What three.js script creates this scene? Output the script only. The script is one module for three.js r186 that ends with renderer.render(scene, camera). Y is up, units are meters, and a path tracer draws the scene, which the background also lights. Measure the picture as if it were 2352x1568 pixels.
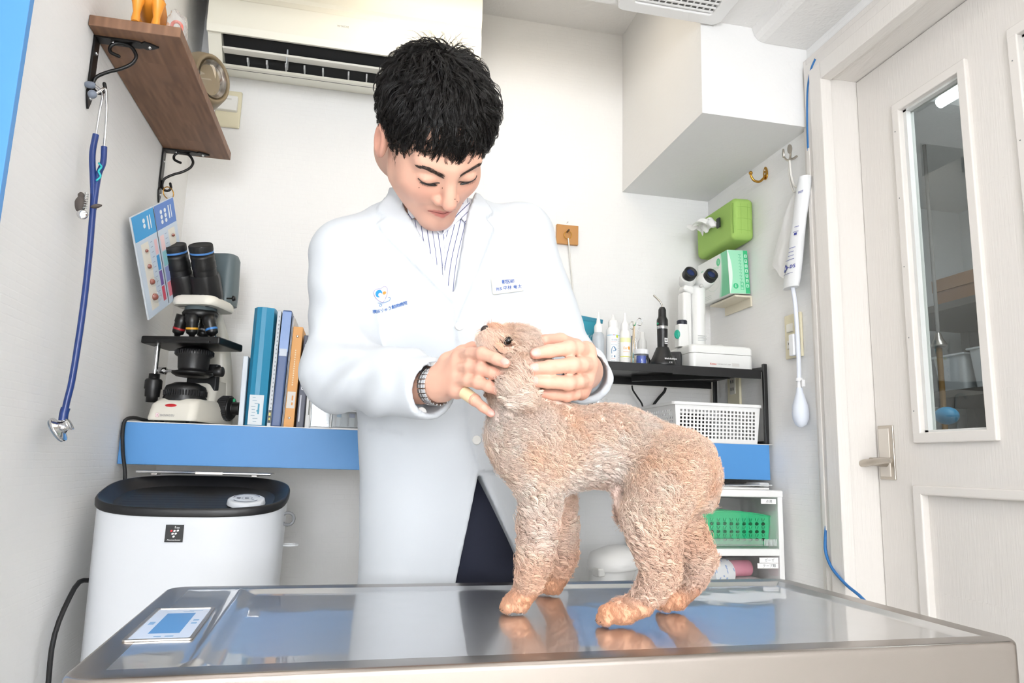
import * as THREE from 'three';
import { RoundedBoxGeometry } from 'three/addons/geometries/RoundedBoxGeometry.js';
import { mergeGeometries, mergeVertices, toCreasedNormals } from 'three/addons/utils/BufferGeometryUtils.js';
import { RectAreaLightUniformsLib } from 'three/addons/lights/RectAreaLightUniformsLib.js';

// ---------------------------------------------------------------- camera, light, exposure
const scene = new THREE.Scene();
scene.background = new THREE.Color(0x202224);
const D = Math.PI / 180;
const camera = new THREE.PerspectiveCamera(50.83, 1.5, 0.02, 40);
camera.position.set(0, 1.035, 0);
camera.rotation.order = 'YXZ';
camera.rotation.set(9.70 * D, -12.08 * D, 1.584 * D);
const renderer = new THREE.WebGLRenderer({ antialias: true });
renderer.toneMapping = THREE.LinearToneMapping;
renderer.toneMappingExposure = 0.74;
renderer.shadowMap.enabled = true;
RectAreaLightUniformsLib.init();

const XL = -0.505, XR = 1.095, ZB = -2.08, ZF = 2.7, CEIL = 2.164, CEILB = 2.46, ZD = -1.53;
// the room's ceiling lights: long fluorescent panels on the dropped ceiling, above and behind the camera, and one tube batten in the raised recess
const PANELS = [[-0.12, -0.62, 0.3, 1.15, 1.2, 0], [0.62, -0.62, 0.3, 1.15, 1.2, 1], [0.3, 1.0, 0.9, 1.2, 2.0, 2]];
const RECESS = [0.25, -1.66, 0.62, 0.18, 6.5];            // warm lamp on the ceiling of the recess, hidden by the step of the ceiling
const SOFTBOX = { p: [-0.16, 1.32, 2.25], aim: [0.25, 1.15, -1.6], w: 0.62, h: 0.9, k: 28 }; // the photographer's soft flash behind the camera
const FILL_STROBE = { p: [0.35, 1.25, 1.75], w: 0.4, h: 0.4, k: 300 };  // added flash head, bounced off the white rear wall to lift the fill
const LIGHT_COL = 0xfff8f0, WARM = 0xfff0d8, FLASH = 0xf7faff;
function areaLight(x, y, z, w, d, k, col = LIGHT_COL) {
  const l = new THREE.RectAreaLight(col, k, w, d);
  l.position.set(x, y, z); l.rotation.x = -Math.PI / 2; l.castShadow = true;
  scene.add(l); l.name = 'area_light'; return l;
}

// ---------------------------------------------------------------- helpers
let seed = 7;
const rnd = () => { seed = (seed * 1664525 + 1013904223) >>> 0; return seed / 4294967296; };
const rr = (a, b) => a + (b - a) * rnd();
const clamp = (x, a = 0, b = 1) => Math.min(b, Math.max(a, x));
const mix = (a, b, t) => a + (b - a) * t;
const sst = (a, b, x) => { const t = clamp((x - a) / (b - a)); return t * t * (3 - 2 * t); };
const V = (x, y, z) => new THREE.Vector3(x, y, z);
const hash3 = (x, y, z) => { let h = Math.imul(x, 374761393) ^ Math.imul(y, 668265263) ^ Math.imul(z, 2147483647 ^ 1274126177); h = Math.imul(h ^ (h >>> 13), 1274126177); return ((h ^ (h >>> 16)) >>> 0) / 4294967296; };
function noise(x, y, z = 0) {
  const X = Math.floor(x), Y = Math.floor(y), Z = Math.floor(z); let fx = x - X, fy = y - Y, fz = z - Z;
  fx = fx * fx * (3 - 2 * fx); fy = fy * fy * (3 - 2 * fy); fz = fz * fz * (3 - 2 * fz);
  const L = (a, b, t) => a + (b - a) * t, h = (i, j, k) => hash3(X + i, Y + j, Z + k);
  return L(L(L(h(0, 0, 0), h(1, 0, 0), fx), L(h(0, 1, 0), h(1, 1, 0), fx), fy), L(L(h(0, 0, 1), h(1, 0, 1), fx), L(h(0, 1, 1), h(1, 1, 1), fx), fy), fz) * 2 - 1;
}
const used = {};
const numbered = (n) => { const k = used[n] = (used[n] ?? -1) + 1; return k ? n + '_' + String(k).padStart(3, '0') : n; };
const clean = (g) => { const q = g.index ? g.toNonIndexed() : g.clone(); for (const k of Object.keys(q.attributes)) if (!['position', 'normal', 'uv'].includes(k)) q.deleteAttribute(k); return q; };
const merge = (a) => (Array.isArray(a) ? (a.length === 1 ? a[0] : mergeGeometries(a.map(clean))) : a);
function mesh(name, geo, mat, parent = scene, label) {
  const m = new THREE.Mesh(merge(geo), mat); m.name = parent === scene ? numbered(name) : name;
  m.castShadow = m.receiveShadow = true; parent.add(m); if (label) m.userData.label = label; return m;
}
function thing(name, label, category, p = [0, 0, 0], turn = 0, group) {
  const o = new THREE.Group(); o.name = numbered(name); o.position.set(...p); o.rotation.y = turn; o.userData = { label, category };
  if (group) o.userData.group = group; scene.add(o); return o;
}
function tag(o, label, category, group) { o.userData.label = label; o.userData.category = category; if (group) o.userData.group = group; return o; }
function struct(name, geo, mat, parent = scene) { const m = mesh(name, geo, mat, parent); if (parent === scene) m.userData.kind = 'structure'; return m; }
// geometry makers (all return geometries)
const at = (g, x = 0, y = 0, z = 0, rx = 0, ry = 0, rz = 0) => { const m = new THREE.Matrix4().makeRotationFromEuler(new THREE.Euler(rx, ry, rz, 'YXZ')); m.setPosition(x, y, z); return g.applyMatrix4(m); };
const box = (w, h, d, x = 0, y = 0, z = 0, r = 0, seg = 2) => at(r ? new RoundedBoxGeometry(w, h, d, seg, Math.min(r, w / 2.01, h / 2.01, d / 2.01)) : new THREE.BoxGeometry(w, h, d), x, y, z);
const bounds = (x0, x1, y0, y1, z0, z1, r = 0) => box(x1 - x0, y1 - y0, z1 - z0, (x0 + x1) / 2, (y0 + y1) / 2, (z0 + z1) / 2, r);
const cyl = (r0, r1, h, x = 0, y = 0, z = 0, n = 32) => at(new THREE.CylinderGeometry(r1, r0, h, n), x, y + h / 2, z);
const lathe = (pts, n = 40) => new THREE.LatheGeometry(pts.map(([r, y]) => new THREE.Vector2(Math.max(r, 0.00001), y)), n);
const curve = (pts, closed = false) => new THREE.CatmullRomCurve3(pts.map((p) => V(...p)), closed, 'centripetal');
const tube = (pts, r, seg = 40, n = 10, closed = false) => new THREE.TubeGeometry(curve(pts, closed), seg, r, n, closed);
function capTube(pts, r, seg = 40, n = 10) { const a = pts[0], b = pts[pts.length - 1]; return [tube(pts, r, seg, n), at(new THREE.SphereGeometry(r, n, 6), ...a), at(new THREE.SphereGeometry(r, n, 6), ...b)]; }
const shape = (pts) => new THREE.Shape(pts.map(([x, y]) => new THREE.Vector2(x, y)));
function extrude(pts, depth, bevel = 0, holes = [], seg = 2) {
  const s = pts.isShape ? pts : shape(pts); for (const h of holes) s.holes.push(h.isPath ? h : new THREE.Path(h.map(([x, y]) => new THREE.Vector2(x, y))));
  return new THREE.ExtrudeGeometry(s, { depth, bevelEnabled: bevel > 0, bevelSize: bevel, bevelThickness: bevel, bevelSegments: seg, curveSegments: 16 });
}
const roundRect = (w, h, r, n = 6) => { const p = []; for (const [cx, cy, a0] of [[w / 2 - r, h / 2 - r, 0], [-w / 2 + r, h / 2 - r, 90], [-w / 2 + r, -h / 2 + r, 180], [w / 2 - r, -h / 2 + r, 270]]) for (let i = 0; i <= n; i++) { const a = (a0 + 90 * i / n) * D; p.push([cx + r * Math.cos(a), cy + r * Math.sin(a)]); } return p; };
// loft closed rings: rings[i] = array of [x,y,z]; cap both ends
function loft(rings, caps = true) {
  const n = rings[0].length, pos = [], idx = [], uv = [];
  rings.forEach((R, i) => { for (let j = 0; j <= n; j++) { pos.push(...R[j % n]); uv.push(j / n, i / (rings.length - 1)); } });
  const w = n + 1;
  for (let i = 0; i < rings.length - 1; i++) for (let j = 0; j < n; j++) { const a = i * w + j, b = a + 1, c = a + w, d = c + 1; idx.push(a, b, d, a, d, c); }
  if (caps) for (const i of [0, rings.length - 1]) {
    const c = [0, 0, 0]; rings[i].forEach((p) => { c[0] += p[0] / n; c[1] += p[1] / n; c[2] += p[2] / n; });
    const k = pos.length / 3; pos.push(...c); uv.push(0.5, i ? 1 : 0);
    for (let j = 0; j < n; j++) { pos.push(...rings[i][j]); uv.push(0.5, i ? 1 : 0); }
    for (let j = 0; j < n; j++) { const a = k + 1 + j, b = k + 1 + (j + 1) % n; i ? idx.push(k, a, b) : idx.push(k, b, a); }
  }
  const g = new THREE.BufferGeometry(); g.setAttribute('position', new THREE.Float32BufferAttribute(pos, 3)); g.setAttribute('uv', new THREE.Float32BufferAttribute(uv, 2)); g.setIndex(idx); g.computeVertexNormals(); return g;
}
// metric uv from position, by the dominant side of the normal
function metric(g, s = 1) {
  const q = g.index ? g.toNonIndexed() : g; if (!q.attributes.normal) q.computeVertexNormals();
  const p = q.attributes.position, n = q.attributes.normal, uv = new Float32Array(p.count * 2);
  for (let i = 0; i < p.count; i++) {
    const a = Math.abs(n.getX(i)), b = Math.abs(n.getY(i)), c = Math.abs(n.getZ(i)), x = p.getX(i), y = p.getY(i), z = p.getZ(i);
    const [u, v] = a >= b && a >= c ? [z, y] : b >= c ? [x, z] : [x, y]; uv[2 * i] = u * s; uv[2 * i + 1] = v * s;
  }
  q.setAttribute('uv', new THREE.BufferAttribute(uv, 2)); return q;
}
// ---------------------------------------------------------------- textures and materials
function dataTex(n, f, srgb = false, rep = 1) {
  const d = new Uint8Array(n * n * 4);
  for (let j = 0; j < n; j++) for (let i = 0; i < n; i++) { const c = f(i / n, j / n, i, j), o = (j * n + i) * 4; const [r, g, b] = Array.isArray(c) ? c : [c, c, c]; d[o] = clamp(r) * 255; d[o + 1] = clamp(g) * 255; d[o + 2] = clamp(b) * 255; d[o + 3] = 255; }
  const t = new THREE.DataTexture(d, n, n); t.wrapS = t.wrapT = THREE.RepeatWrapping; t.magFilter = THREE.LinearFilter; t.minFilter = THREE.LinearMipmapLinearFilter; t.generateMipmaps = true; if (srgb) t.colorSpace = THREE.SRGBColorSpace; t.repeat.set(rep, rep); t.needsUpdate = true; return t;
}
function canvasTex(w, h, draw) { const c = document.createElement('canvas'); c.width = w; c.height = h; const x = c.getContext('2d'); draw(x, w, h); const t = new THREE.CanvasTexture(c); t.colorSpace = THREE.SRGBColorSpace; t.anisotropy = 4; return t; }
const tnoise = (u, v, f, s = 0) => { const w = (x) => ((x % f) + f) % f; const X = Math.floor(u * f), Y = Math.floor(v * f), fx = u * f - X, fy = v * f - Y, a = fx * fx * (3 - 2 * fx), b = fy * fy * (3 - 2 * fy), h = (i, j) => hash3(w(X + i), w(Y + j), s); return mix(mix(h(0, 0), h(1, 0), a), mix(h(0, 1), h(1, 1), a), b); };
const M = (o) => new THREE.MeshPhysicalMaterial(o);
const S = (color, roughness = 0.5, metalness = 0, o = {}) => M({ color, roughness, metalness, ...o });
// embossed wallpaper: little coursed blocks, paper relief under a millimetre
const paperTex = (() => {
  const rows = 26, n = 1024, courses = [];
  for (let r = 0; r < rows; r++) { const cuts = [0]; let x = rr(0.01, 0.05); while (x < 0.97) { cuts.push(x); x += rr(0.045, 0.11); } cuts.push(1); courses.push(cuts.map((c) => [c, rnd(), rr(-0.12, 0.12)])); }
  return dataTex(n, (u, v) => {
    const wv = v + 0.003 * (tnoise(u, v, 24, 3) - 0.5), r = Math.floor(((wv % 1) + 1) % 1 * rows), fy = (((wv % 1) + 1) % 1) * rows - r, cs = courses[r]; let k = 0; while (k < cs.length - 2 && cs[k + 1][0] <= u) k++;
    const w = cs[k + 1][0] - cs[k][0], fx = (u - cs[k][0]) / w, ex = Math.min(fx, 1 - fx) * w * rows, ey = Math.min(fy, 1 - fy);
    return 0.35 + 0.28 * cs[k][1] * sst(0.02, 0.16, Math.min(ex, ey)) + 0.12 * sst(0.0, 0.12, Math.min(ex, ey)) + 0.05 * (tnoise(u, v, 128, 1) - 0.5) + 0.08 * (fx - 0.5);
  }, false, 1 / 0.34);
})();
const stuccoTex = dataTex(512, (u, v) => 0.5 + 0.35 * (tnoise(u, v, 64, 1) - 0.5) + 0.3 * (tnoise(u, v, 128, 2) - 0.5) + 0.15 * (tnoise(u, v, 24, 4) - 0.5), false, 1 / 0.5);
const grainTex = dataTex(512, (u, v) => 0.5 + 0.6 * (tnoise(u * 1, v * 0.04, 256, 1) - 0.5) + 0.3 * (tnoise(u, v * 0.12, 128, 5) - 0.5), false, 1 / 0.4);
const WHITE = 0xf6f6f5;
const MAT = {
  paper: S(WHITE, 0.75, 0, { bumpMap: paperTex, bumpScale: 0.0006 }),
  white: S(WHITE, 0.7), ceilingPaint: S(0xf1f0ee, 0.85, 0, { bumpMap: stuccoTex, bumpScale: 0.0012 }),
  plasterBeam: S(0xefefee, 0.85, 0, { bumpMap: stuccoTex, bumpScale: 0.0005 }),
  cream: S(0xe9e5e0, 0.42, 0, { bumpMap: grainTex, bumpScale: 0.00035 }), creamPlain: S(0xe9e5e0, 0.4),
  blue: S(0x4e8ecb, 0.45), black: S(0x0e0e10, 0.4), blackMatte: S(0x141416, 0.7), blackIron: S(0x0b0b0c, 0.38, 0.2), grey: S(0x7a7c7f, 0.5),
  steel: S(0xc9c7c4, 0.12, 1), brushed: S(0xb6b0aa, 0.34, 1), chrome: S(0xd7d7d8, 0.12, 1), nickel: S(0xb9b2a8, 0.28, 1), brass: S(0xb98a3e, 0.25, 1),
  plasticWhite: S(0xf2f2f1, 0.35), ivory: S(0xe5ddc0, 0.42), acrylic: M({ color: 0xffffff, roughness: 0.06, transmission: 1, thickness: 0, ior: 1.45 }),
  glass: M({ color: 0xf4f8f7, roughness: 0.0, transmission: 1, thickness: 0, ior: 1.5 }),
  floor: S(0xdcd8d0, 0.45, 0, { bumpMap: grainTex, bumpScale: 0.0003 }), rubber: S(0x18181a, 0.6),
};

// ---------------------------------------------------------------- the room
const T = 0.12;
struct('floor', metric(bounds(XL - T, 2.7, -0.1, 0, ZB - T - 0.4, ZF + T)), MAT.floor);
struct('wall_back', metric(bounds(XL - T, XR + 0.06, 0, CEILB + T, ZB - T, ZB)), MAT.paper);
struct('wall_left', metric(bounds(XL - T, XL, 0, CEILB + T, ZB - T, ZF + T)), MAT.paper);
struct('wall_front', metric(bounds(XL - T, 2.7, 0, CEILB + T, ZF, ZF + T)), MAT.white);
// right wall: pieces around the door opening (z -1.354 .. -0.50, top 1.937)
const DZ0 = -1.456, DZ1 = -0.70, DTOP = 2.006, CASE = 0.085, DX = 1.178;
struct('wall_right', [metric(bounds(XR, XR + 0.13, 0, CEILB + T, ZB - T, DZ0 - 0.02)), metric(bounds(XR, XR + 0.13, 0, CEILB + T, DZ1 + 0.02, ZF + T)), metric(bounds(XR, XR + 0.13, DTOP + 0.02, CEILB + T, DZ0 - 0.02, DZ1 + 0.02))], MAT.paper);
// walls of the stock room behind the door
struct('wall_far', [metric(bounds(2.5, 2.62, 0, 2.4, -2.6, ZF)), metric(bounds(XR + 0.13, 2.62, 0, 2.4, -2.62, -2.5))], MAT.white);
// ceiling: dropped in front, raised recess at the back
struct('ceiling', [metric(bounds(XL - T, XR + 0.13, CEIL, CEILB + T + 0.1, ZD, ZF + T)), metric(bounds(XL - T, XR + 0.13, CEILB, CEILB + T, ZB - T, ZD)), metric(bounds(XR + 0.13, 2.7, 2.16, 2.4, -2.6, ZF + T))], MAT.ceilingPaint);
// square duct casing in the corner above the counter, flush with the step of the ceiling
struct('trim_1', metric(bounds(0.795, XR, 1.909, CEILB, ZB, ZD)), MAT.plasterBeam);
// soffit along the right wall, rounded lower edge
struct('trim_2', metric(at(extrude([[0.935, 2.18], [0.937, 2.166], [0.945, 2.142], [0.955, 2.131], [0.97, 2.126], [XR, 2.126], [XR, 2.18]], ZF - ZD - 0.002), 0, 0, ZD + 0.001)), MAT.ceilingPaint);
// door lining and casing
{
  const zo = DZ0 - CASE, zi = DZ1 + CASE, top = DTOP + CASE, c = [];
  for (const [a, b, x] of [[0, 0.022, 0.011], [0.022, 0.052, 0.019], [0.052, CASE + 0.012, 0.026]]) {
    c.push(bounds(XR - x, XR + 0.004, 0, top - a, zo + a, zo + b, 0.002), bounds(XR - x, XR + 0.004, 0, top - a, zi - b, zi - a, 0.002), bounds(XR - x, XR + 0.004, top - b, top - a, zo + b, zi - b, 0.002));
  }
  struct('trim_3', c.map((g) => metric(g)), MAT.cream);
  struct('trim_4', [metric(bounds(XR - 0.001, XR + 0.13, 0, DTOP + 0.02, DZ0 - 0.02, DZ0, 0.001)), metric(bounds(XR - 0.001, XR + 0.13, 0, DTOP + 0.02, DZ1, DZ1 + 0.02, 0.001)), metric(bounds(XR - 0.001, XR + 0.13, DTOP, DTOP + 0.02, DZ0, DZ1, 0.001))], MAT.cream);
}
// light fittings out of frame above and behind the camera
PANELS.forEach(([x, z, w, d, k, i]) => {
  const L = thing('ceiling_light', ['flush fluorescent ceiling panel nearest the left wall', 'flush fluorescent ceiling panel nearest the door', 'square flush ceiling panel behind the camera'][i], 'light', [x, CEIL, z]);
  mesh('housing', box(w + 0.04, 0.03, d + 0.04, 0, -0.015, 0, 0.006), MAT.plasticWhite, L);
  mesh('diffuser', box(w, 0.006, d, 0, -0.032, 0), S(0xffffff, 0.5, 0, { emissive: LIGHT_COL, emissiveIntensity: 1.2 }), L);
  areaLight(x, CEIL - 0.037, z, w, d, k);
});
{
  const [x, z, w, d, k] = RECESS, L = thing('recess_light', 'warm lamp on the raised ceiling in front of the duct casing', 'light', [x, CEILB, z]);
  mesh('housing', box(w + 0.04, 0.05, d + 0.04, 0, -0.025, 0, 0.006), MAT.plasticWhite, L);
  mesh('diffuser', box(w, 0.006, d, 0, -0.052, 0), S(0xffffff, 0.5, 0, { emissive: WARM, emissiveIntensity: 1.2 }), L);
  areaLight(x, CEILB - 0.058, z, w, d, k, WARM);
}
{
  const { p, aim, w, h, k } = SOFTBOX, dir = V(...aim).sub(V(...p)).normalize(), turn = Math.atan2(dir.x, dir.z), tip = -Math.asin(dir.y);
  const L = thing('studio_softbox', 'photographer softbox on a stand behind the camera', 'light', [p[0], 0, p[2]], turn);
  const head = mesh('box', loft([[0.12, -0.2], [w / 2, 0.0], [w / 2, 0.02]].map(([s, z]) => roundRect(2 * s, 2 * s * h / w, 0.01, 2).map(([a, b]) => [a, b, z]))), MAT.blackMatte, L); head.position.y = p[1]; head.rotation.x = tip;
  const df = mesh('diffuser', box(w - 0.01, h - 0.01, 0.004, 0, 0, 0.024), S(0xffffff, 0.6, 0, { emissive: FLASH, emissiveIntensity: 2 }), L); df.position.y = p[1]; df.rotation.x = tip;
  mesh('pole', cyl(0.014, 0.012, p[1], 0, 0, -0.1, 12), MAT.blackMatte, L); for (let i = 0; i < 3; i++) mesh('leg', tube([[0, 0.45, -0.1], [0.2 * Math.sin(i * 2.1), 0.15, -0.1 + 0.2 * Math.cos(i * 2.1)], [0.28 * Math.sin(i * 2.1), 0.01, -0.1 + 0.28 * Math.cos(i * 2.1)]], 0.009, 8, 8), MAT.blackMatte, L);
  const l = new THREE.RectAreaLight(FLASH, k, w, h); l.name = 'flash_light'; l.position.set(p[0] + dir.x * 0.03, p[1] + dir.y * 0.03, p[2] + dir.z * 0.03); l.lookAt(...aim); l.castShadow = true; scene.add(l);
}
{
  const { p, w, h, k } = FILL_STROBE, L = thing('added_fill_strobe', 'added fill flash head turned towards the wall behind the camera', 'light', [p[0], 0, p[2]]);
  mesh('head', loft([[0.06, -0.18], [0.07, -0.1], [w / 2, -0.004]].map(([s, z]) => roundRect(2 * s, 2 * s, 0.02, 3).map(([a, b]) => [a, b + p[1], z]))), MAT.blackMatte, L);
  mesh('diffuser', box(w - 0.01, h - 0.01, 0.004, 0, p[1], 0), S(0xffffff, 0.6, 0, { emissive: FLASH, emissiveIntensity: 2 }), L);
  mesh('pole', cyl(0.014, 0.012, p[1] - 0.08, 0, 0, -0.12, 12), MAT.blackMatte, L); mesh('base', cyl(0.16, 0.15, 0.015, 0, 0, -0.12), MAT.blackMatte, L);
  const l = new THREE.RectAreaLight(FLASH, k, w, h); l.name = 'added_fill_light'; l.position.set(p[0], p[1], p[2] + 0.006); l.lookAt(p[0], p[1] + 0.3, p[2] + 3); l.castShadow = true; scene.add(l);
}
// ---------------------------------------------------------------- flat print helper: a sheet of print lying on a surface
function decal(name, w, h, px, draw, parent, p, rot = [0, 0, 0], o = {}) {
  const k = Math.max(64, Math.round(px)), t = canvasTex(k, Math.max(16, Math.round(k * h / w)), draw);
  const m = mesh(name, at(new THREE.PlaneGeometry(w, h), ...p, ...rot), M({ map: t, roughness: o.roughness ?? 0.5, alphaTest: 0, transparent: !!o.clear, ...(o.mat ?? {}) }), parent, o.label);
  return m;
}
const fillBg = (x, w, h, c) => { x.fillStyle = c; x.fillRect(0, 0, w, h); };
const textIn = (x, s, px, py, size, col, font = 'sans-serif', weight = 'bold', align = 'center') => { x.fillStyle = col; x.font = weight + ' ' + size + 'px ' + font; x.textAlign = align; x.textBaseline = 'middle'; x.fillText(s, px, py); };

// ---------------------------------------------------------------- door
{
  const x0 = DX, t = 0.036, xc = DX + t / 2;
  const door = new THREE.Group(); door.name = 'door_1'; door.userData.kind = 'structure'; scene.add(door);
  const Z0 = DZ0 + 0.003, Z1 = DZ1 - 0.003, yt = DTOP - 0.003;
  const panes = [[-1.316, -1.144], [-1.012, -0.840]], py0 = 1.121, py1 = 1.862, lp = [-1.330, -0.826, 0.16, 1.001];
  const hole = (z0, z1, a, b) => [[z0, a], [z1, a], [z1, b], [z0, b]];
  // leaf in the (z, y) plane, extruded along x
  const g = extrude([[Z0, 0.006], [Z1, 0.006], [Z1, yt], [Z0, yt]], t - 0.002, 0.001, [...panes.map(([a, b]) => hole(a, b, py0, py1)), hole(...lp)]);
  const toX = (q) => q.applyMatrix4(new THREE.Matrix4().makeBasis(V(0, 0, 1), V(0, 1, 0), V(-1, 0, 0))); // (x,y,z) -> (-z, y, x)
  const leaf = toX(g); leaf.translate(x0 + t - 0.001, 0, 0);
  mesh('leaf', metric(leaf), MAT.cream, door);
  for (const [a, b] of panes) {
    const w = 0.018, fr = [bounds(x0 - 0.009, x0 + 0.012, py0 - w, py0 + 0.004, a - w, b + w, 0.003), bounds(x0 - 0.009, x0 + 0.012, py1 - 0.004, py1 + w, a - w, b + w, 0.003), bounds(x0 - 0.009, x0 + 0.012, py0, py1, a - w, a + 0.004, 0.003), bounds(x0 - 0.009, x0 + 0.012, py0, py1, b - 0.004, b + w, 0.003)];
    const f = mesh('glazing_frame', fr, MAT.creamPlain, door);
    const bead = [bounds(x0 + 0.004, x0 + 0.016, py0, py0 + 0.009, a, b), bounds(x0 + 0.004, x0 + 0.016, py1 - 0.009, py1, a, b), bounds(x0 + 0.004, x0 + 0.016, py0, py1, a, a + 0.013), bounds(x0 + 0.004, x0 + 0.016, py0, py1, b - 0.009, b)];
    mesh('glazing_bead', bead, S(0xdedfdd, 0.4), f);
    mesh('pane', bounds(x0 + 0.018, x0 + 0.0185, py0, py1, a, b), MAT.glass, f);
    for (let k = 0; k < 5; k++) mesh('pin', at(new THREE.SphereGeometry(0.0014, 8, 6), x0 - 0.009, py0 + 0.05 + k * 0.16, a - 0.009), MAT.grey, f);
  }
  mesh('lower_panel', metric(bounds(x0 + 0.012, x0 + 0.024, lp[2], lp[3], lp[0], lp[1])), MAT.cream, door);
  const w = 0.02; mesh('panel_moulding', [bounds(x0 - 0.006, x0 + 0.014, lp[3] - 0.006, lp[3] + w - 0.006, lp[0] - w, lp[1] + w, 0.004), bounds(x0 - 0.006, x0 + 0.014, lp[2] - w, lp[2], lp[0] - w, lp[1] + w, 0.004), bounds(x0 - 0.006, x0 + 0.014, lp[2], lp[3], lp[0] - w, lp[0] + 0.006, 0.004), bounds(x0 - 0.006, x0 + 0.014, lp[2], lp[3], lp[1] - 0.006, lp[1] + w, 0.004)], MAT.creamPlain, door);
  // lever handle on its tall plate
  const hp = mesh('handle_plate', bounds(x0 - 0.004, x0 + 0.001, 1.024, 1.145, -1.446, -1.398, 0.002), MAT.nickel, door);
  mesh('plate_inlay', bounds(x0 - 0.0062, x0 - 0.003, 1.031, 1.138, -1.441, -1.409, 0.001), S(0xddd6cc, 0.35), hp);
  const lever = mesh('lever', [loft([[1.030, -1.470, 0.001, 0.004], [1.0315, -1.466, 0.006, 0.006], [1.034, -1.445, 0.009, 0.0075], [1.037, -1.415, 0.0075, 0.0065], [1.039, -1.385, 0.0065, 0.006], [1.040, -1.362, 0.006, 0.0055], [1.040, -1.357, 0.003, 0.003]].map(([y, z, ry, rx], i) => Array.from({ length: 16 }, (_, k) => { const a = k / 16 * Math.PI * 2; return [x0 - 0.045 + rx * Math.cos(a) + 0.004 * Math.sin(i * 0.6), y + 0.026 + ry * Math.sin(a), z]; }))), at(new THREE.CylinderGeometry(0.009, 0.011, 0.045, 20), x0 - 0.022, 1.063, -1.422, 0, 0, Math.PI / 2)], MAT.nickel, door, 'brushed nickel lever handle');
}
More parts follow.
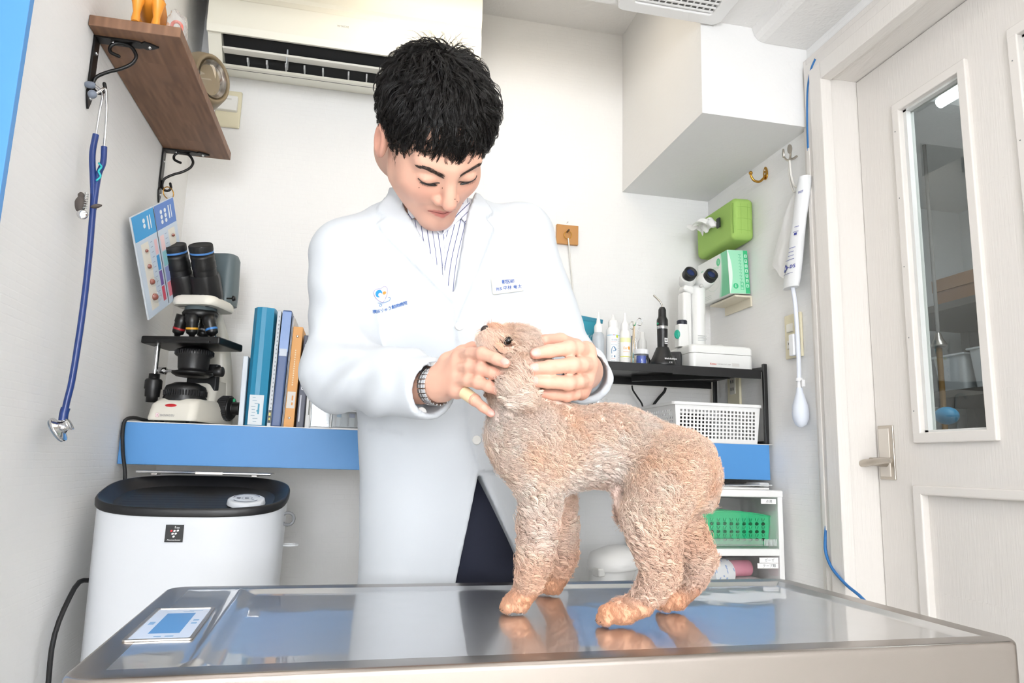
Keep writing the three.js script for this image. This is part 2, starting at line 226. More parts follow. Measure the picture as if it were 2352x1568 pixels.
// ---------------------------------------------------------------- stock room beyond the glass
{
  const lampT = thing('tube_light', 'twin fluorescent tube light seen through the door glass', 'light', [1.66, 2.16, -0.9]);
  mesh('housing', box(0.16, 0.03, 1.56, 0, -0.015, 0, 0.004), MAT.plasticWhite, lampT);
  for (const x of [-0.045, 0.06]) { mesh('tube', at(new THREE.CylinderGeometry(0.016, 0.016, 1.5, 16), x, -0.048, 0, Math.PI / 2), S(0xffffff, 0.4, 0, { emissive: 0xf6fbff, emissiveIntensity: 4 }), lampT); }
  areaLight(1.66, 2.085, -0.9, 0.14, 1.5, 15, 0xf2f8ff);
  const grey = S(0x8d8a86, 0.6), bin = S(0xd8dadb, 0.4);
  const rack = thing('stock_shelf', 'grey-brown wall shelving behind the door glass', 'shelf', [2.06, 0, -2.0]);
  for (const y of [0.95, 1.33, 1.64]) mesh('board', bounds(-0.05, 0.38, y - 0.025, y, -0.44, 0.9), S(0x6c655e, 0.5), rack);
  for (const z of [-0.42, 0.24, 0.88]) mesh('upright', bounds(0.34, 0.4, 0, 1.75, z - 0.02, z + 0.02), grey, rack);
  const cb = tag(mesh('cardboard_box', bounds(2.06, 2.3, 1.6405, 1.745, -2.2, -1.98, 0.003), S(0x9c7049, 0.8)), 'brown cardboard carton lying on the top stock shelf', 'box');
  mesh('flap', bounds(2.055, 2.06, 1.70, 1.745, -2.2, -1.98), S(0xa87c54, 0.8), cb); 
  for (const [z, y, h, l] of [[-2.16, 1.331, 0.13, 'translucent bin at the left end of the middle stock shelf'], [-2.0, 1.331, 0.14, 'translucent bin at the right of the middle stock shelf'], [-2.2, 0.951, 0.2, 'white bin on the lower stock shelf'], [-1.84, 1.331, 0.12, 'translucent bin nearest the door on the middle stock shelf'], [-1.86, 1.641, 0.1, 'white bin beside the cardboard carton']]) {
    const b = thing('storage_bin', l, 'bin', [2.13, y, z], 0, 'bins in the stock room');
    mesh('tub', loft([[0.055, 0], [0.06, 0.01], [0.07, h]].map(([s, yy]) => roundRect(s * 2, s * 2, 0.012, 3).map(([a, c]) => [a, yy, c]))), bin, b);
    mesh('rim', box(0.15, 0.008, 0.15, 0, h, 0, 0.003), S(0xe8eaeb, 0.4), b);
  }
  for (let k = 0; k < 3; k++) { const b = thing('reagent_bottle', ['small capped bottle standing leftmost on the lower stock shelf edge', 'small capped bottle in the middle of the lower stock shelf edge', 'small capped bottle standing rightmost on the lower stock shelf edge'][k], 'bottle', [2.05, 0.951, -2.02 + k * 0.065], 0, 'bottles in the stock room'); mesh('body', lathe([[0, 0], [0.024, 0], [0.025, 0.01], [0.025, 0.1], [0.012, 0.115], [0.012, 0.12]]), S(0xe4e6e4, 0.35), b); mesh('cap', cyl(0.016, 0.016, 0.025, 0, 0.118), S(0xf4f4f4, 0.4), b); }
  const fan = thing('desk_fan', 'white device with a round blue face below the stock shelves', 'fan', [1.72, 0.951 - 0.0, -1.78]);
  const stand = tag(mesh('side_counter', bounds(1.55, 2.0, 0.90, 0.95, -2.3, -1.2, 0.003), S(0x5b5652, 0.5)), 'dark side counter under the stock shelves', 'counter');
  mesh('pedestal', bounds(1.58, 1.98, 0, 0.90, -2.25, -1.25), grey, stand);
  mesh('base', cyl(0.06, 0.05, 0.02), bin, fan); mesh('stem', cyl(0.014, 0.014, 0.2, 0, 0.02), bin, fan);
  mesh('face', at(new THREE.SphereGeometry(1, 24, 16).scale(0.03, 0.026, 0.036), -0.02, 0.26, -0.02), S(0x3f9fce, 0.4), fan);
  const pipe = thing('wall_pipe', 'thin grey pipe with a metal tap hanging down behind the glass', 'pipe', [1.86, 1.45, -1.98]);
  mesh('riser', cyl(0.006, 0.006, 0.71, 0, 0, 0, 12), grey, pipe); mesh('tap', lathe([[0, 0], [0.02, 0], [0.026, 0.01], [0.014, 0.03], [0.008, 0.05]], 20), MAT.nickel, pipe); mesh('hose', cyl(0.009, 0.009, 0.4, 0, -0.4, 0, 12), S(0x8d6a35, 0.5), pipe); mesh('hose_nozzle', cyl(0.012, 0.007, 0.03, 0, -0.43, 0, 12), S(0x8d6a35, 0.5), pipe);
}
// ---------------------------------------------------------------- blue panel edge, counter
{
  const b = struct('trim_5', [bounds(XL, -0.455, 0, CEIL, -0.993, -0.981, 0.001)], MAT.blue);
  const c = thing('counter', 'blue-edged built-in counter running along the back wall', 'counter', [0, 0, 0]);
  mesh('top', bounds(XL + 0.001, XR - 0.002, 1.1045, 1.1065, ZB + 0.001, -1.745), S(0xe3e3e1, 0.35), c);
  mesh('fascia', bounds(XL + 0.001, 1.0835, 1.0125, 1.1045, -1.765, -1.745, 0.0012), MAT.blue, c);
  mesh('carcass', bounds(XL + 0.001, XR - 0.002, 1.03, 1.1045, ZB + 0.001, -1.765), S(0xcfc9bf, 0.6), c);
}
// ---------------------------------------------------------------- stainless examination table with built-in scale
const TT = thing('examination_table', 'stainless steel examination table with inset scale display, dog standing on it', 'table', [0.2507, 0, -0.889], 2.2 * D);
const TY = 0.86;
{
  const hw = 0.4755, hd = 0.219, r = 0.028, ring = (inset, y) => roundRect(2 * (hw - inset), 2 * (hd - inset), Math.max(r - inset, 0.0004), 8).map(([x, z]) => [x, y, -z]);
  const prof = [[0.002, -0.075], [0, -0.072], [0, -0.006]]; for (let k = 1; k <= 6; k++) { const a = k / 6 * Math.PI / 2; prof.push([0.006 * (1 - Math.cos(a)), -0.006 + 0.006 * Math.sin(a)]); } prof.push([0.018, 0.0], [0.03, -0.0004]);
  const rim = loft(prof.map(([i, y]) => ring(i, TY + y)), false);
  // interior sheet: scale deck on the left, shallow basin on the right, faint hammering of thin sheet metal
  const ix = hw - 0.03, iz = hd - 0.03, nx = 230, nz = 110, pos = [], idx = [], uv = [];
  const bx0 = -0.375, bx1 = hw - 0.016, bz = hd - 0.016;
  const sd = (x, z, a, b, c, rr_) => { const qx = Math.abs(x - (a + b) / 2) - (b - a) / 2 + rr_, qz = Math.abs(z) - c + rr_; return Math.min(Math.max(qx, qz), 0) + Math.hypot(Math.max(qx, 0), Math.max(qz, 0)) - rr_; };
  for (let j = 0; j <= nz; j++) for (let i = 0; i <= nx; i++) {
    const x = mix(-ix, ix, i / nx), z = mix(-iz, iz, j / nz), d = sd(x, z, bx0, bx1, bz, 0.03), edge = Math.min(i, nx - i, j, nz - j) / 4;
    let y = -0.0004 - 0.0045 * sst(0, 0.016, -d) * clamp(edge) + 0.003 * Math.exp(-(((x - bx0 + 0.004) / 0.006) ** 2)) * clamp(edge);
    y += (0.00022 * noise(x * 9, z * 9, 3) + 0.00005 * noise(x * 40, z * 40, 8)) * clamp(edge);
    if (Math.abs(x + 0.405) < 0.026 && z > -0.075 && z < 0.085) { /* window for the display stays flat */ }
    pos.push(x, TY + y, z); uv.push(x, z);
  }
  for (let j = 0; j < nz; j++) for (let i = 0; i < nx; i++) { const x = mix(-ix, ix, (i + 0.5) / nx), z = mix(-iz, iz, (j + 0.5) / nz); const a = j * (nx + 1) + i; idx.push(a, a + nx + 1, a + 1, a + 1, a + nx + 1, a + nx + 2); }
  const sheet = new THREE.BufferGeometry(); sheet.setAttribute('position', new THREE.Float32BufferAttribute(pos, 3)); sheet.setAttribute('uv', new THREE.Float32BufferAttribute(uv, 2)); sheet.setIndex(idx); sheet.computeVertexNormals();
  const scratch = dataTex(512, (u, v) => 0.5 + 0.5 * (tnoise(u * 0.06, v, 256, 2) - 0.5), false, 1 / 0.3);
  mesh('top_sheet', sheet, S(0xd2d2d3, 0.31, 1, { bumpMap: scratch, bumpScale: 0.000006, clearcoat: 1, clearcoatRoughness: 0.03 }), TT);
  mesh('rim', rim, S(0x9d958f, 0.26, 1), TT);
  mesh('underside', bounds(-hw + 0.01, hw - 0.01, TY - 0.073, TY - 0.02, -hd + 0.01, hd - 0.01), MAT.brushed, TT);
  mesh('column', bounds(-0.09, 0.09, 0.05, TY - 0.07, -0.07, 0.07, 0.006), MAT.brushed, TT);
  mesh('foot', bounds(-0.3, 0.3, 0, 0.05, -0.17, 0.17, 0.02), MAT.plasticWhite, TT);
}
{
  // display window in the deck, positions in table space
  const inv = (x, z) => { const a = -2.2 * D, dx = x - 0.2507, dz = z + 0.889; return [dx * Math.cos(a) + dz * Math.sin(a), -dx * Math.sin(a) + dz * Math.cos(a)]; };
  const c = [[-0.206, -0.928], [-0.1508, -0.9341], [-0.1464, -0.7814], [-0.194, -0.7826]].map(([x, z]) => inv(x, z)), cx = (c[0][0] + c[1][0] + c[2][0] + c[3][0]) / 4, cz = (c[0][1] + c[2][1]) / 2;
  const w = 0.056, h = 0.148, y = TY + 0.0003;
  const fr = mesh('display_frame', at(extrude(roundRect(w + 0.006, h + 0.006, 0.003), 0.0012, 0.0003, [roundRect(w, h, 0.002)]), cx, y - 0.0002, cz, -Math.PI / 2), MAT.brushed, TT);
  decal('display', w, h, 256, (x, W, H) => {
    fillBg(x, W, H, '#dfe7f3'); x.fillStyle = '#5a90c6'; x.fillRect(W * 0.24, H * 0.17, W * 0.52, H * 0.66);
    x.fillStyle = '#8fb2d4'; for (const [a, b, ww, hh] of [[0.6, 0.07, 0.26, 0.018], [0.5, 0.105, 0.2, 0.014], [0.08, 0.46, 0.1, 0.09], [0.82, 0.4, 0.1, 0.05], [0.82, 0.5, 0.1, 0.05], [0.38, 0.9, 0.12, 0.03], [0.56, 0.9, 0.14, 0.03]]) x.fillRect(W * a, H * b, W * ww, H * hh);
  }, TT, [cx, y + 0.0004, cz], [-Math.PI / 2, 0, 0], { roughness: 0.12 });
}
// ---------------------------------------------------------------- air conditioner
{
  const A = thing('air_conditioner', 'cream wall-mounted air conditioner with open louvre above the person', 'air conditioner', [0, 0, 0]);
  const x0 = -0.447, x1 = 0.285, L = x1 - x0, cream = S(0xf3f1e4, 0.4), dark = S(0x17181a, 0.6);
  const prof = (pts, a = x0, len = L) => { const g = extrude(pts, len, 0); g.applyMatrix4(new THREE.Matrix4().makeBasis(V(0, 0, 1), V(0, 1, 0), V(-1, 0, 0))); const q = g.clone(); q.translate(a + len, 0, 0); return q; };
  // (z,y) outlines; extrusion runs along x
  const B = ZB + 0.001;
  mesh('body', [prof([[B, 2.13], [-1.965, 2.105], [-2.0, 2.2], [-1.93, 2.26], [-1.885, 2.26], [-1.885, 2.415], [B, 2.415]]), prof([[B, 2.13], [-1.935, 2.088], [-1.885, 2.142], [-1.872, 2.15], [-1.885, 2.415], [B, 2.415]], x0, 0.034), prof([[B, 2.13], [-1.935, 2.088], [-1.885, 2.142], [-1.872, 2.15], [-1.885, 2.415], [B, 2.415]], x1 - 0.034, 0.034)], cream, A);
  mesh('lower_lip', prof([[B, 2.1305], [-1.97, 2.097], [-1.940, 2.0865], [-1.932, 2.089], [-1.945, 2.094], [-1.98, 2.104]], x0 + 0.03, L - 0.06), cream, A);
  const fp = mesh('front_panel', prof([[-1.886, 2.155], [-1.878, 2.144], [-1.868, 2.142], [-1.862, 2.16], [-1.86, 2.235], [-1.864, 2.240], [-1.870, 2.258], [-1.866, 2.268], [-1.862, 2.30], [-1.872, 2.40], [-1.885, 2.415]], x0, L), cream, A);
  decal('brand_print', 0.05, 0.009, 256, (x, W, H) => { textIn(x, 'HITACHI', W / 2, H / 2, H * 0.85, '#b9b4ad'); }, fp, [-0.1, 2.205, -1.8606], [0, 0, 0], { clear: true });
  mesh('outlet_duct', prof([[-2.03, 2.12], [-1.975, 2.098], [-1.9, 2.155], [-1.93, 2.2], [-2.0, 2.2]], x0 + 0.035, L - 0.07), dark, A);
  const lv = mesh('louvre', prof([[-1.926, 2.116], [-1.902, 2.117], [-1.899, 2.121], [-1.902, 2.123], [-1.928, 2.12]], x0 + 0.036, L - 0.072), S(0xe9e7df, 0.4), A);
  for (const k of [0.33, 0.9]) mesh('louvre_arm', bounds(x0 + 0.036 + k * 0.5, x0 + 0.039 + k * 0.5, 2.098, 2.14, -1.94, -1.905), S(0xbfc4c9, 0.4), lv);
  for (let k = 0; k < 9; k++) mesh('vane', at(extrude([[-1.95, 2.097], [-1.93, 2.101], [-1.922, 2.109], [-1.932, 2.115], [-1.955, 2.11]], 0.004).applyMatrix4(new THREE.Matrix4().makeBasis(V(0, 0, 1), V(0, 1, 0), V(-1, 0, 0))), x0 + 0.1 + k * 0.05 + (k > 4 ? 0.02 : 0), 0, 0, 0, 0.0), S(0xc9cbcd, 0.5), A);
  decal('label_print', 0.06, 0.016, 256, (x, W, H) => { x.fillStyle = '#b8b7b4'; for (let k = 0; k < 9; k++) { x.fillRect(W * (0.04 + k * 0.105), H * 0.1, W * 0.07, H * 0.3); x.fillRect(W * (0.04 + k * 0.105), H * 0.55, W * 0.085, H * 0.3); } }, A, [-0.03, 2.1135, -1.998], [Math.PI / 2 - 0.21, 0, 0], { clear: true });
}
// ---------------------------------------------------------------- air purifier
{
  const P = thing('air_purifier', 'white air purifier with black top beside the left wall', 'air purifier', [-0.298, 0.40, -1.565]);
  const plan = (w, d, e, n = 72) => Array.from({ length: n }, (_, k) => { const a = k / n * Math.PI * 2, c = Math.cos(a), s = Math.sin(a); return [Math.sign(c) * Math.abs(c) ** (2 / e) * w / 2, Math.sign(s) * Math.abs(s) ** (2 / e) * d / 2]; });
  const ring = (w, d, e, y, tilt = 0) => plan(w, d, e).map(([x, z]) => [x, y - tilt * z, -z]).map(([x, y2, z]) => [x, y2, z]);
  // y rises towards the back: z is negative there
  const rg = (w, d, e, y, tl = 0) => plan(w, d, e).map(([x, z]) => [x, y + tl * z, -z]);
  const tl = 0.24;
  mesh('body', loft([rg(0.325, 0.20, 3.2, 0), rg(0.33, 0.205, 3.2, 0.01), rg(0.334, 0.212, 3.2, 0.3), rg(0.342, 0.22, 3.0, 0.50, tl * 0.6), rg(0.343, 0.222, 3.0, 0.552, tl)], false), S(0xdadde1, 0.3), P);
  mesh('rim', loft([rg(0.346, 0.225, 3, 0.550, tl), rg(0.350, 0.229, 3, 0.553, tl), rg(0.351, 0.230, 3, 0.562, tl), rg(0.347, 0.226, 3, 0.566, tl), rg(0.341, 0.220, 3, 0.566, tl), rg(0.318, 0.200, 2.9, 0.558, tl), rg(0.29, 0.178, 2.8, 0.549, tl), rg(0.27, 0.160, 2.8, 0.545, tl)]), S(0x101114, 0.42), P, 'black dished top');
  for (let k = 0; k < 6; k++) { const z = 0.055 - k * 0.016; mesh('slat', at(box(0.21 - k * 0.004, 0.005, 0.008, 0, 0, 0, 0.0015), -0.03, 0.5475 - tl * z, z, 0.24), S(0x1c1d21, 0.5), P); }
  const cp = mesh('control_panel', at(lathe([[0, 0.01], [0.030, 0.01], [0.0345, 0.008], [0.036, 0]], 48), 0.098, 0.5535 - tl * 0.035, 0.035, 0.24), S(0xdfe3e8, 0.3), P, 'round white control panel');
  decal('control_print', 0.06, 0.06, 256, (x, W, H) => { x.strokeStyle = '#2c3350'; x.lineWidth = W * 0.03; x.beginPath(); x.arc(W / 2, H / 2, W * 0.42, 0.5, 2.6); x.stroke(); x.beginPath(); x.arc(W / 2, H / 2, W * 0.42, 3.3, 5.9); x.stroke(); x.lineWidth = W * 0.01; x.beginPath(); x.arc(W * 0.52, H / 2, W * 0.16, 0, 7); x.stroke(); x.fillStyle = '#6a7080'; x.fillRect(W * 0.2, H * 0.45, W * 0.12, H * 0.1); x.fillRect(W * 0.46, H * 0.46, W * 0.12, H * 0.08); x.fillRect(W * 0.68, H * 0.62, W * 0.08, H * 0.05); }, cp, [0.098, 0.5535 - tl * 0.035 + 0.0105, 0.0376], [-Math.PI / 2 + 0.24, 0, 0], { clear: true });
  decal('emblem', 0.031, 0.031, 256, (x, W, H) => {
    fillBg(x, W, H, '#0c0c0e'); const d = (px, py, c) => { x.fillStyle = c; x.beginPath(); x.ellipse(W * px, H * py, W * 0.07, H * 0.055, -0.5, 0, 7); x.fill(); };
    d(0.33, 0.36, '#c51f2a'); d(0.5, 0.36, '#e9e9e9'); d(0.68, 0.34, '#e9e9e9'); d(0.41, 0.52, '#e9e9e9'); d(0.58, 0.51, '#e9e9e9'); d(0.48, 0.68, '#e9e9e9');
    x.fillStyle = '#e9e9e9'; x.fillRect(W * 0.5, H * 0.08, W * 0.035, H * 0.13); textIn(x, 'ion', W * 0.68, H * 0.17, H * 0.12, '#e9e9e9'); textIn(x, 'Plasmacluster', W / 2, H * 0.88, H * 0.11, '#d8d8d8', 'sans-serif', 'italic bold');
  }, P, [-0.012, 0.494, 0.1125], [-0.02, 0, 0], { label: 'small black emblem with a triangle of dots' });
  mesh('handle_lug', at(new THREE.TorusGeometry(0.012, 0.003, 8, 20), 0.178, 0.515, 0.02), MAT.grey, P); mesh('cable_clip', at(new THREE.TorusGeometry(0.016, 0.002, 8, 20), 0.182, 0.46, -0.02, Math.PI / 2), S(0xd2d5d8, 0.4), P);
  const st = thing('storage_stool', 'low white stand under the air purifier', 'stand', [-0.298, 0, -1.565]);
  mesh('seat', box(0.36, 0.03, 0.25, 0, 0.385, 0, 0.006), MAT.plasticWhite, st); for (const a of [-1, 1]) for (const b of [-1, 1]) mesh('leg', box(0.03, 0.37, 0.03, a * 0.155, 0.185, b * 0.1, 0.004), MAT.plasticWhite, st);
  tag(mesh('black_cable', tube([[-0.482, 0.006, -1.45], [-0.484, 0.52, -1.445], [-0.487, 0.63, -1.455], [-0.488, 0.70, -1.452], [-0.487, 0.735, -1.462], [-0.484, 0.78, -1.50], [-0.483, 0.797, -1.53], [-0.483, 0.79, -1.60]], 0.0045), MAT.rubber), 'black power cord hanging between the left wall and the air purifier', 'cord');
  tag(mesh('lamp_cord', tube([[-0.476, 0.93, -1.72], [-0.484, 0.99, -1.7405], [-0.4935, 1.04, -1.7395], [-0.4985, 1.085, -1.7395], [-0.496, 1.109, -1.741], [-0.485, 1.1145, -1.752], [-0.470, 1.112, -1.78], [-0.468, 1.1115, -1.86], [-0.45, 1.1115, -1.95]], 0.004, 60), MAT.rubber), 'black power cord running over the left end of the blue counter', 'cord');
  const tr = thing('metal_tray', 'thin silver tray tucked under the counter behind the air purifier', 'tray', [-0.305, 0.999, -1.69]);
  mesh('plate', box(0.27, 0.005, 0.08, 0, 0, 0, 0.002), MAT.chrome, tr); mesh('clip', box(0.055, 0.006, 0.01, 0.01, 0.0, 0.042, 0.001), MAT.brushed, tr); for (const x of [-0.1, 0.1]) mesh('foot', box(0.012, 0.004, 0.03, x, -0.004, 0.02, 0.001), MAT.brushed, tr);
}
// ---------------------------------------------------------------- Japanese lettering as pen strokes (each glyph in a 100 x 100 box)
const GLYPH = {
  '獣': 'M8 14l6 10M24 10l2 12M42 8l-8 14M6 28H46V58H6ZM26 28V58M6 43H46M2 66H50M12 74H40V94H12ZM52 36H98M74 6V36Q72 72 50 96M76 44Q82 78 98 94M86 14l8 10',
  '医': 'M10 10H94M12 10V92H96M36 20l-12 20M32 32H84M24 54H90M58 32V54Q50 74 28 84M60 56Q72 74 90 82',
  '師': 'M26 4l-8 16M10 20H38V46H10ZM10 46V84H40V60H10M10 20V84M48 14H98M72 14V98M52 34H94V80l-8-2M52 34V82',
  '院': 'M8 8V96M8 8H32l-8 28Q38 56 22 68L12 66M66 4V16M40 18H96M40 18V32M96 18V30M50 36H88M42 54H96M60 54Q58 82 38 94M76 54V86Q78 94 96 92V80',
  '長': 'M30 6V56M30 6H82M30 22H74M30 38H74M4 56H96M30 56V94L52 84M52 56Q66 82 96 94M86 66L64 76',
  '中': 'M12 26H88V64H12ZM50 4V98',
  '林': 'M4 30H46M26 4V98M26 32Q20 58 4 74M28 40Q36 56 46 62M50 30H98M74 4V98M74 32Q66 62 50 78M76 36Q84 64 98 78',
  '竜': 'M50 2V14M14 16H86M30 22l6 14M70 22l-6 14M4 38H96M18 46H80V74H18ZM18 60H80M50 38V84Q52 94 92 92V78',
  '太': 'M4 32H96M50 4V32Q44 72 6 94M52 36Q64 76 96 94M44 76l12 14',
  '横': 'M4 28H40M22 4V98M22 34Q16 56 4 72M24 40L38 56M44 16H96M58 6V28M82 6V28M40 30H98M50 40H92V74H50ZM70 30V74M50 57H92M58 78L44 96M82 78L96 94',
  '浜': 'M8 10l12 10M4 36l12 10M6 92L24 58M44 10V60M44 12Q70 12 88 4M44 34H92M76 34V60M32 60H98M54 66L36 94M76 66L94 92',
  'り': 'M26 12Q20 40 30 56M30 52Q34 40 40 36M70 8Q84 60 46 96',
  'ゅ': 'M26 40Q18 66 26 84M26 66Q40 44 62 46Q80 50 78 66Q74 82 54 78M54 36Q60 70 40 96',
  'う': 'M34 10L62 18M24 40Q66 24 74 48Q78 78 38 96',
  '動': 'M44 4L10 14M2 24H54M28 14V86M10 34H46V62H10ZM10 48H46M8 74H50M2 90H54M60 32H96Q96 80 86 94L76 88M78 6Q78 70 56 96',
  '物': 'M14 12L8 32M6 28H42M24 4V98M2 66L44 54M56 6Q52 28 42 40M50 22H96Q96 84 84 96L74 90M66 24Q60 54 42 70M80 24Q74 66 50 92',
  '病': 'M56 2V14M20 16H96M20 16V50Q18 80 4 96M4 30l8 14M2 64L18 56M30 32H94M36 46H90V96l-8-2M36 46V96M62 32V50Q58 68 44 78M64 60L80 74',
  '点': 'M50 4V40M50 20H86M20 40H80V64H20ZM12 74L6 94M34 76l4 16M58 76l6 16M82 74l10 18',
  '滴': 'M8 10l12 10M4 36l12 10M6 92L24 58M64 2V12M32 14H98M48 20l4 10M82 20l-4 10M36 34H94V96l-8-2M36 34V96M64 34V60M50 46H80M50 60H78V82H50Z',
  'ガ': 'M12 34H70Q68 80 56 92L46 84M42 10Q42 64 12 92M78 8l6 12M90 4l6 12', 'ー': 'M10 50H90', 'ゼ': 'M8 46L78 34L62 60M36 14V74Q38 88 80 86M80 8l6 12M92 4l4 10',
  'テ': 'M22 14H78M8 40H92M54 40Q54 76 24 94', 'プ': 'M10 24H76Q72 70 26 94M88 14m-7 0a7 7 0 1 0 14 0a7 7 0 1 0 -14 0', '類': 'M10 10l8 14M44 8l-8 14M2 28H52M26 4V50M26 30L6 50M28 32L48 48M2 64H52M28 54Q24 80 2 96M30 68L50 92M58 10H98M76 10L70 24M62 24H94V74H62ZM62 40H94M62 57H94M70 78L58 94M84 78L98 92',
};
function kanji(x, s, px, py, size, col, gap = 1.06, lw = 8) { x.strokeStyle = col; x.lineCap = 'round'; x.lineJoin = 'round'; [...s].forEach((c, i) => { if (!GLYPH[c]) return; x.save(); x.translate(px + i * size * gap, py); x.scale(size / 100, size / 100); x.lineWidth = lw; x.stroke(new Path2D(GLYPH[c])); x.restore(); }); }
// ---------------------------------------------------------------- plank shelf on the left wall and what is on it
const woodTex = dataTex(512, (u, v) => { const g = tnoise(u * 0.5, v * 0.06 + 0.02 * tnoise(u, v, 6, 2), 128, 1), h = tnoise(u, v * 0.1, 48, 7), k = tnoise(u, v, 5, 9); const t = 0.55 * g + 0.3 * h + 0.25 * k; return [mix(0.40, 0.57, t), mix(0.285, 0.425, t), mix(0.21, 0.325, t)]; }, true, 1 / 0.35);
const wood = M({ map: woodTex, roughness: 0.55 });
const PB = 1.779;
{
  const W = thing('wall_shelf', 'dark brown wooden plank shelf on scroll brackets on the left wall', 'shelf', [0, 0, 0]);
  const g = bounds(XL + 0.001, -0.352, PB, PB + 0.02, -1.846, -1.293, 0.0015); const q = metric(g); // grain along z
  { const uv = q.attributes.uv, n = q.attributes.normal, p = q.attributes.position; for (let i = 0; i < uv.count; i++) if (Math.abs(n.getY(i)) > 0.5) uv.setXY(i, p.getX(i), p.getZ(i)); }
  mesh('plank', q, wood, W);
  const scroll = [[-0.4628, 1.7491], [-0.4696, 1.7515], [-0.4773, 1.7555], [-0.4795, 1.762], [-0.4767, 1.7694], [-0.4706, 1.7735], [-0.4629, 1.775], [-0.4548, 1.7742], [-0.4439, 1.7703], [-0.4342, 1.7545], [-0.4366, 1.7429], [-0.4431, 1.735], [-0.4573, 1.7251], [-0.4745, 1.7173], [-0.488, 1.7093], [-0.4957, 1.7022], [-0.4985, 1.6923], [-0.4975, 1.6807], [-0.4925, 1.6746], [-0.4846, 1.6734], [-0.4782, 1.6802], [-0.4807, 1.6925]];
  for (const z of [-1.335, -1.822]) {
    const arm = extrude([[0, -0.011], [0.07, -0.011], [0.078, -0.008], [0.084, -0.012], [0.094, -0.008], [0.106, 0], [0.094, 0.008], [0.084, 0.012], [0.078, 0.008], [0.07, 0.011], [0, 0.011]], 0.003, 0.0004);
    const a1 = arm.clone(); at(a1, XL + 0.001, PB - 0.0005, z, Math.PI / 2);
    const a2 = arm.clone(); a2.scale(1.28, 1, 1); a2.applyMatrix4(new THREE.Matrix4().makeBasis(V(0, -1, 0), V(0, 0, -1), V(1, 0, 0))); a2.translate(XL + 0.001, PB - 0.002, z);
    const b = mesh('bracket', [a1, a2], MAT.blackIron, W); 
    mesh('scroll', capTube(scroll.map(([x, y]) => [x, y, z]), 0.0032, 90, 8), MAT.blackIron, b);
    for (const [x, y, r] of [[XL + 0.03, PB - 0.0042, 0], [XL + 0.092, PB - 0.0042, 0]]) mesh('screw', at(new THREE.SphereGeometry(0.0035, 10, 6), x, y, z), MAT.chrome, b);
    for (const y of [PB - 0.03, PB - 0.118]) mesh('screw', at(new THREE.SphereGeometry(0.0035, 10, 6), XL + 0.0045, y, z), MAT.chrome, b);
  }
  // orange toy animal: legs and belly
  const toy = thing('toy_animal', 'orange plastic toy animal standing at the front of the plank shelf', 'toy', [-0.418, PB + 0.02, -1.335], 0.1);
  const om = S(0xe0912f, 0.35);
  mesh('body', [loft([[0.034, -0.055, 0.015], [0.05, -0.05, 0.021], [0.055, -0.02, 0.024], [0.06, 0.02, 0.024], [0.068, 0.045, 0.022], [0.085, 0.058, 0.012]].map(([y, z, r]) => Array.from({ length: 18 }, (_, k) => { const a = k / 18 * Math.PI * 2; return [Math.cos(a) * r, y + Math.sin(a) * r * 0.95, z]; })))], om, toy);
  for (const [x, z] of [[-0.016, 0.035], [0.016, 0.03], [-0.017, -0.042], [0.017, -0.04]]) mesh('leg', loft([[0, 0.0068, 0.003], [0.006, 0.0075, 0.002], [0.02, 0.006, 0], [0.036, 0.009, 0], [0.05, 0.013, 0]].map(([y, r, dz]) => Array.from({ length: 14 }, (_, k) => { const a = k / 14 * Math.PI * 2; return [x + Math.cos(a) * r, y, z + dz + Math.sin(a) * r]; }))), om, toy);
  mesh('head', [at(new THREE.SphereGeometry(0.026, 20, 14), 0, 0.11, 0.075), at(new THREE.SphereGeometry(0.014, 16, 10), 0, 0.1, 0.1)], om, toy); mesh('tail', tube([[0, 0.06, -0.052], [0, 0.08, -0.066], [0, 0.105, -0.064]], 0.005, 12, 8), om, toy);
  const bag = thing('plastic_bag', 'crumpled clear plastic bag with red print beside the orange toy', 'bag', [-0.377, PB + 0.02, -1.36]);
  const bg = new THREE.SphereGeometry(1, 30, 20), bp = bg.attributes.position; for (let i = 0; i < bp.count; i++) { const x = bp.getX(i), y = bp.getY(i), z = bp.getZ(i), k = 1 + 0.25 * noise(x * 3, y * 3, z * 3 + 5) + 0.12 * noise(x * 8, y * 8, z * 8); bp.setXYZ(i, x * 0.017 * k, Math.max(0, 0.033 + y * 0.035 * k), z * 0.03 * k); } bg.computeVertexNormals();
  mesh('film', bg, M({ color: 0xffffff, roughness: 0.15, transmission: 0.85, thickness: 0, ior: 1.3 }), bag);
  mesh('contents', [at(new THREE.SphereGeometry(0.012, 12, 8), 0.0, 0.016, 0.0), at(new THREE.TorusGeometry(0.009, 0.003, 8, 18), 0.002, 0.032, 0.012, 0.5)], S(0xd36a5a, 0.5), bag);
  // olive round lamp unit
  const lp = thing('clip_lamp', 'olive rounded lamp with a glass lens on the far end of the plank shelf', 'lamp', [-0.392, PB + 0.0205, -1.62], 52 * D); lp.scale.setScalar(1.22);
  const og = lathe([[0.0, -0.052], [0.03, -0.05], [0.05, -0.034], [0.056, -0.01], [0.054, 0.015], [0.046, 0.036], [0.042, 0.04], [0.038, 0.037], [0.037, 0.028], [0.0, 0.028]], 40); at(og, 0, 0.052, 0, Math.PI / 2); og.scale(0.85, 1, 1);
  mesh('shell', og, S(0x7f6f55, 0.45), lp);
  const lens = lathe([[0, 0.006], [0.02, 0.004], [0.034, -0.004]], 32); at(lens, 0, 0.052, 0.036, Math.PI / 2); lens.scale(0.85, 1, 1); mesh('lens', lens, M({ color: 0xffffff, roughness: 0.03, transmission: 1, thickness: 0 }), lp);
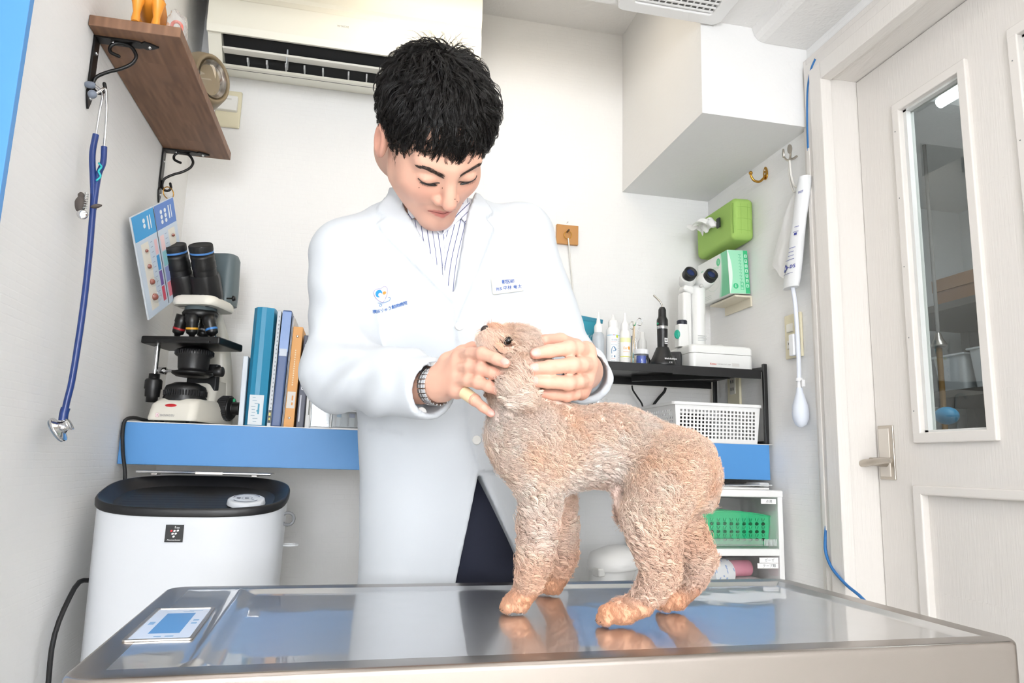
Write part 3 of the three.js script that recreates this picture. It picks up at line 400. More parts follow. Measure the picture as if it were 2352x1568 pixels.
  const rf = lathe([[0, -0.02], [0.012, -0.016], [0.028, 0.002], [0.035, 0.012]], 32); at(rf, 0, 0.052, 0.026, Math.PI / 2); rf.scale(0.85, 1, 1); mesh('reflector', rf, S(0x9a948c, 0.2, 0.9), lp);
  mesh('dial', at(cyl(0.018, 0.016, 0.02), -0.03, 0.09, -0.03), S(0xe8e4da, 0.4), lp); mesh('tip', at(new THREE.SphereGeometry(0.005, 12, 8), -0.02, 0.112, -0.02), S(0xd9603a, 0.4), lp);
}
// remote holder / switch plate high on the back wall
{
  const s = thing('remote_holder', 'ivory wall plate with a white remote control under the air conditioner', 'wall plate', [-0.415, 2.026, ZB]);
  mesh('plate', box(0.07, 0.112, 0.01, 0, 0, 0.006, 0.004), MAT.ivory, s); mesh('remote', box(0.058, 0.045, 0.016, -0.003, 0.012, 0.017, 0.003), S(0xf0efea, 0.4), s); mesh('slot', box(0.016, 0.004, 0.002, 0.002, 0.022, 0.0255), S(0xd9d7d0, 0.5), s);
}
// ---------------------------------------------------------------- stethoscope on the front bracket
{
  const s = thing('stethoscope', 'navy blue stethoscope hanging from the front shelf bracket', 'stethoscope', [0, 0, 0]);
  const navy = S(0x1d3672, 0.28), Z = -1.318;
  const e1 = [[-0.503, 1.6775, Z], [-0.496, 1.679, Z], [-0.486, 1.6765, Z], [-0.477, 1.668, Z], [-0.4735, 1.656, Z + 0.004], [-0.4745, 1.6271, Z + 0.005], [-0.4755, 1.5799, Z + 0.005]], e2 = [[-0.481, 1.6535, Z + 0.018], [-0.4755, 1.662, Z + 0.014], [-0.4705, 1.673, Z + 0.005], [-0.466, 1.6447, Z + 0.002], [-0.4635, 1.6041, Z], [-0.4615, 1.5599, Z]];
  mesh('ear_tube', tube(e1, 0.0022, 50, 8), MAT.chrome, s); mesh('ear_tube', tube(e2, 0.0022, 50, 8), MAT.chrome, s);
  mesh('ear_tip', at(lathe([[0, -0.008], [0.004, -0.008], [0.0062, -0.003], [0.0062, 0.004], [0.004, 0.009], [0.0015, 0.01]], 20), -0.4965, 1.6785, Z, 0, 0, Math.PI / 2), S(0x777f8d, 0.5), s);
  mesh('ear_tip', at(new THREE.SphereGeometry(0.0075, 16, 12), -0.484, 1.652, Z + 0.02), S(0x777f8d, 0.5), s);
  const main = [[-0.4755, 1.585, Z + 0.005], [-0.4772, 1.5499, Z + 0.004], [-0.4715, 1.5069, Z + 0.004], [-0.4665, 1.4681, Z + 0.003], [-0.464, 1.4139, Z + 0.002], [-0.4625, 1.3527, Z], [-0.4615, 1.2776, Z], [-0.4625, 1.2039, Z], [-0.4645, 1.146, Z], [-0.468, 1.112, Z], [-0.469, 1.088, Z]];
  mesh('tubing', [tube(main, 0.0052, 90, 14), tube([[-0.4615, 1.566, Z], [-0.46, 1.536, Z], [-0.4635, 1.5156, Z + 0.002], [-0.4645, 1.4839, Z + 0.003], [-0.4645, 1.45, Z + 0.003]], 0.005, 40, 14), tube([[-0.468, 1.107, Z], [-0.4695, 1.097, Z], [-0.4695, 1.086, Z]], 0.007, 10, 14)], navy, s);
  const ch = thing('koala_charm', 'grey fuzzy clip charm with a silver pendant on the stethoscope tubing', 'charm', [-0.472, 1.452, Z + 0.012]);
  const cm = S(0x57504c, 0.9), lump = (sx, sy, sz, x, y, z) => { const g = new THREE.SphereGeometry(1, 28, 20), p = g.attributes.position; for (let i = 0; i < p.count; i++) { const k = 1 + 0.08 * noise(p.getX(i) * 6, p.getY(i) * 6, p.getZ(i) * 6 + x * 90); p.setXYZ(i, p.getX(i) * sx * k + x, p.getY(i) * sy * k + y, p.getZ(i) * sz * k + z); } g.computeVertexNormals(); return g; };
  mesh('body', [lump(0.0085, 0.015, 0.008, -0.0105, 0.002, 0), lump(0.005, 0.006, 0.006, -0.011, 0.017, 0)], cm, ch); mesh('arm', at(lump(0.009, 0.0035, 0.004, 0, 0, 0), 0.013, 0.002, -0.004, 0, 0, 0.3), cm, ch);
  mesh('spring', tube(Array.from({ length: 49 }, (_, k) => [-0.002 + 0.0028 * Math.cos(k * 0.785 * 1.6), 0.022 - k * 0.0006, 0.003 + 0.0028 * Math.sin(k * 0.785 * 1.6)]), 0.0007, 200, 5), MAT.chrome, ch);
  mesh('pendant', at(lathe([[0, 0.003], [0.004, 0.0032], [0.0075, 0.0016], [0.0085, 0], [0.0075, -0.0016], [0, -0.002]], 28), -0.003, -0.018, 0.006, Math.PI / 2, 0.4, 0), MAT.chrome, ch);
  mesh('string', capTube([[-0.464, 1.532, Z + 0.007], [-0.459, 1.526, Z + 0.008], [-0.462, 1.517, Z + 0.009], [-0.458, 1.508, Z + 0.009], [-0.463, 1.50, Z + 0.009]], 0.0018, 24, 6), S(0x27aab0, 0.6), s, 'turquoise thread tied at the fork');
  const cp = mesh('chestpiece', [at(lathe([[0, -0.003], [0.020, -0.003], [0.022, 0], [0.021, 0.003], [0.012, 0.006], [0.008, 0.012], [0.009, 0.016], [0.011, 0.02], [0, 0.021]], 36), -0.4755, 1.0705, Z, 0, 0, -1.0), cyl(0.004, 0.0045, 0.022, -0.4675, 1.072, Z, 14)], MAT.chrome, s);
  mesh('diaphragm', at(cyl(0.0205, 0.0205, 0.002, 0, -0.004, 0), -0.4755, 1.0705, Z, 0, 0, -1.0), S(0x6f7c88, 0.35), s);
}
// ---------------------------------------------------------------- sample card hanging from the rear bracket
{
  const cd = thing('sample_card', 'folded blue sample card with four clear domes hanging from the rear bracket', 'card', [-0.452, 1.632, -1.74]);
  // card space: u along the top edge away from the ring, v down; the card hangs by its corner, turned in its own plane
  const e1 = V(-0.2, -0.56, 0.80).normalize(), e2 = V(0.1, -0.81, -0.55).normalize(); e2.addScaledVector(e1, -e2.dot(e1)).normalize();
  const ux = e1.clone().negate(), uy = e2.clone().negate(), mtx = new THREE.Matrix4().makeBasis(ux, uy, ux.clone().cross(uy));
  const put = (g) => g.applyMatrix4(mtx), HW = 0.095, H = 0.235;
  for (let k = 0; k < 2; k++) {
    const uc = -HW * (k + 0.5) - 0.001 * k, p = mesh('panel', put(box(HW, H, 0.004, uc, -H / 2, 0, 0.001)), S(0xd8dfe6, 0.4), cd);
    const pr = decal('print', HW - 0.003, H - 0.003, 512, (x, W, Hh) => {
      fillBg(x, W, Hh, '#cfdcea'); x.fillStyle = k ? '#3ea0dc' : '#5f86cc'; x.fillRect(0, 0, W, Hh * 0.24);
      x.fillStyle = '#eef4fb'; for (let i = 0; i < (k ? 2 : 6); i++) { x.beginPath(); x.arc(W * (k ? 0.5 : 0.3 + (i % 2) * 0.2), Hh * (0.08 + Math.floor(k ? i : i / 2) * 0.05), W * 0.055, 0, 7); x.fill(); } x.fillRect(W * 0.66, Hh * 0.05, W * 0.06, Hh * 0.13); x.fillRect(W * 0.78, Hh * 0.05, W * 0.04, Hh * 0.13);
      x.fillStyle = '#e9e6dc'; x.fillRect(W * (k ? 0.2 : 0.5), Hh * 0.28, W * 0.34, Hh * 0.66);
      const bands = ['#efc9cf', '#4fa0dc', '#7a63a8', '#d8586e'], b2 = ['#f0d3d5', '#9ad4da', '#98a6d8', '#ef8f9c']; (k ? bands : b2).forEach((c, i) => { x.fillStyle = c; x.fillRect(W * (k ? 0.80 : 0.06), Hh * (0.3 + i * 0.16), W * (k ? 0.14 : 0.2), Hh * 0.15); });
      x.fillStyle = '#8fa3bd'; for (let i = 0; i < 12; i++) x.fillRect(W * (k ? 0.62 : 0.32), Hh * (0.3 + i * 0.05), W * 0.1, Hh * 0.006);
    }, p, [0, 0, 0]);
    pr.geometry.translate(uc, -H / 2, 0.0024); put(pr.geometry);
    for (let i = 0; i < 4; i++) {
      const r = 0.0042 + i * 0.0017, u = k ? -HW * 2 + 0.036 : -0.03, v = -(0.084 + i * 0.036), d = mesh('dome', put(at(new THREE.SphereGeometry(r * 1.7, 20, 10, 0, 7, 0, Math.PI / 2), u, v, 0.0026, Math.PI / 2)), MAT.acrylic, p);
      mesh('specimen', put(at(new THREE.SphereGeometry(r * 0.85, 14, 10), u - 0.001, v, 0.0045)), S(0x8a4a3c, 0.45), d);
    }
  }
  mesh('fold', put(box(0.0015, H - 0.01, 0.0052, -HW - 0.0005, -H / 2, 0)), S(0x5a6068, 0.5), cd);
  mesh('ring', at(new THREE.TorusGeometry(0.014, 0.0012, 8, 30), -0.012, 0.012, -0.012, 0, 0.9, 0.3), MAT.brass, cd);
}
// ---------------------------------------------------------------- microscope
{
  const m = thing('microscope', 'cream and black binocular microscope at the left end of the counter', 'microscope', [-0.384, 1.1068, -1.84], -17 * D);
  const cream = S(0xe9e5d9, 0.35), blk = S(0x121213, 0.38), gg = S(0x5d6a6e, 0.4);
  const rr2 = (w, d, r, y, z, x = 0) => roundRect(w, d, r, 4).map(([a, b]) => [x + a, y, z - b]);
  // base: wedge foot, wide at the front, with a raised rear block
  mesh('base', [loft([rr2(0.112, 0.20, 0.016, 0.005, -0.01), rr2(0.116, 0.204, 0.018, 0.010, -0.01), rr2(0.112, 0.196, 0.02, 0.042, -0.014), rr2(0.096, 0.178, 0.02, 0.056, -0.022), rr2(0.085, 0.165, 0.02, 0.058, -0.025)]), loft([rr2(0.086, 0.105, 0.02, 0.05, -0.06), rr2(0.082, 0.095, 0.02, 0.075, -0.066), rr2(0.074, 0.08, 0.02, 0.11, -0.073)])], cream, m);
  for (const x of [-0.04, 0.035]) mesh('foot', cyl(0.01, 0.011, 0.006, x, 0, 0.06, 16), blk, m);
  decal('maker_print', 0.05, 0.012, 512, (x, W, H) => { x.fillStyle = '#e7b3bb'; x.fillRect(W * 0.0, H * 0.1, W * 0.15, H * 0.75); x.strokeStyle = '#fff'; x.lineWidth = H * 0.1; x.strokeRect(W * 0.03, H * 0.22, W * 0.09, H * 0.5); textIn(x, 'SHIMADZU', W * 0.2, H * 0.52, H * 0.55, '#a9a6a4', 'sans-serif', 'bold', 'left'); }, m, [-0.006, 0.016, 0.0925], [0.02, 0, 0], { clear: true });
  mesh('emblem', at(new THREE.SphereGeometry(1, 24, 12).scale(0.0145, 0.004, 0.003), -0.002, 0.039, 0.084, -0.3), S(0xc4242c, 0.35), m, 'red oval emblem');
  mesh('field_lens', at(lathe([[0, 0.03], [0.026, 0.03], [0.034, 0.026], [0.043, 0.022], [0.046, 0.014], [0.045, 0.0], [0.048, -0.006], [0.046, -0.014]], 40), -0.002, 0.066, 0.028), blk, m);
  mesh('field_ring', Array.from({ length: 48 }, (_, k) => { const a = k / 48 * Math.PI * 2; return box(0.0025, 0.012, 0.003, -0.002 + Math.cos(a) * 0.046, 0.071, 0.028 + Math.sin(a) * 0.046); }), S(0x1b1b1d, 0.5), m);
  // arm sweeping up behind
  const armPts = [[0.02, -0.10, 0.05, 0.036], [0.07, -0.105, 0.045, 0.034], [0.13, -0.108, 0.037, 0.031], [0.19, -0.10, 0.031, 0.029], [0.24, -0.082, 0.028, 0.028], [0.275, -0.052, 0.027, 0.028], [0.29, -0.02, 0.026, 0.03]];
  mesh('arm', loft(armPts.map(([y, z, w, t], i) => Array.from({ length: 20 }, (_, k) => { const a = k / 20 * Math.PI * 2, c = Math.cos(a), s = Math.sin(a), tl = i * 0.12; const px = Math.sign(c) * Math.abs(c) ** 0.6 * w, pz = Math.sign(s) * Math.abs(s) ** 0.6 * t; return [px, y + pz * Math.sin(tl) * 0.9, z + pz * Math.cos(tl)]; }))), cream, m);
  // focus knobs
  for (const sx of [1, -1]) { const k = mesh('focus_knob', at(lathe([[0, 0], [0.027, 0], [0.029, 0.004], [0.029, 0.026], [0.026, 0.03], [0.017, 0.031], [0.016, 0.034], [0.016, 0.05], [0.0135, 0.052], [0, 0.052]], 36), 0.042 * sx, 0.045, -0.062, 0, 0, -Math.PI / 2 * sx), blk, m); mesh('grip', Array.from({ length: 30 }, (_, i) => { const a = i / 30 * Math.PI * 2; return box(0.02, 0.004, 0.002, (0.042 + 0.015) * sx, 0.045 + Math.cos(a) * 0.029, -0.062 + Math.sin(a) * 0.029); }), S(0x1d1d1f, 0.5), k); }
  mesh('scale_mark', box(0.006, 0.008, 0.003, 0.083, 0.064, -0.045, 0.001), S(0x24a06a, 0.4), m);
  mesh('slide_rack', bounds(-0.036, 0.04, 0.085, 0.15, -0.048, -0.03, 0.003), S(0x1e1f21, 0.45), m);
  // condenser below the stage
  mesh('condenser', at(lathe([[0, 0], [0.036, 0], [0.046, 0.006], [0.046, 0.011], [0.032, 0.014], [0.034, 0.02], [0.036, 0.046], [0.042, 0.05], [0.042, 0.062], [0.03, 0.068], [0, 0.07]], 40), 0.006, 0.112, 0.02), blk, m);
  mesh('condenser_ring', Array.from({ length: 44 }, (_, k) => { const a = k / 44 * Math.PI * 2; return box(0.002, 0.009, 0.002, 0.006 + Math.cos(a) * 0.0425, 0.168, 0.02 + Math.sin(a) * 0.0425); }), S(0x232326, 0.5), m);
  for (const sx of [1, -1]) mesh('condenser_screw', at(lathe([[0, 0], [0.004, 0], [0.004, 0.02], [0.012, 0.021], [0.012, 0.038], [0, 0.039]], 20).scale(sx > 0 ? 1 : 0.7, 1, sx > 0 ? 1 : 0.7), 0.006 + sx * 0.04, 0.124, 0.03, 0, 0, -Math.PI / 2 * sx), sx > 0 ? blk : MAT.chrome, m);
  // stage with slide clip and coaxial drive
  mesh('stage', [box(0.19, 0.018, 0.12, 0.0, 0.191, 0.02, 0.004), box(0.13, 0.008, 0.012, 0.01, 0.186, 0.083, 0.002), box(0.13, 0.006, 0.03, 0.01, 0.2025, 0.0, 0.001)], blk, m);
  mesh('slide_clip', [box(0.05, 0.0012, 0.003, -0.105, 0.194, 0.052), box(0.05, 0.0012, 0.003, -0.105, 0.188, 0.056)], MAT.chrome, m);
  mesh('drive_shaft', cyl(0.0062, 0.0062, 0.075, -0.07, 0.107, 0.05, 16), MAT.chrome, m);
  mesh('drive_knob', at(lathe([[0, 0], [0.0125, 0], [0.0128, 0.012], [0.016, 0.013], [0.017, 0.03], [0.019, 0.031], [0.019, 0.05], [0.016, 0.054], [0.012, 0.055], [0.012, 0.066], [0, 0.066]], 32), -0.07, 0.048, 0.05), blk, m);
  // objectives and turret
  const tur = mesh('turret', [at(lathe([[0, -0.006], [0.034, -0.008], [0.04, -0.002], [0.041, 0.006], [0.036, 0.012], [0, 0.012]], 40), 0.006, 0.262, 0.012, 0.1)], blk, m);
  for (const [x, z, rz, rx, col] of [[-0.024, 0.034, -0.28, 0.12, 0xa8272d], [0.004, 0.045, 0.0, 0.16, 0xd9a02a], [0.036, 0.032, 0.3, 0.12, 0x3d7fc4], [0.006, -0.022, 0, -0.35, 0x777777]]) {
    const o = mesh('objective', at(lathe([[0, -0.052], [0.006, -0.052], [0.0075, -0.048], [0.0125, -0.045], [0.0135, -0.04], [0.014, -0.02], [0.0155, -0.018], [0.0155, 0.0], [0, 0]], 24), x, 0.258, z, rx, 0, rz), S(0x151515, 0.35), tur); mesh('colour_band', at(lathe([[0.0137, -0.036], [0.0141, -0.035], [0.0141, -0.032], [0.0137, -0.031]], 24), x, 0.258, z, rx, 0, rz), S(col, 0.4), o); mesh('front_lens', at(cyl(0.005, 0.007, 0.006, 0, -0.058), x, 0.258, z, rx, 0, rz), MAT.chrome, o);
  }
  mesh('nose_collar', at(lathe([[0.036, 0], [0.0365, 0.034], [0, 0.034]], 40), 0.006, 0.258, 0.012), gg, m);
  mesh('head_plate', loft([rr2(0.105, 0.12, 0.025, 0.280, 0.0, 0.006), rr2(0.11, 0.126, 0.026, 0.285, 0.0, 0.006), rr2(0.108, 0.124, 0.026, 0.297, 0.0, 0.006), rr2(0.1, 0.115, 0.024, 0.303, 0, 0.006)]), cream, m);
  mesh('lock_screw', at(lathe([[0.002, 0], [0.002, 0.014], [0.007, 0.016], [0.005, 0.022], [0, 0.022]], 16), 0.062, 0.308, 0.0, 0, 0, -Math.PI / 2), MAT.black, m);
  mesh('head_block', loft([rr2(0.092, 0.06, 0.02, 0.30, -0.05, 0.012), rr2(0.094, 0.062, 0.02, 0.33, -0.05, 0.012), rr2(0.09, 0.058, 0.02, 0.418, -0.05, 0.012), rr2(0.082, 0.05, 0.02, 0.43, -0.05, 0.012)]), gg, m, 'grey-green trinocular block');
  // binocular prisms and eyepieces leaning towards the viewer
  const tilt = 0.55;
  mesh('prism_housing', [-1, 1].map((s) => at(loft([[0.030, -0.036], [0.034, -0.02], [0.033, 0.028], [0.031, 0.036]].map(([r, y]) => Array.from({ length: 24 }, (_, k) => { const a = k / 24 * Math.PI * 2; return [Math.sign(Math.cos(a)) * Math.abs(Math.cos(a)) ** 0.75 * r, y, Math.sin(a) * r]; }))), 0.0 + s * 0.026, 0.325, 0.032, tilt, 0, -s * 0.04)), blk, m);
  for (const s of [-1, 1]) {
    const e = mesh('eyepiece', at(lathe([[0.026, 0], [0.0265, 0.03], [0.0255, 0.032], [0.0275, 0.034], [0.0275, 0.05], [0.026, 0.052], [0.027, 0.06], [0.027, 0.07], [0, 0.07]], 32), 0.0 + s * 0.031, 0.338, 0.045, tilt, 0, -s * 0.02), blk, m);
    mesh('blue_band', at(lathe([[0.0262, 0.0], [0.0266, 0.0005], [0.0266, 0.004], [0.0262, 0.0045]], 32).translate(0, 0.0705, 0), 0.0 + s * 0.031, 0.338, 0.045, tilt, 0, -s * 0.02), S(0x4a7fc0, 0.4), e);
    mesh('eyecup', at(lathe([[0.0262, 0.075], [0.0272, 0.078], [0.0272, 0.089], [0.0255, 0.091], [0.023, 0.0895], [0, 0.089]], 32), 0.0 + s * 0.031, 0.338, 0.045, tilt, 0, -s * 0.02), S(0x18181a, 0.6), e);
  }
}
// ---------------------------------------------------------------- files and books
{
  const CY = 1.1068, Z = -1.778, D0 = 0.23, grp = 'files on the counter';
  function vol(name, label, x0, x1, h, lean, col, kind) {
    const g = thing(name, label, name === 'book' ? 'book' : 'file', [(x0 + x1) / 2, CY, Z], 0, grp); g.rotation.z = -lean; const w = x1 - x0; return [g, w, h];
  }
  { // clear sheet file
    const [g, w, h] = vol('document_file', 'thin translucent file standing left of the teal binder', -0.268, -0.256, 0.165, -0.01); mesh('sleeve', box(w, h, D0, 0, h / 2, -D0 / 2 - 0.01, 0.002), S(0xd4dbe2, 0.3), g); mesh('papers', box(w * 0.6, h * 0.985, D0 * 0.98, 0, h / 2, -D0 / 2 - 0.011), S(0xe9ecef, 0.7), g);
  }
  {
    const [g, w, h] = vol('ring_binder', 'wide teal ring binder with a white label, tallest on the counter', -0.2545, -0.204, 0.284, 0.0);
    // spine of four flat facets
    const sec = [[-w / 2, -D0], [-w / 2, -0.02], [-w / 2 + 0.009, -0.004], [-w / 2 + 0.02, 0], [w / 2 - 0.02, 0.0], [w / 2 - 0.003, -0.006], [w / 2, -0.02], [w / 2, -D0]];
    const cover = mesh('cover', toCreasedNormals(loft([0, 0.001, h - 0.001, h].map((y, i) => sec.map(([x, z]) => [x * (i % 3 ? 1 : 0.99), y, z])).map((r) => r.reverse())), 0.3), S(0x2a8ab0, 0.35), g);
    mesh('papers', bounds(-w / 2 + 0.004, w / 2 - 0.004, h, h + 0.0006, -D0, -0.02), S(0xdfe6ea, 0.7), g);
    decal('label', 0.032, 0.07, 256, (x, W, H) => { fillBg(x, W, H, '#dfe6ea'); x.fillStyle = '#9bb3c2'; for (let i = 0; i < 9; i++) x.fillRect(W * (0.12 + 0.3 * hash3(i, 1, 2)), H * (0.08 + i * 0.1), W * (0.2 + 0.3 * hash3(i, 5, 1)), H * 0.025); x.fillStyle = '#3f97b4'; x.fillRect(W * 0.62, H * 0.3, W * 0.12, H * 0.34); x.fillRect(W * 0.55, H * 0.5, W * 0.2, H * 0.06); }, g, [0, 0.038, 0.0006]);
  }
  {
    const [g, w, h] = vol('ring_notebook', 'pale grey notebook with a punched edge between the teal binder and the blue file', -0.2025, -0.1935, 0.279, 0.012); mesh('cover', box(w, h, D0, 0, h / 2, -D0 / 2 - 0.003, 0.0015), S(0xcfd4d8, 0.4), g);
    for (let i = 0; i < 26; i++) mesh('hole', box(0.0022, 0.004, 0.0006, 0.001, 0.014 + i * 0.01, -0.0029), S(0x8d949a, 0.6), g);
    decal('sticker', 0.007, 0.03, 64, (x, W, H) => { fillBg(x, W, H, '#3c3f45'); x.fillStyle = '#d8cf7a'; x.fillRect(W * 0.2, H * 0.2, W * 0.6, H * 0.25); x.fillRect(W * 0.25, H * 0.6, W * 0.5, H * 0.2); }, g, [0, 0.024, -0.0022]);
  }
  {
    const [g, w, h] = vol('ring_binder', 'slate blue file with a lighter upper spine', -0.193, -0.171, 0.281, 0.02); mesh('cover', box(w, h, D0, 0, h / 2, -D0 / 2, 0.004), S(0x4d6390, 0.4), g); mesh('spine_sleeve', box(w * 0.96, 0.098, 0.002, 0, h - 0.053, 0.0004, 0.0008), S(0x7d9bd0, 0.25), g); mesh('spine_label', box(w * 0.8, 0.018, 0.0022, 0, h - 0.104, 0.0005, 0.0006), S(0xcfd8e6, 0.4), g);
  }
  {
    const [g, w, h] = vol('thin_folder', 'thin white folder squeezed between the blue and orange files', -0.1695, -0.1655, 0.27, 0.02); mesh('cover', box(w, h, D0, 0, h / 2, -D0 / 2 - 0.006, 0.001), S(0xe4e6ea, 0.5), g); mesh('edge', box(w * 0.4, h * 0.99, 0.002, 0, h / 2, -0.006), S(0x51546a, 0.5), g);
  }
  {
    const [g, w, h] = vol('ring_binder', 'orange cloth file with a small label near its foot', -0.1645, -0.1415, 0.242, 0.02); mesh('cover', box(w, h, D0, 0, h / 2, -D0 / 2, 0.002), S(0xe8ac6c, 0.6), g);
    decal('spine_print', w * 0.95, h * 0.95, 128, (x, W, H) => { x.fillStyle = '#f6dcb4'; for (let i = 0; i < 16; i++) x.fillRect(W * 0.4, H * (0.22 + i * 0.024), W * 0.14, H * 0.015); x.fillStyle = '#e8e2da'; x.fillRect(W * 0.06, H * 0.66, W * 0.86, H * 0.17); x.fillStyle = '#d98d3a'; x.fillRect(W * 0.55, H * 0.7, W * 0.15, H * 0.05); x.fillRect(W * 0.55, H * 0.77, W * 0.15, H * 0.03); }, g, [0, h / 2, 0.0006], [0, 0, 0], { clear: true });
    for (const y of [0.022, h - 0.024]) mesh('rivet', at(new THREE.SphereGeometry(0.003, 12, 8).scale(1, 1, 0.4), 0, y, 0.0004), MAT.nickel, g);
  }
  {
    const [g, w, h] = vol('book', 'dark navy book with white vertical lettering on its spine', -0.1365, -0.119, 0.222, 0.014); mesh('cover', box(w, h, D0 * 0.85, 0, h / 2, -D0 * 0.425, 0.002), S(0x3a3f52, 0.4), g);
    decal('spine_print', w * 0.9, h * 0.95, 128, (x, W, H) => { x.strokeStyle = '#eceef2'; x.lineWidth = W * 0.09; for (let i = 0; i < 9; i++) { const y = H * (0.08 + i * 0.06), s = W * 0.55, X = W * 0.22; x.strokeRect(X + s * 0.1, y, s * 0.7, H * 0.035); x.beginPath(); x.moveTo(X, y + H * 0.018); x.lineTo(X + s, y + H * 0.018); x.moveTo(X + s * 0.5, y - H * 0.008); x.lineTo(X + s * 0.5, y + H * 0.045); x.stroke(); } x.fillStyle = '#c9ccd6'; x.fillRect(W * 0.2, H * 0.66, W * 0.2, H * 0.3); }, g, [0, h / 2, 0.0005], [0, 0, 0], { clear: true });
  }
  {
    const [g, w, h] = vol('document_file', 'white document stand right of the navy book', -0.1175, -0.1065, 0.21, 0.004); mesh('sleeve', box(w, h, 0.2, 0, h / 2, -0.11, 0.0015), S(0xf0f0ee, 0.4), g); mesh('edge_strip', box(0.002, h * 0.8, 0.004, 0.002, h * 0.55, -0.009), S(0x777a70, 0.5), g);
  }
  // small drawer organiser
  const o = thing('drawer_organizer', 'small clear drawer organizer partly hidden behind the coat sleeve', 'organizer', [-0.105, CY, -1.77]);
  mesh('frame', [bounds(0, 0.002, 0, 0.18, -0.2, 0), bounds(0.047, 0.05, 0, 0.18, -0.2, 0), bounds(0, 0.16, 0, 0.003, -0.2, 0), bounds(0, 0.05, 0.085, 0.088, -0.2, 0), bounds(0.158, 0.16, 0, 0.06, -0.2, 0), bounds(0.05, 0.16, 0.057, 0.06, -0.2, 0), bounds(0, 0.16, 0, 0.18, -0.2, -0.198)], S(0xe6e8ea, 0.35), o);
  for (const [x0, x1, y0, y1] of [[0.003, 0.046, 0.004, 0.084], [0.051, 0.157, 0.004, 0.056], [0.003, 0.046, 0.089, 0.16]]) { const d = mesh('drawer', [bounds(x0, x1, y0, y0 + 0.002, -0.18, 0), bounds(x0, x1, y0, y1, -0.002, 0), bounds(x0, x0 + 0.002, y0, y1, -0.18, 0), bounds(x1 - 0.002, x1, y0, y1, -0.18, 0)], M({ color: 0xf3f6f8, roughness: 0.12, transmission: 0.75, thickness: 0 }), o); mesh('drawer_pull', box((x1 - x0) * 0.5, 0.004, 0.006, (x0 + x1) / 2, y0 + (y1 - y0) * 0.75, 0.003, 0.001), S(0xd9dde2, 0.3), d); }
  tag(mesh('tape_roll', at(new THREE.TorusGeometry(0.010, 0.004, 10, 24), -0.087, CY + 0.019, -1.785, 0.3)), 'small white tape roll inside the left organizer drawer', 'tape').material = S(0xe9e9e6, 0.6);
  const wl = tag(mesh('wet_wipes', [box(0.038, 0.05, 0.03, -0.081, CY + 0.04, -1.84, 0.004)], S(0xb9c0c6, 0.5)), 'grey packet behind the tape roll in the organizer drawer', 'packet');
  for (const [x, c, r, l] of [[-0.038, 0x28a7d8, 0.007, 'small blue capped vial in the organizer drawer'], [-0.026, 0xe8ecef, 0.009, 'small white capped vial in the organizer drawer'], [-0.008, 0x2c57a8, 0.008, 'dark blue capped vial in the organizer drawer']]) { const v = thing('vial', l, 'vial', [x, CY + 0.0065, -1.79], 0, 'vials in the organizer'); mesh('body', cyl(r, r, 0.022, 0, 0, 0, 16), S(0xdfe6ea, 0.2), v); mesh('cap', cyl(r * 0.9, r * 0.9, 0.01, 0, 0.022, 0, 16), S(c, 0.4), v); }
}
// ---------------------------------------------------------------- ceiling vent
{
  const v = thing('ceiling_vent', 'square white ventilation grille on the dropped ceiling', 'vent', [0.70, CEIL, -1.385]);
  mesh('frame', at(extrude(roundRect(0.27, 0.27, 0.02), 0.014, 0.003, [roundRect(0.21, 0.21, 0.012)]), 0, 0, 0, Math.PI / 2), MAT.plasticWhite, v);
  mesh('backing', box(0.21, 0.002, 0.21, 0, -0.006, 0), S(0x9a9a98, 0.7), v);
  for (let k = 0; k < 13; k++) mesh('slat', box(0.205, 0.004, 0.006, 0, -0.011, -0.096 + k * 0.016, 0.001), MAT.plasticWhite, v);
  for (let k = 0; k < 12; k++) mesh('bar', box(0.004, 0.003, 0.2, -0.092 + k * 0.0167, -0.009, 0), MAT.plasticWhite, v);
}
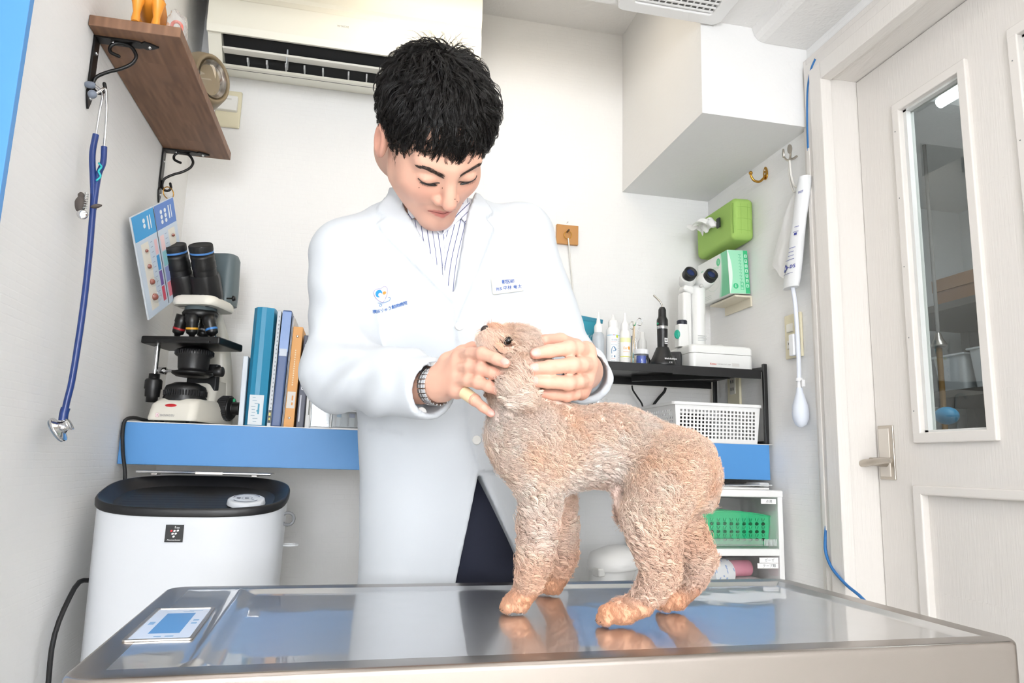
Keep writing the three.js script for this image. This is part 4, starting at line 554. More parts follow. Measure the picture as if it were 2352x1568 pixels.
// ---------------------------------------------------------------- right wall: hooks, tissue box, gloves, switch, pressure bag, cable
{
  const hookAt = (name, label, mat, y, z, s, plate) => {
    const h = thing(name, label, 'hook', [XR, y, z]);
    mesh('plate', at(extrude(Array.from({ length: 28 }, (_, k) => { const a = k / 28 * Math.PI * 2; return [Math.sin(a) * 0.0085 * s * (1 - 0.25 * Math.cos(a)), Math.cos(a) * 0.016 * s]; }), 0.002, 0.0008), -0.001, 0.0, 0, 0, -Math.PI / 2), mat, h);
    mesh('arm', [tube([[-0.002, -0.004 * s, 0], [-0.008 * s, -0.014 * s, 0], [-0.02 * s, -0.024 * s, 0], [-0.034 * s, -0.022 * s, 0], [-0.041 * s, -0.012 * s, 0], [-0.042 * s, -0.006 * s, 0]], 0.003 * s, 30, 10), at(new THREE.SphereGeometry(0.0048 * s, 14, 10), -0.042 * s, -0.004 * s, 0)], mat, h);
    for (const dy of [0.008, -0.002]) mesh('screw', at(new THREE.SphereGeometry(0.0022 * s, 8, 6), -0.0035, dy * s, 0), MAT.chrome, h);
  };
  hookAt('coat_hook', 'single brass hook above the green tissue box', MAT.brass, 1.868, -1.735, 1.15);
  const dh = thing('double_hook', 'small nickel double hook holding the pressure bag', 'hook', [XR, 1.862, -1.588]);
  for (const s of [-1, 1]) mesh('prong', at(extrude(Array.from({ length: 24 }, (_, k) => { const a = k / 24 * Math.PI * 2; return [Math.cos(a) * 0.006, Math.sin(a) * 0.012]; }), 0.002, 0.0008), -0.03, 0.004, s * 0.014, 0, -Math.PI / 2 + s * 0.35, 0), MAT.nickel, dh);
  mesh('saddle', [tube([[-0.03, -0.004, -0.016], [-0.026, -0.016, -0.008], [-0.024, -0.019, 0], [-0.026, -0.016, 0.008], [-0.03, -0.004, 0.016]], 0.0028, 24, 8), tube([[-0.024, -0.018, 0], [-0.012, -0.014, 0], [-0.001, -0.006, 0]], 0.0032, 12, 8)], MAT.nickel, dh);
  // green fabric tissue cover
  const tb = thing('tissue_box_cover', 'lime green quilted tissue box cover on the right wall', 'tissue box', [XR, 1.752, -1.915]);
  const gm = S(0x9cc062, 0.75, 0, { bumpMap: dataTex(256, (u, v) => 0.5 + 0.4 * (tnoise(u, v, 128, 3) - 0.5), false, 1 / 0.06), bumpScale: 0.0004, sheen: 0.3, sheenColor: new THREE.Color(0x9ac060) });
  const rg = new RoundedBoxGeometry(0.068, 0.126, 0.232, 8, 0.016), rp = rg.attributes.position;
  for (let i = 0; i < rp.count; i++) { const y = rp.getY(i), z = rp.getZ(i), x = rp.getX(i); rp.setX(i, x - 0.004 * (1 - (y / 0.063) ** 2) * (1 - (z / 0.116) ** 2) + 0.002 * noise(y * 40, z * 40, 1)); rp.setY(i, y + 0.0025 * noise(x * 30, z * 30, 4)); } rg.computeVertexNormals();
  mesh('cover', metric(at(rg, -0.036, 0, 0)), gm, tb);
  const ln = []; for (const y of [-0.035, 0.0, 0.035]) ln.push(tube([[-0.058, y, 0.1158], [-0.036, y + 0.001, 0.1160], [-0.014, y, 0.1158]], 0.0005, 8, 5)); for (const x of [-0.045, -0.024]) ln.push(tube([[x, -0.046, 0.1158], [x, 0, 0.1160], [x, 0.046, 0.1158]], 0.0005, 8, 5));
  mesh('piping', tube([[-0.0675, -0.045, 0.1125], [-0.0685, 0, 0.1135], [-0.0675, 0.045, 0.1125]], 0.0014, 12, 6), S(0x86ad4e, 0.7), tb);
  mesh('stitching', ln, S(0x88ae50, 0.8), tb).userData.kind = 'stuff';
  mesh('toggle', box(0.006, 0.03, 0.018, -0.078, 0.006, 0.045, 0.002), S(0x1d2a22, 0.4), tb, 'small dark fastening tab');
  const tg = new THREE.PlaneGeometry(0.12, 0.07, 40, 26), tp = tg.attributes.position; for (let i = 0; i < tp.count; i++) { const u = tp.getX(i) / 0.12, v = tp.getY(i) / 0.07 + 0.5; tp.setXYZ(i, -0.006 - 0.055 * v * (1 + 0.3 * Math.sin(u * 9)) + 0.006 * noise(u * 12, v * 6, 3), 0.024 * Math.sin(v * 2.4) - 0.014 * v + 0.006 * Math.sin(u * 14 + v * 3) + 0.004 * noise(u * 9, v * 9, 1), u * 0.10 * (1 - 0.35 * v) + 0.012 * v * v); } tg.computeVertexNormals();
  const tis = mesh('tissue', at(tg, XR - 0.072, 1.752 + 0.004, -1.925), S(0xf6f6f5, 0.85, 0, { side: THREE.DoubleSide })); tag(tis, 'white tissue pulled half out of the green cover', 'tissue');
  // glove box on a small ledge
  const gb = thing('glove_box', 'white and green disposable glove box on a wall ledge', 'box', [XR, 1.537, -1.92]); gb.rotation.z = 0.05;
  mesh('carton', box(0.064, 0.13, 0.182, -0.036, 0.066, 0, 0.0012), S(0xf1f3f1, 0.5), gb);
  decal('front_print', 0.18, 0.128, 1024, (x, W, H) => {
    fillBg(x, W, H, '#eef1ee'); x.fillStyle = '#7fd3a4'; x.beginPath(); x.moveTo(W, 0); x.lineTo(W * 0.80, 0); x.quadraticCurveTo(W * 0.86, H * 0.4, W * 0.72, H); x.lineTo(W, H); x.fill(); x.fillStyle = '#c3ecd4'; x.beginPath(); x.moveTo(W * 0.80, 0); x.lineTo(W * 0.76, 0); x.quadraticCurveTo(W * 0.83, H * 0.4, W * 0.66, H); x.lineTo(W * 0.72, H); x.quadraticCurveTo(W * 0.86, H * 0.4, W * 0.80, H * 0); x.fill();
    x.strokeStyle = '#b7d8c6'; x.lineWidth = 3; x.beginPath(); x.ellipse(W * 0.5, H * 0.62, W * 0.2, H * 0.17, 0, 0, 7); x.stroke(); textIn(x, 'Nitrile exam gloves', W * 0.36, H * 0.28, H * 0.11, '#9fd8b8', 'serif', 'italic'); textIn(x, 'XS', W * 0.14, H * 0.22, H * 0.11, '#5fc28d'); x.fillStyle = '#58c98c'; x.beginPath(); x.arc(W * 0.7, H * 0.17, H * 0.09, 0, 7); x.fill(); textIn(x, 'i', W * 0.7, H * 0.17, H * 0.12, '#fff');
    x.fillStyle = '#cfd8d3'; for (let i = 0; i < 3; i++) x.fillRect(W * 0.1, H * (0.85 + i * 0.04), W * 0.3, H * 0.012);
  }, gb, [-0.0685, 0.066, 0], [0, -Math.PI / 2, 0]);
  decal('side_print', 0.063, 0.128, 512, (x, W, H) => {
    fillBg(x, W, H, '#9fe0bc'); x.fillStyle = '#e6f5ec'; x.beginPath(); x.moveTo(0, 0); x.quadraticCurveTo(W * 0.35, H * 0.5, 0, H); x.fill(); x.fillStyle = '#3dbd80'; x.fillRect(W * 0.78, 0, W * 0.22, H); x.strokeStyle = '#eafaf1'; x.lineWidth = W * 0.02; for (let i = 0; i < 7; i++) { x.strokeRect(W * 0.84, H * (0.1 + i * 0.115), W * 0.1, H * 0.06); x.beginPath(); x.moveTo(W * 0.82, H * (0.13 + i * 0.115)); x.lineTo(W * 0.96, H * (0.13 + i * 0.115)); x.stroke(); } x.strokeStyle = '#58bb8a'; for (let i = 0; i < 10; i++) { x.beginPath(); x.moveTo(W * 0.52, H * (0.1 + i * 0.07)); x.lineTo(W * 0.64, H * (0.1 + i * 0.07)); x.lineTo(W * 0.58, H * (0.145 + i * 0.07)); x.stroke(); }
    x.fillStyle = '#3dbd80'; x.beginPath(); x.arc(W * 0.3, H * 0.83, W * 0.13, 0, 7); x.fill(); textIn(x, 'i', W * 0.3, H * 0.83, W * 0.18, '#fff'); x.strokeStyle = '#3dbd80'; x.strokeRect(W * 0.55, H * 0.75, W * 0.14, H * 0.16); textIn(x, 'N', W * 0.62, H * 0.83, W * 0.16, '#3dbd80');
  }, gb, [-0.036, 0.066, 0.0913], [0, 0, 0]);
  const lg = thing('wall_ledge', 'small cream ledge under the glove box', 'ledge', [XR, 1.536, -1.93]); mesh('board', box(0.055, 0.006, 0.15, -0.028, -0.007, 0.03, 0.002), S(0xe7dfcb, 0.5), lg); mesh('upstand', box(0.006, 0.03, 0.15, -0.0035, -0.02, 0.03, 0.002), S(0xe7dfcb, 0.5), lg);
  // switch plate
  const sw = thing('light_switch', 'ivory two-rocker wall switch behind the pressure bag tube', 'switch', [XR, 1.381, -1.627]);
  mesh('plate', box(0.008, 0.115, 0.07, -0.0045, 0, 0, 0.003), MAT.ivory, sw); for (const y of [0.022, -0.022]) { const r = mesh('rocker', box(0.006, 0.022, 0.026, -0.0095, y, -0.008, 0.002), S(0xf0ede2, 0.4), sw); } mesh('indicator', box(0.002, 0.006, 0.016, -0.0128, -0.02, -0.004), S(0x7d7a70, 0.5), sw);
  const ol = thing('wall_outlet', 'ivory power outlet behind the rack on the right wall', 'outlet', [XR, 1.272, -1.932]); mesh('plate', box(0.008, 0.115, 0.07, -0.0045, 0, 0, 0.003), MAT.ivory, ol); mesh('socket', box(0.004, 0.05, 0.03, -0.0095, 0.01, 0, 0.002), S(0xcfccc0, 0.5), ol);
  for (const y of [0.022, 0]) for (const z of [-0.006, 0.006]) mesh('slot', box(0.002, 0.009, 0.002, -0.0118, y, z), S(0x2a2a28, 0.6), ol);
  // pressure infusion bag
  const pb = thing('pressure_bag', 'rolled white pressure infusion bag with tube and bulb hanging from the double hook', 'pressure bag', [0, 0, 0]);
  const wm = S(0xeceef0, 0.6), fab = S(0xf0f0ef, 0.8, 0, { side: THREE.DoubleSide });
  mesh('rolled_bag', loft(Array.from({ length: 14 }, (_, i) => { const t = i / 13, y = mix(1.496, 1.763, t), z = mix(-1.589, -1.512, t), w = mix(0.030, 0.019, t) * (i === 0 || i === 13 ? 0.85 : 1); return Array.from({ length: 22 }, (_, k) => { const a = k / 22 * Math.PI * 2; return [1.062 + Math.sin(a) * 0.015 * (1 + 0.08 * noise(t * 6, k * 0.6, 2)), y, z + Math.cos(a) * w * (1 + 0.1 * noise(t * 5, k * 0.5, 9))]; }).reverse(); })), wm, pb);
  const fl = new THREE.PlaneGeometry(1, 1, 24, 30), fp = fl.attributes.position; for (let i = 0; i < fp.count; i++) { const u = fp.getX(i) + 0.5, v = fp.getY(i) + 0.5; const z0 = mix(-1.695, -1.578, Math.pow(v, 0.8)), z1 = mix(-1.60, -1.545, v), y = mix(1.50 + 0.10 * (1 - u), 1.752, v); fp.setXYZ(i, 1.074 - 0.010 * Math.sin(u * 4 + v * 2) * (1 - v) - 0.004 * noise(u * 5, v * 7, 2), y, mix(z0, z1, u)); } fl.computeVertexNormals(); mesh('flap', fl, fab, pb);
  { const NX = 16, NY = 14, pp = [], uu = [], ii = []; for (let j = 0; j <= NY; j++) for (let i = 0; i <= NX; i++) { const t = mix(0.06, 0.94, j / NY), a = mix(-Math.PI * 0.93, -Math.PI * 0.07, i / NX), w = mix(0.030, 0.019, t); const k = (a / (Math.PI * 2) + 1) * 22; pp.push(1.062 + Math.sin(a) * 0.0168, mix(1.496, 1.763, t), mix(-1.589, -1.512, t) + Math.cos(a) * w * 1.1); uu.push(i / NX, j / NY); } for (let j = 0; j < NY; j++) for (let i = 0; i < NX; i++) { const a = j * (NX + 1) + i; ii.push(a, a + 1, a + NX + 1, a + 1, a + NX + 2, a + NX + 1); } const g = new THREE.BufferGeometry(); g.setAttribute('position', new THREE.Float32BufferAttribute(pp, 3)); g.setAttribute('uv', new THREE.Float32BufferAttribute(uu, 2)); g.setIndex(ii); g.computeVertexNormals();
    mesh('print', g, M({ transparent: true, roughness: 0.6, map: canvasTex(256, 1024, (x, W, H) => { textIn(x, 'DIST', W * 0.7, H * 0.1, W * 0.12, '#39439a'); x.fillStyle = '#39439a'; x.save(); x.translate(W * 0.34, H * 0.86); x.rotate(Math.PI / 4); x.fillRect(-W * 0.13, -W * 0.13, W * 0.26, W * 0.26); x.restore(); textIn(x, 'M', W * 0.34, H * 0.86, W * 0.16, '#fff'); textIn(x, '-DS', W * 0.68, H * 0.86, W * 0.2, '#39439a'); x.fillRect(W * 0.25, H * 0.925, W * 0.5, H * 0.004); x.fillStyle = '#8d93c2'; for (const [a, b, c] of [[0.6, 0.45, 0.2], [0.55, 0.5, 0.25], [0.45, 0.66, 0.3], [0.45, 0.7, 0.24], [0.45, 0.74, 0.26], [0.3, 0.78, 0.45]]) x.fillRect(W * a, H * b, W * c, H * 0.007); x.fillStyle = '#39439a'; x.fillRect(W * 0.62, H * 0.515, W * 0.12, H * 0.025); }) }), pb); }
  mesh('strap', tube([[1.072, 1.843, -1.588], [1.071, 1.80, -1.583], [1.07, 1.765, -1.57], [1.069, 1.752, -1.555], [1.072, 1.75, -1.575], [1.073, 1.80, -1.592], [1.072, 1.843, -1.588]], 0.0028, 40, 6), S(0xeae8e2, 0.8), pb);
  mesh('air_tube', tube([[1.064, 1.50, -1.585], [1.068, 1.46, -1.583], [1.071, 1.40, -1.584], [1.073, 1.33, -1.585], [1.073, 1.262, -1.586]], 0.0055, 30, 12), S(0xe3e8f2, 0.4), pb);
  mesh('valve', [cyl(0.009, 0.009, 0.008, 1.073, 1.258, -1.586, 16), cyl(0.006, 0.006, 0.016, 1.073, 1.242, -1.586, 14), box(0.008, 0.018, 0.008, 1.073, 1.252, -1.571, 0.002)], S(0xf2f3f5, 0.3), pb);
  mesh('inflator', box(0.014, 0.055, 0.02, 1.071, 1.352, -1.602, 0.003), S(0xf1f3f6, 0.35), pb);
  mesh('bulb', at(lathe([[0, -0.05], [0.004, -0.0495], [0.013, -0.044], [0.019, -0.03], [0.0205, -0.015], [0.0185, 0.004], [0.013, 0.022], [0.0085, 0.036], [0.0075, 0.048]], 32), 1.073, 1.194, -1.586), S(0xdfe5f0, 0.45), pb);
  // blue network cable: leaves the trunking at the top of the door casing and comes out again near the floor
  tag(mesh('blue_cable', tube([[1.076, 2.062, -1.468], [1.0765, 2.045, -1.487], [1.0765, 2.005, -1.503], [1.0765, 1.916, -1.512], [1.0765, 1.87, -1.5135], [1.0765, 1.836, -1.5135]], 0.0034, 40, 8), S(0x2f73b4, 0.45)), 'blue network cable along the top corner of the door casing', 'cable');
  tag(mesh('blue_cable', tube([[1.0765, 0.915, -1.5105], [1.0755, 0.8996, -1.512], [1.072, 0.8596, -1.511], [1.068, 0.8283, -1.488], [1.062, 0.7985, -1.432], [1.06, 0.778, -1.377], [1.062, 0.72, -1.30], [1.066, 0.4, -1.25]], 0.0034, 50, 8), S(0x2f73b4, 0.45)), 'blue network cable drooping low beside the door frame', 'cable');
  struct('trim_6', [bounds(XR - 0.0215, XR - 0.017, 0.905, 1.842, -1.5195, -1.5075, 0.001)], MAT.creamPlain);
}
// ---------------------------------------------------------------- key board on the back wall
{
  const k = thing('key_board', 'small wooden hook board with a ring and white cord beside the sleeve', 'hook board', [0.61, 1.745, ZB]);
  mesh('board', box(0.07, 0.062, 0.012, 0, 0, 0.007, 0.001), S(0xc08a4e, 0.5), k); mesh('peg', at(cyl(0.003, 0.003, 0.02, 0, 0, 0, 10), -0.002, 0.008, 0.014, Math.PI / 2), S(0x4a3421, 0.5), k);
  mesh('ring', at(new THREE.TorusGeometry(0.012, 0.0012, 8, 28), -0.001, -0.004, 0.02, 0.2), MAT.brass, k); mesh('cord', tube([[0, -0.014, 0.021], [0.006, -0.05, 0.016], [0.011, -0.09, 0.012], [0.018, -0.15, 0.011], [0.02, -0.2, 0.012]], 0.0022, 24, 8), S(0xeceae4, 0.7), k);
  mesh('nail', at(cyl(0.0015, 0.0015, 0.012, 0, 0, 0, 8), 0.0, 0.04, 0.003, Math.PI / 2), MAT.chrome, k);
}
// ---------------------------------------------------------------- black rack and everything on it
{
  const RY = 1.306, r = thing('counter_rack', 'black metal rack standing on the right half of the counter', 'rack', [0, 0, 0]);
  const x0 = 0.585, x1 = 1.082, zf = -1.752, zb = -2.04, b = MAT.black;
  mesh('front_rail', [bounds(x0, 0.815, RY - 0.022, RY, zf - 0.004, zf, 0.001), bounds(0.812, x1 - 0.012, RY - 0.024, RY + 0.0005, zf - 0.0045, zf + 0.0005, 0.001)], b, r);
  mesh('back_rail', bounds(x0, x1 - 0.01, RY - 0.024, RY, zb, zb + 0.004, 0.001), b, r);
  for (const [a, c, nm] of [[x0, 0.813, 'left'], [0.8132, x1 - 0.012, 'right']]) mesh('shelf_plate', bounds(a + 0.001, c, RY - 0.004, RY - 0.001, zb + 0.004, zf - 0.004), S(0x2a2a2c, 0.35, 0.3), r);
  mesh('cross_brace', at(bounds(-0.006, 0.006, RY - 0.02, RY - 0.0045, -0.14, 0.14), 0.90, 0, -1.9, 0, 0.9), b, r);
  for (const x of [x0, x1]) for (const z of [zf - 0.003, zb + 0.006]) mesh('post', bounds(x - 0.006, x + 0.006, 1.1067, RY + (z < -1.9 ? 0.004 : 0.018), z - 0.005, z + 0.005, 0.002), b, r);
  for (const x of [x0, x1]) { mesh('side_rail', at(bounds(-0.005, 0.005, -0.006, 0.006, -0.145, 0.145, 0.002), x, RY + 0.01, (zf + zb) / 2, 0.045), b, r); mesh('foot_rail', bounds(x - 0.005, x + 0.005, 1.1067, 1.115, zb + 0.01, zf - 0.007, 0.001), b, r); }
  mesh('rear_foot', bounds(1.03, 1.077, 1.1067, 1.112, zb, zb + 0.012), b, r);
  const P = (name, label, cat, x, z, turn = 0, g) => thing(name, label, cat, [x, RY, z], turn, g);
  // teal pouch
  const po = P('foil_pouch', 'teal foil pouch leaning behind the dropper bottle', 'pouch', 0.622, -1.93);
  { const g = new THREE.SphereGeometry(1, 24, 16), p = g.attributes.position; for (let i = 0; i < p.count; i++) { const X = p.getX(i), Y = p.getY(i), Z = p.getZ(i), f = 1 - 0.5 * Math.abs(Y) ** 3; p.setXYZ(i, Math.sign(X) * Math.abs(X) ** 0.5 * 0.05 + 0.012 * Y, 0.072 + Math.sign(Y) * Math.abs(Y) ** 0.5 * 0.07 - 0.1 * X * 0.1, Z * 0.018 * f + 0.002 * noise(X * 5, Y * 5, 1)); } g.computeVertexNormals(); mesh('pouch', g, S(0x2b8fa6, 0.3), po); mesh('seal', at(box(0.09, 0.012, 0.002, 0, 0, 0), 0.012, 0.146, 0, 0, 0, -0.12), S(0x1f7f98, 0.3), po); decal('pouch_print', 0.07, 0.05, 256, (x, W, H) => { x.strokeStyle = '#cfe9ee'; x.lineWidth = 3; for (let i = 0; i < 7; i++) { x.beginPath(); x.moveTo(W * (0.1 + i * 0.12), H * 0.8); x.lineTo(W * (0.14 + i * 0.12), H * 0.4); x.moveTo(W * (0.14 + i * 0.12), H * 0.5); x.lineTo(W * (0.19 + i * 0.12), H * 0.35); x.stroke(); } }, po, [0.006, 0.09, 0.021], [0, 0, 0], { clear: true }); }
  // squeeze bottles
  function bottle(label, x, z, rad, hb, hs, ht, mat, capMat, prints) {
    const o = P('squeeze_bottle', label, 'bottle', x, z, 0, 'bottles on the rack');
    mesh('body', lathe([[0, 0.0005], [rad * 0.9, 0.0005], [rad, 0.004], [rad, hb - 0.008], [rad * 0.93, hb], [rad * 0.62, hb + 0.008], [rad * 0.6, hb + 0.012]], 32), mat, o);
    mesh('nozzle', lathe([[rad * 0.68, hb + 0.006], [rad * 0.7, hb + 0.02], [rad * 0.62, hb + 0.026], [rad * 0.36, hs], [rad * 0.16, ht - 0.004], [rad * 0.14, ht], [0, ht]], 28), capMat, o);
    if (prints) { const g = new THREE.CylinderGeometry(rad * 1.006, rad * 1.006, hb * 0.82, 40, 1, true, -1.25, 2.5); g.translate(0, hb * 0.46, 0); mesh('label', g, M({ map: canvasTex(384, 512, prints), roughness: 0.45 }), o); }
  }
  bottle('translucent dropper bottle at the left end of the rack', 0.631, -1.83, 0.0165, 0.082, 0.115, 0.145, M({ color: 0xdfe5ea, roughness: 0.3, transmission: 0.35, thickness: 0 }), S(0xf4f4f3, 0.4));
  bottle('white ear rinse bottle with blue animal logo', 0.671, -1.825, 0.0185, 0.098, 0.122, 0.14, S(0xf5f6f6, 0.35), S(0xf6f6f5, 0.4), (x, W, H) => {
    fillBg(x, W, H, '#f4f6f7'); x.fillStyle = '#7cc0e2'; x.fillRect(0, H * 0.05, W, H * 0.02); x.fillStyle = '#c8d23e'; x.beginPath(); x.arc(W * 0.62, H * 0.1, W * 0.07, 0, 7); x.fill(); x.fillStyle = '#d34c46'; x.beginPath(); x.arc(W * 0.42, H * 0.05, W * 0.025, 0, 7); x.fill(); textIn(x, 'épiotix', W * 0.46, H * 0.22, H * 0.085, '#6d7f97', 'sans-serif', 'normal'); x.fillStyle = '#d9a3a0'; x.fillRect(W * 0.28, H * 0.285, W * 0.3, H * 0.008); x.fillStyle = '#9fb7cc'; x.fillRect(W * 0.26, H * 0.39, W * 0.36, H * 0.01);
    x.strokeStyle = '#2f6f9d'; x.lineWidth = W * 0.03; x.lineCap = 'round'; x.beginPath(); x.moveTo(W * 0.3, H * 0.68); x.quadraticCurveTo(W * 0.26, H * 0.5, W * 0.4, H * 0.45); x.quadraticCurveTo(W * 0.5, H * 0.46, W * 0.56, H * 0.56); x.quadraticCurveTo(W * 0.5, H * 0.6, W * 0.38, H * 0.6); x.stroke(); x.beginPath(); x.moveTo(W * 0.44, H * 0.48); x.lineTo(W * 0.53, H * 0.57); x.stroke(); x.lineWidth = 3; x.beginPath(); x.arc(W * 0.32, H * 0.78, W * 0.045, 0, 7); x.stroke(); x.fillStyle = '#5c86a8'; x.beginPath(); x.arc(W * 0.47, H * 0.78, W * 0.045, 0, 7); x.fill(); x.fillStyle = '#e0b0a8'; x.fillRect(W * 0.28, H * 0.86, W * 0.22, H * 0.012); x.fillStyle = '#b6bec6'; x.fillRect(W * 0.26, H * 0.92, W * 0.24, H * 0.01); for (let i = 0; i < 11; i++) x.fillRect(W * 0.72, H * (0.2 + i * 0.06), W * 0.12, H * 0.012);
  });
  bottle('white ear cleaner bottle with orange lettering', 0.7075, -1.83, 0.0162, 0.092, 0.122, 0.148, S(0xf7f6f2, 0.35), S(0xf8f8f7, 0.4), (x, W, H) => { fillBg(x, W, H, '#f8f7f1'); x.fillStyle = '#eef0b9'; x.fillRect(0, H * 0.04, W, H * 0.16); textIn(x, 'Ear', W * 0.4, H * 0.42, H * 0.13, '#eda45a'); x.fillStyle = '#f0a246'; x.fillRect(W * 0.58, H * 0.36, W * 0.16, H * 0.11); x.fillStyle = '#f3c9a4'; x.fillRect(W * 0.25, H * 0.54, W * 0.45, H * 0.02); x.fillStyle = '#dfe060'; x.fillRect(0, H * 0.72, W, H * 0.025); x.fillStyle = '#cfd3cf'; x.fillRect(W * 0.26, H * 0.8, W * 0.4, H * 0.01); x.fillRect(W * 0.26, H * 0.85, W * 0.34, H * 0.01); x.fillStyle = '#8a8f96'; x.fillRect(W * 0.62, H * 0.93, W * 0.08, H * 0.02); });
  // clear cup with swabs, clear jar with blue
  const jar = P('clear_jar', 'small clear jar with a white lid and blue contents', 'jar', 0.743, -1.80); mesh('glass', lathe([[0, 0.0005], [0.0185, 0.0005], [0.0195, 0.004], [0.0195, 0.03]], 32), MAT.acrylic, jar); mesh('lid', lathe([[0.0198, 0.03], [0.0205, 0.031], [0.0205, 0.042], [0.019, 0.0435], [0, 0.0435]], 32), S(0xe4e6e8, 0.35), jar); mesh('contents', lathe([[0, 0.002], [0.013, 0.002], [0.013, 0.026], [0, 0.026]], 20), S(0x4a5fb0, 0.5), jar);
  const cup = P('instrument_cup', 'clear cup of instruments behind the small jar', 'cup', 0.748, -1.875); mesh('glass', lathe([[0, 0.0005], [0.022, 0.0005], [0.0245, 0.004], [0.027, 0.085]], 32), MAT.acrylic, cup);
  for (let i = 0; i < 4; i++) { const s = P('cotton_swab', ['wooden swab leaning leftmost in the clear cup', 'wooden swab second from left in the clear cup', 'wooden swab third from left in the clear cup', 'wooden swab leaning rightmost in the clear cup'][i], 'swab', 0.739 + i * 0.006, -1.868 - (i % 2) * 0.008, 0, 'swabs in the clear cup'); s.rotation.z = -0.1 + i * 0.05; s.position.y += 0.004; mesh('stick', cyl(0.0014, 0.0014, 0.125, 0, 0, 0, 8), S(0xe6d2b4, 0.6), s); mesh('tip', at(new THREE.SphereGeometry(0.003, 12, 8).scale(1, 2.2, 1), 0, 0.124, 0), i ? S(0xf4f1ea, 0.8) : S(0x2f9a62, 0.5), s); }
  const sc = P('surgical_scissors', 'steel scissors standing handles up in the clear cup', 'scissors', 0.768, -1.878); sc.position.y += 0.003; for (const s of [-1, 1]) { mesh('handle_ring', at(new THREE.TorusGeometry(0.0105, 0.0014, 8, 24).scale(0.75, 1, 1), -0.001 + s * 0.011 - 0.008, 0.128 + s * 0.006, 0), MAT.chrome, sc); mesh('blade', tube([[-0.008, 0.002, 0], [-0.008 - s * 0.001, 0.06, 0], [-0.009 + s * 0.006, 0.1, 0], [-0.009 + s * 0.01, 0.118, 0]], 0.0014, 16, 6), MAT.chrome, sc); }
  const cs = P('grey_case', 'grey and teal plastic case behind the otoscope', 'case', 0.772, -1.95); mesh('body', box(0.026, 0.06, 0.016, 0, 0.03, 0, 0.004), S(0x7fb9bd, 0.4), cs); mesh('cap', box(0.025, 0.05, 0.015, 0, 0.084, 0, 0.005), S(0x9a9ea3, 0.4), cs);
  const sp = P('spray_bottle', 'slim white spray bottle between the cup and the otoscope', 'bottle', 0.80, -1.93); mesh('body', lathe([[0, 0.0005], [0.0135, 0.0005], [0.014, 0.003], [0.013, 0.09], [0.008, 0.1], [0.007, 0.118], [0, 0.118]], 24), S(0xf3f3f1, 0.35), sp); mesh('band', cyl(0.0143, 0.0143, 0.006, 0, 0.052, 0, 24), S(0x222326, 0.4), sp);
  // otoscope in its charging stand
  const ot = P('otoscope', 'black otoscope with bent steel tip standing in a charger', 'otoscope', 0.8045, -1.80);
  mesh('stand', loft([[0, 0.034, 0.038], [0.004, 0.036, 0.04], [0.012, 0.034, 0.038], [0.028, 0.026, 0.03], [0.042, 0.02, 0.024], [0.052, 0.0165, 0.02]].map(([y, a, c]) => Array.from({ length: 28 }, (_, k) => { const t = k / 28 * Math.PI * 2; return [Math.cos(t) * a, y + 0.0005, -Math.sin(t) * c]; })), true), S(0x17181a, 0.45), ot);
  decal('stand_print', 0.036, 0.022, 256, (x, W, H) => { textIn(x, 'WelchAllyn', W / 2, H * 0.3, H * 0.3, '#e6e6e6', 'sans-serif', 'italic bold'); textIn(x, 'C E', W / 2, H * 0.75, H * 0.28, '#e6e6e6'); }, ot, [0.006, 0.0135, 0.0385], [-0.22, 0, 0], { clear: true });
  mesh('handle', lathe([[0, 0.03], [0.012, 0.03], [0.0135, 0.04], [0.0145, 0.1], [0.0145, 0.104]], 28), S(0x1a1a1c, 0.35), ot); mesh('collar', lathe([[0.0147, 0.104], [0.0152, 0.105], [0.0152, 0.111], [0.0147, 0.112]], 28), MAT.chrome, ot);
  mesh('head', lathe([[0.0148, 0.112], [0.0155, 0.116], [0.0152, 0.13], [0.012, 0.136], [0.011, 0.14], [0.0105, 0.158], [0.007, 0.165], [0, 0.165]], 28), S(0x161617, 0.4), ot); mesh('tip', capTube([[0, 0.163, 0], [-0.001, 0.172, 0], [-0.006, 0.181, 0], [-0.016, 0.19, 0], [-0.024, 0.197, 0]], 0.0024, 24, 10), MAT.nickel, ot); mesh('button', at(new THREE.SphereGeometry(0.003, 12, 8), -0.0148, 0.118, 0.004), S(0x24a678, 0.4), ot);
  decal('handle_print', 0.013, 0.016, 128, (x, W, H) => { fillBg(x, W, H, '#1a1a1c'); x.fillStyle = '#e8e8e8'; x.fillRect(W * 0.05, 0, W * 0.9, H * 0.72); textIn(x, 'M', W / 2, H * 0.36, H * 0.5, '#333'); x.fillStyle = '#e8e8e8'; x.fillRect(W * 0.05, H * 0.86, W * 0.9, H * 0.12); }, ot, [0.0045, 0.07, 0.0142], [0, 0.3, 0]);
  const ch = P('power_adapter', 'black power adapter lying beside the otoscope stand', 'adapter', 0.852, -1.87, -0.55); mesh('body', box(0.075, 0.052, 0.03, 0, 0.0265, 0, 0.003), S(0x151516, 0.45), ch); mesh('vent', box(0.002, 0.04, 0.022, 0.038, 0.026, 0), S(0x28282a, 0.6), ch); mesh('plate', box(0.016, 0.014, 0.001, 0.012, 0.034, 0.0153), S(0x3a3a3c, 0.4), ch); mesh('lamp', at(new THREE.SphereGeometry(0.002, 8, 6), 0.038, 0.006, 0.012), S(0xe8e2b0, 0.4), ch);
  mesh('cord', tube([[-0.0045, 0.012, -0.06], [-0.02, 0.03, -0.05], [-0.029, 0.042, -0.04], [-0.036, 0.034, -0.03], [-0.03, 0.02, -0.028], [-0.026, 0.012, -0.035]], 0.003, 50, 8), MAT.rubber, ot);
  // white slit lamp / desk microscope
  const sl = P('slit_lamp', 'white table slit lamp with two black eyepieces on the rack', 'slit lamp', 0.979, -1.90);
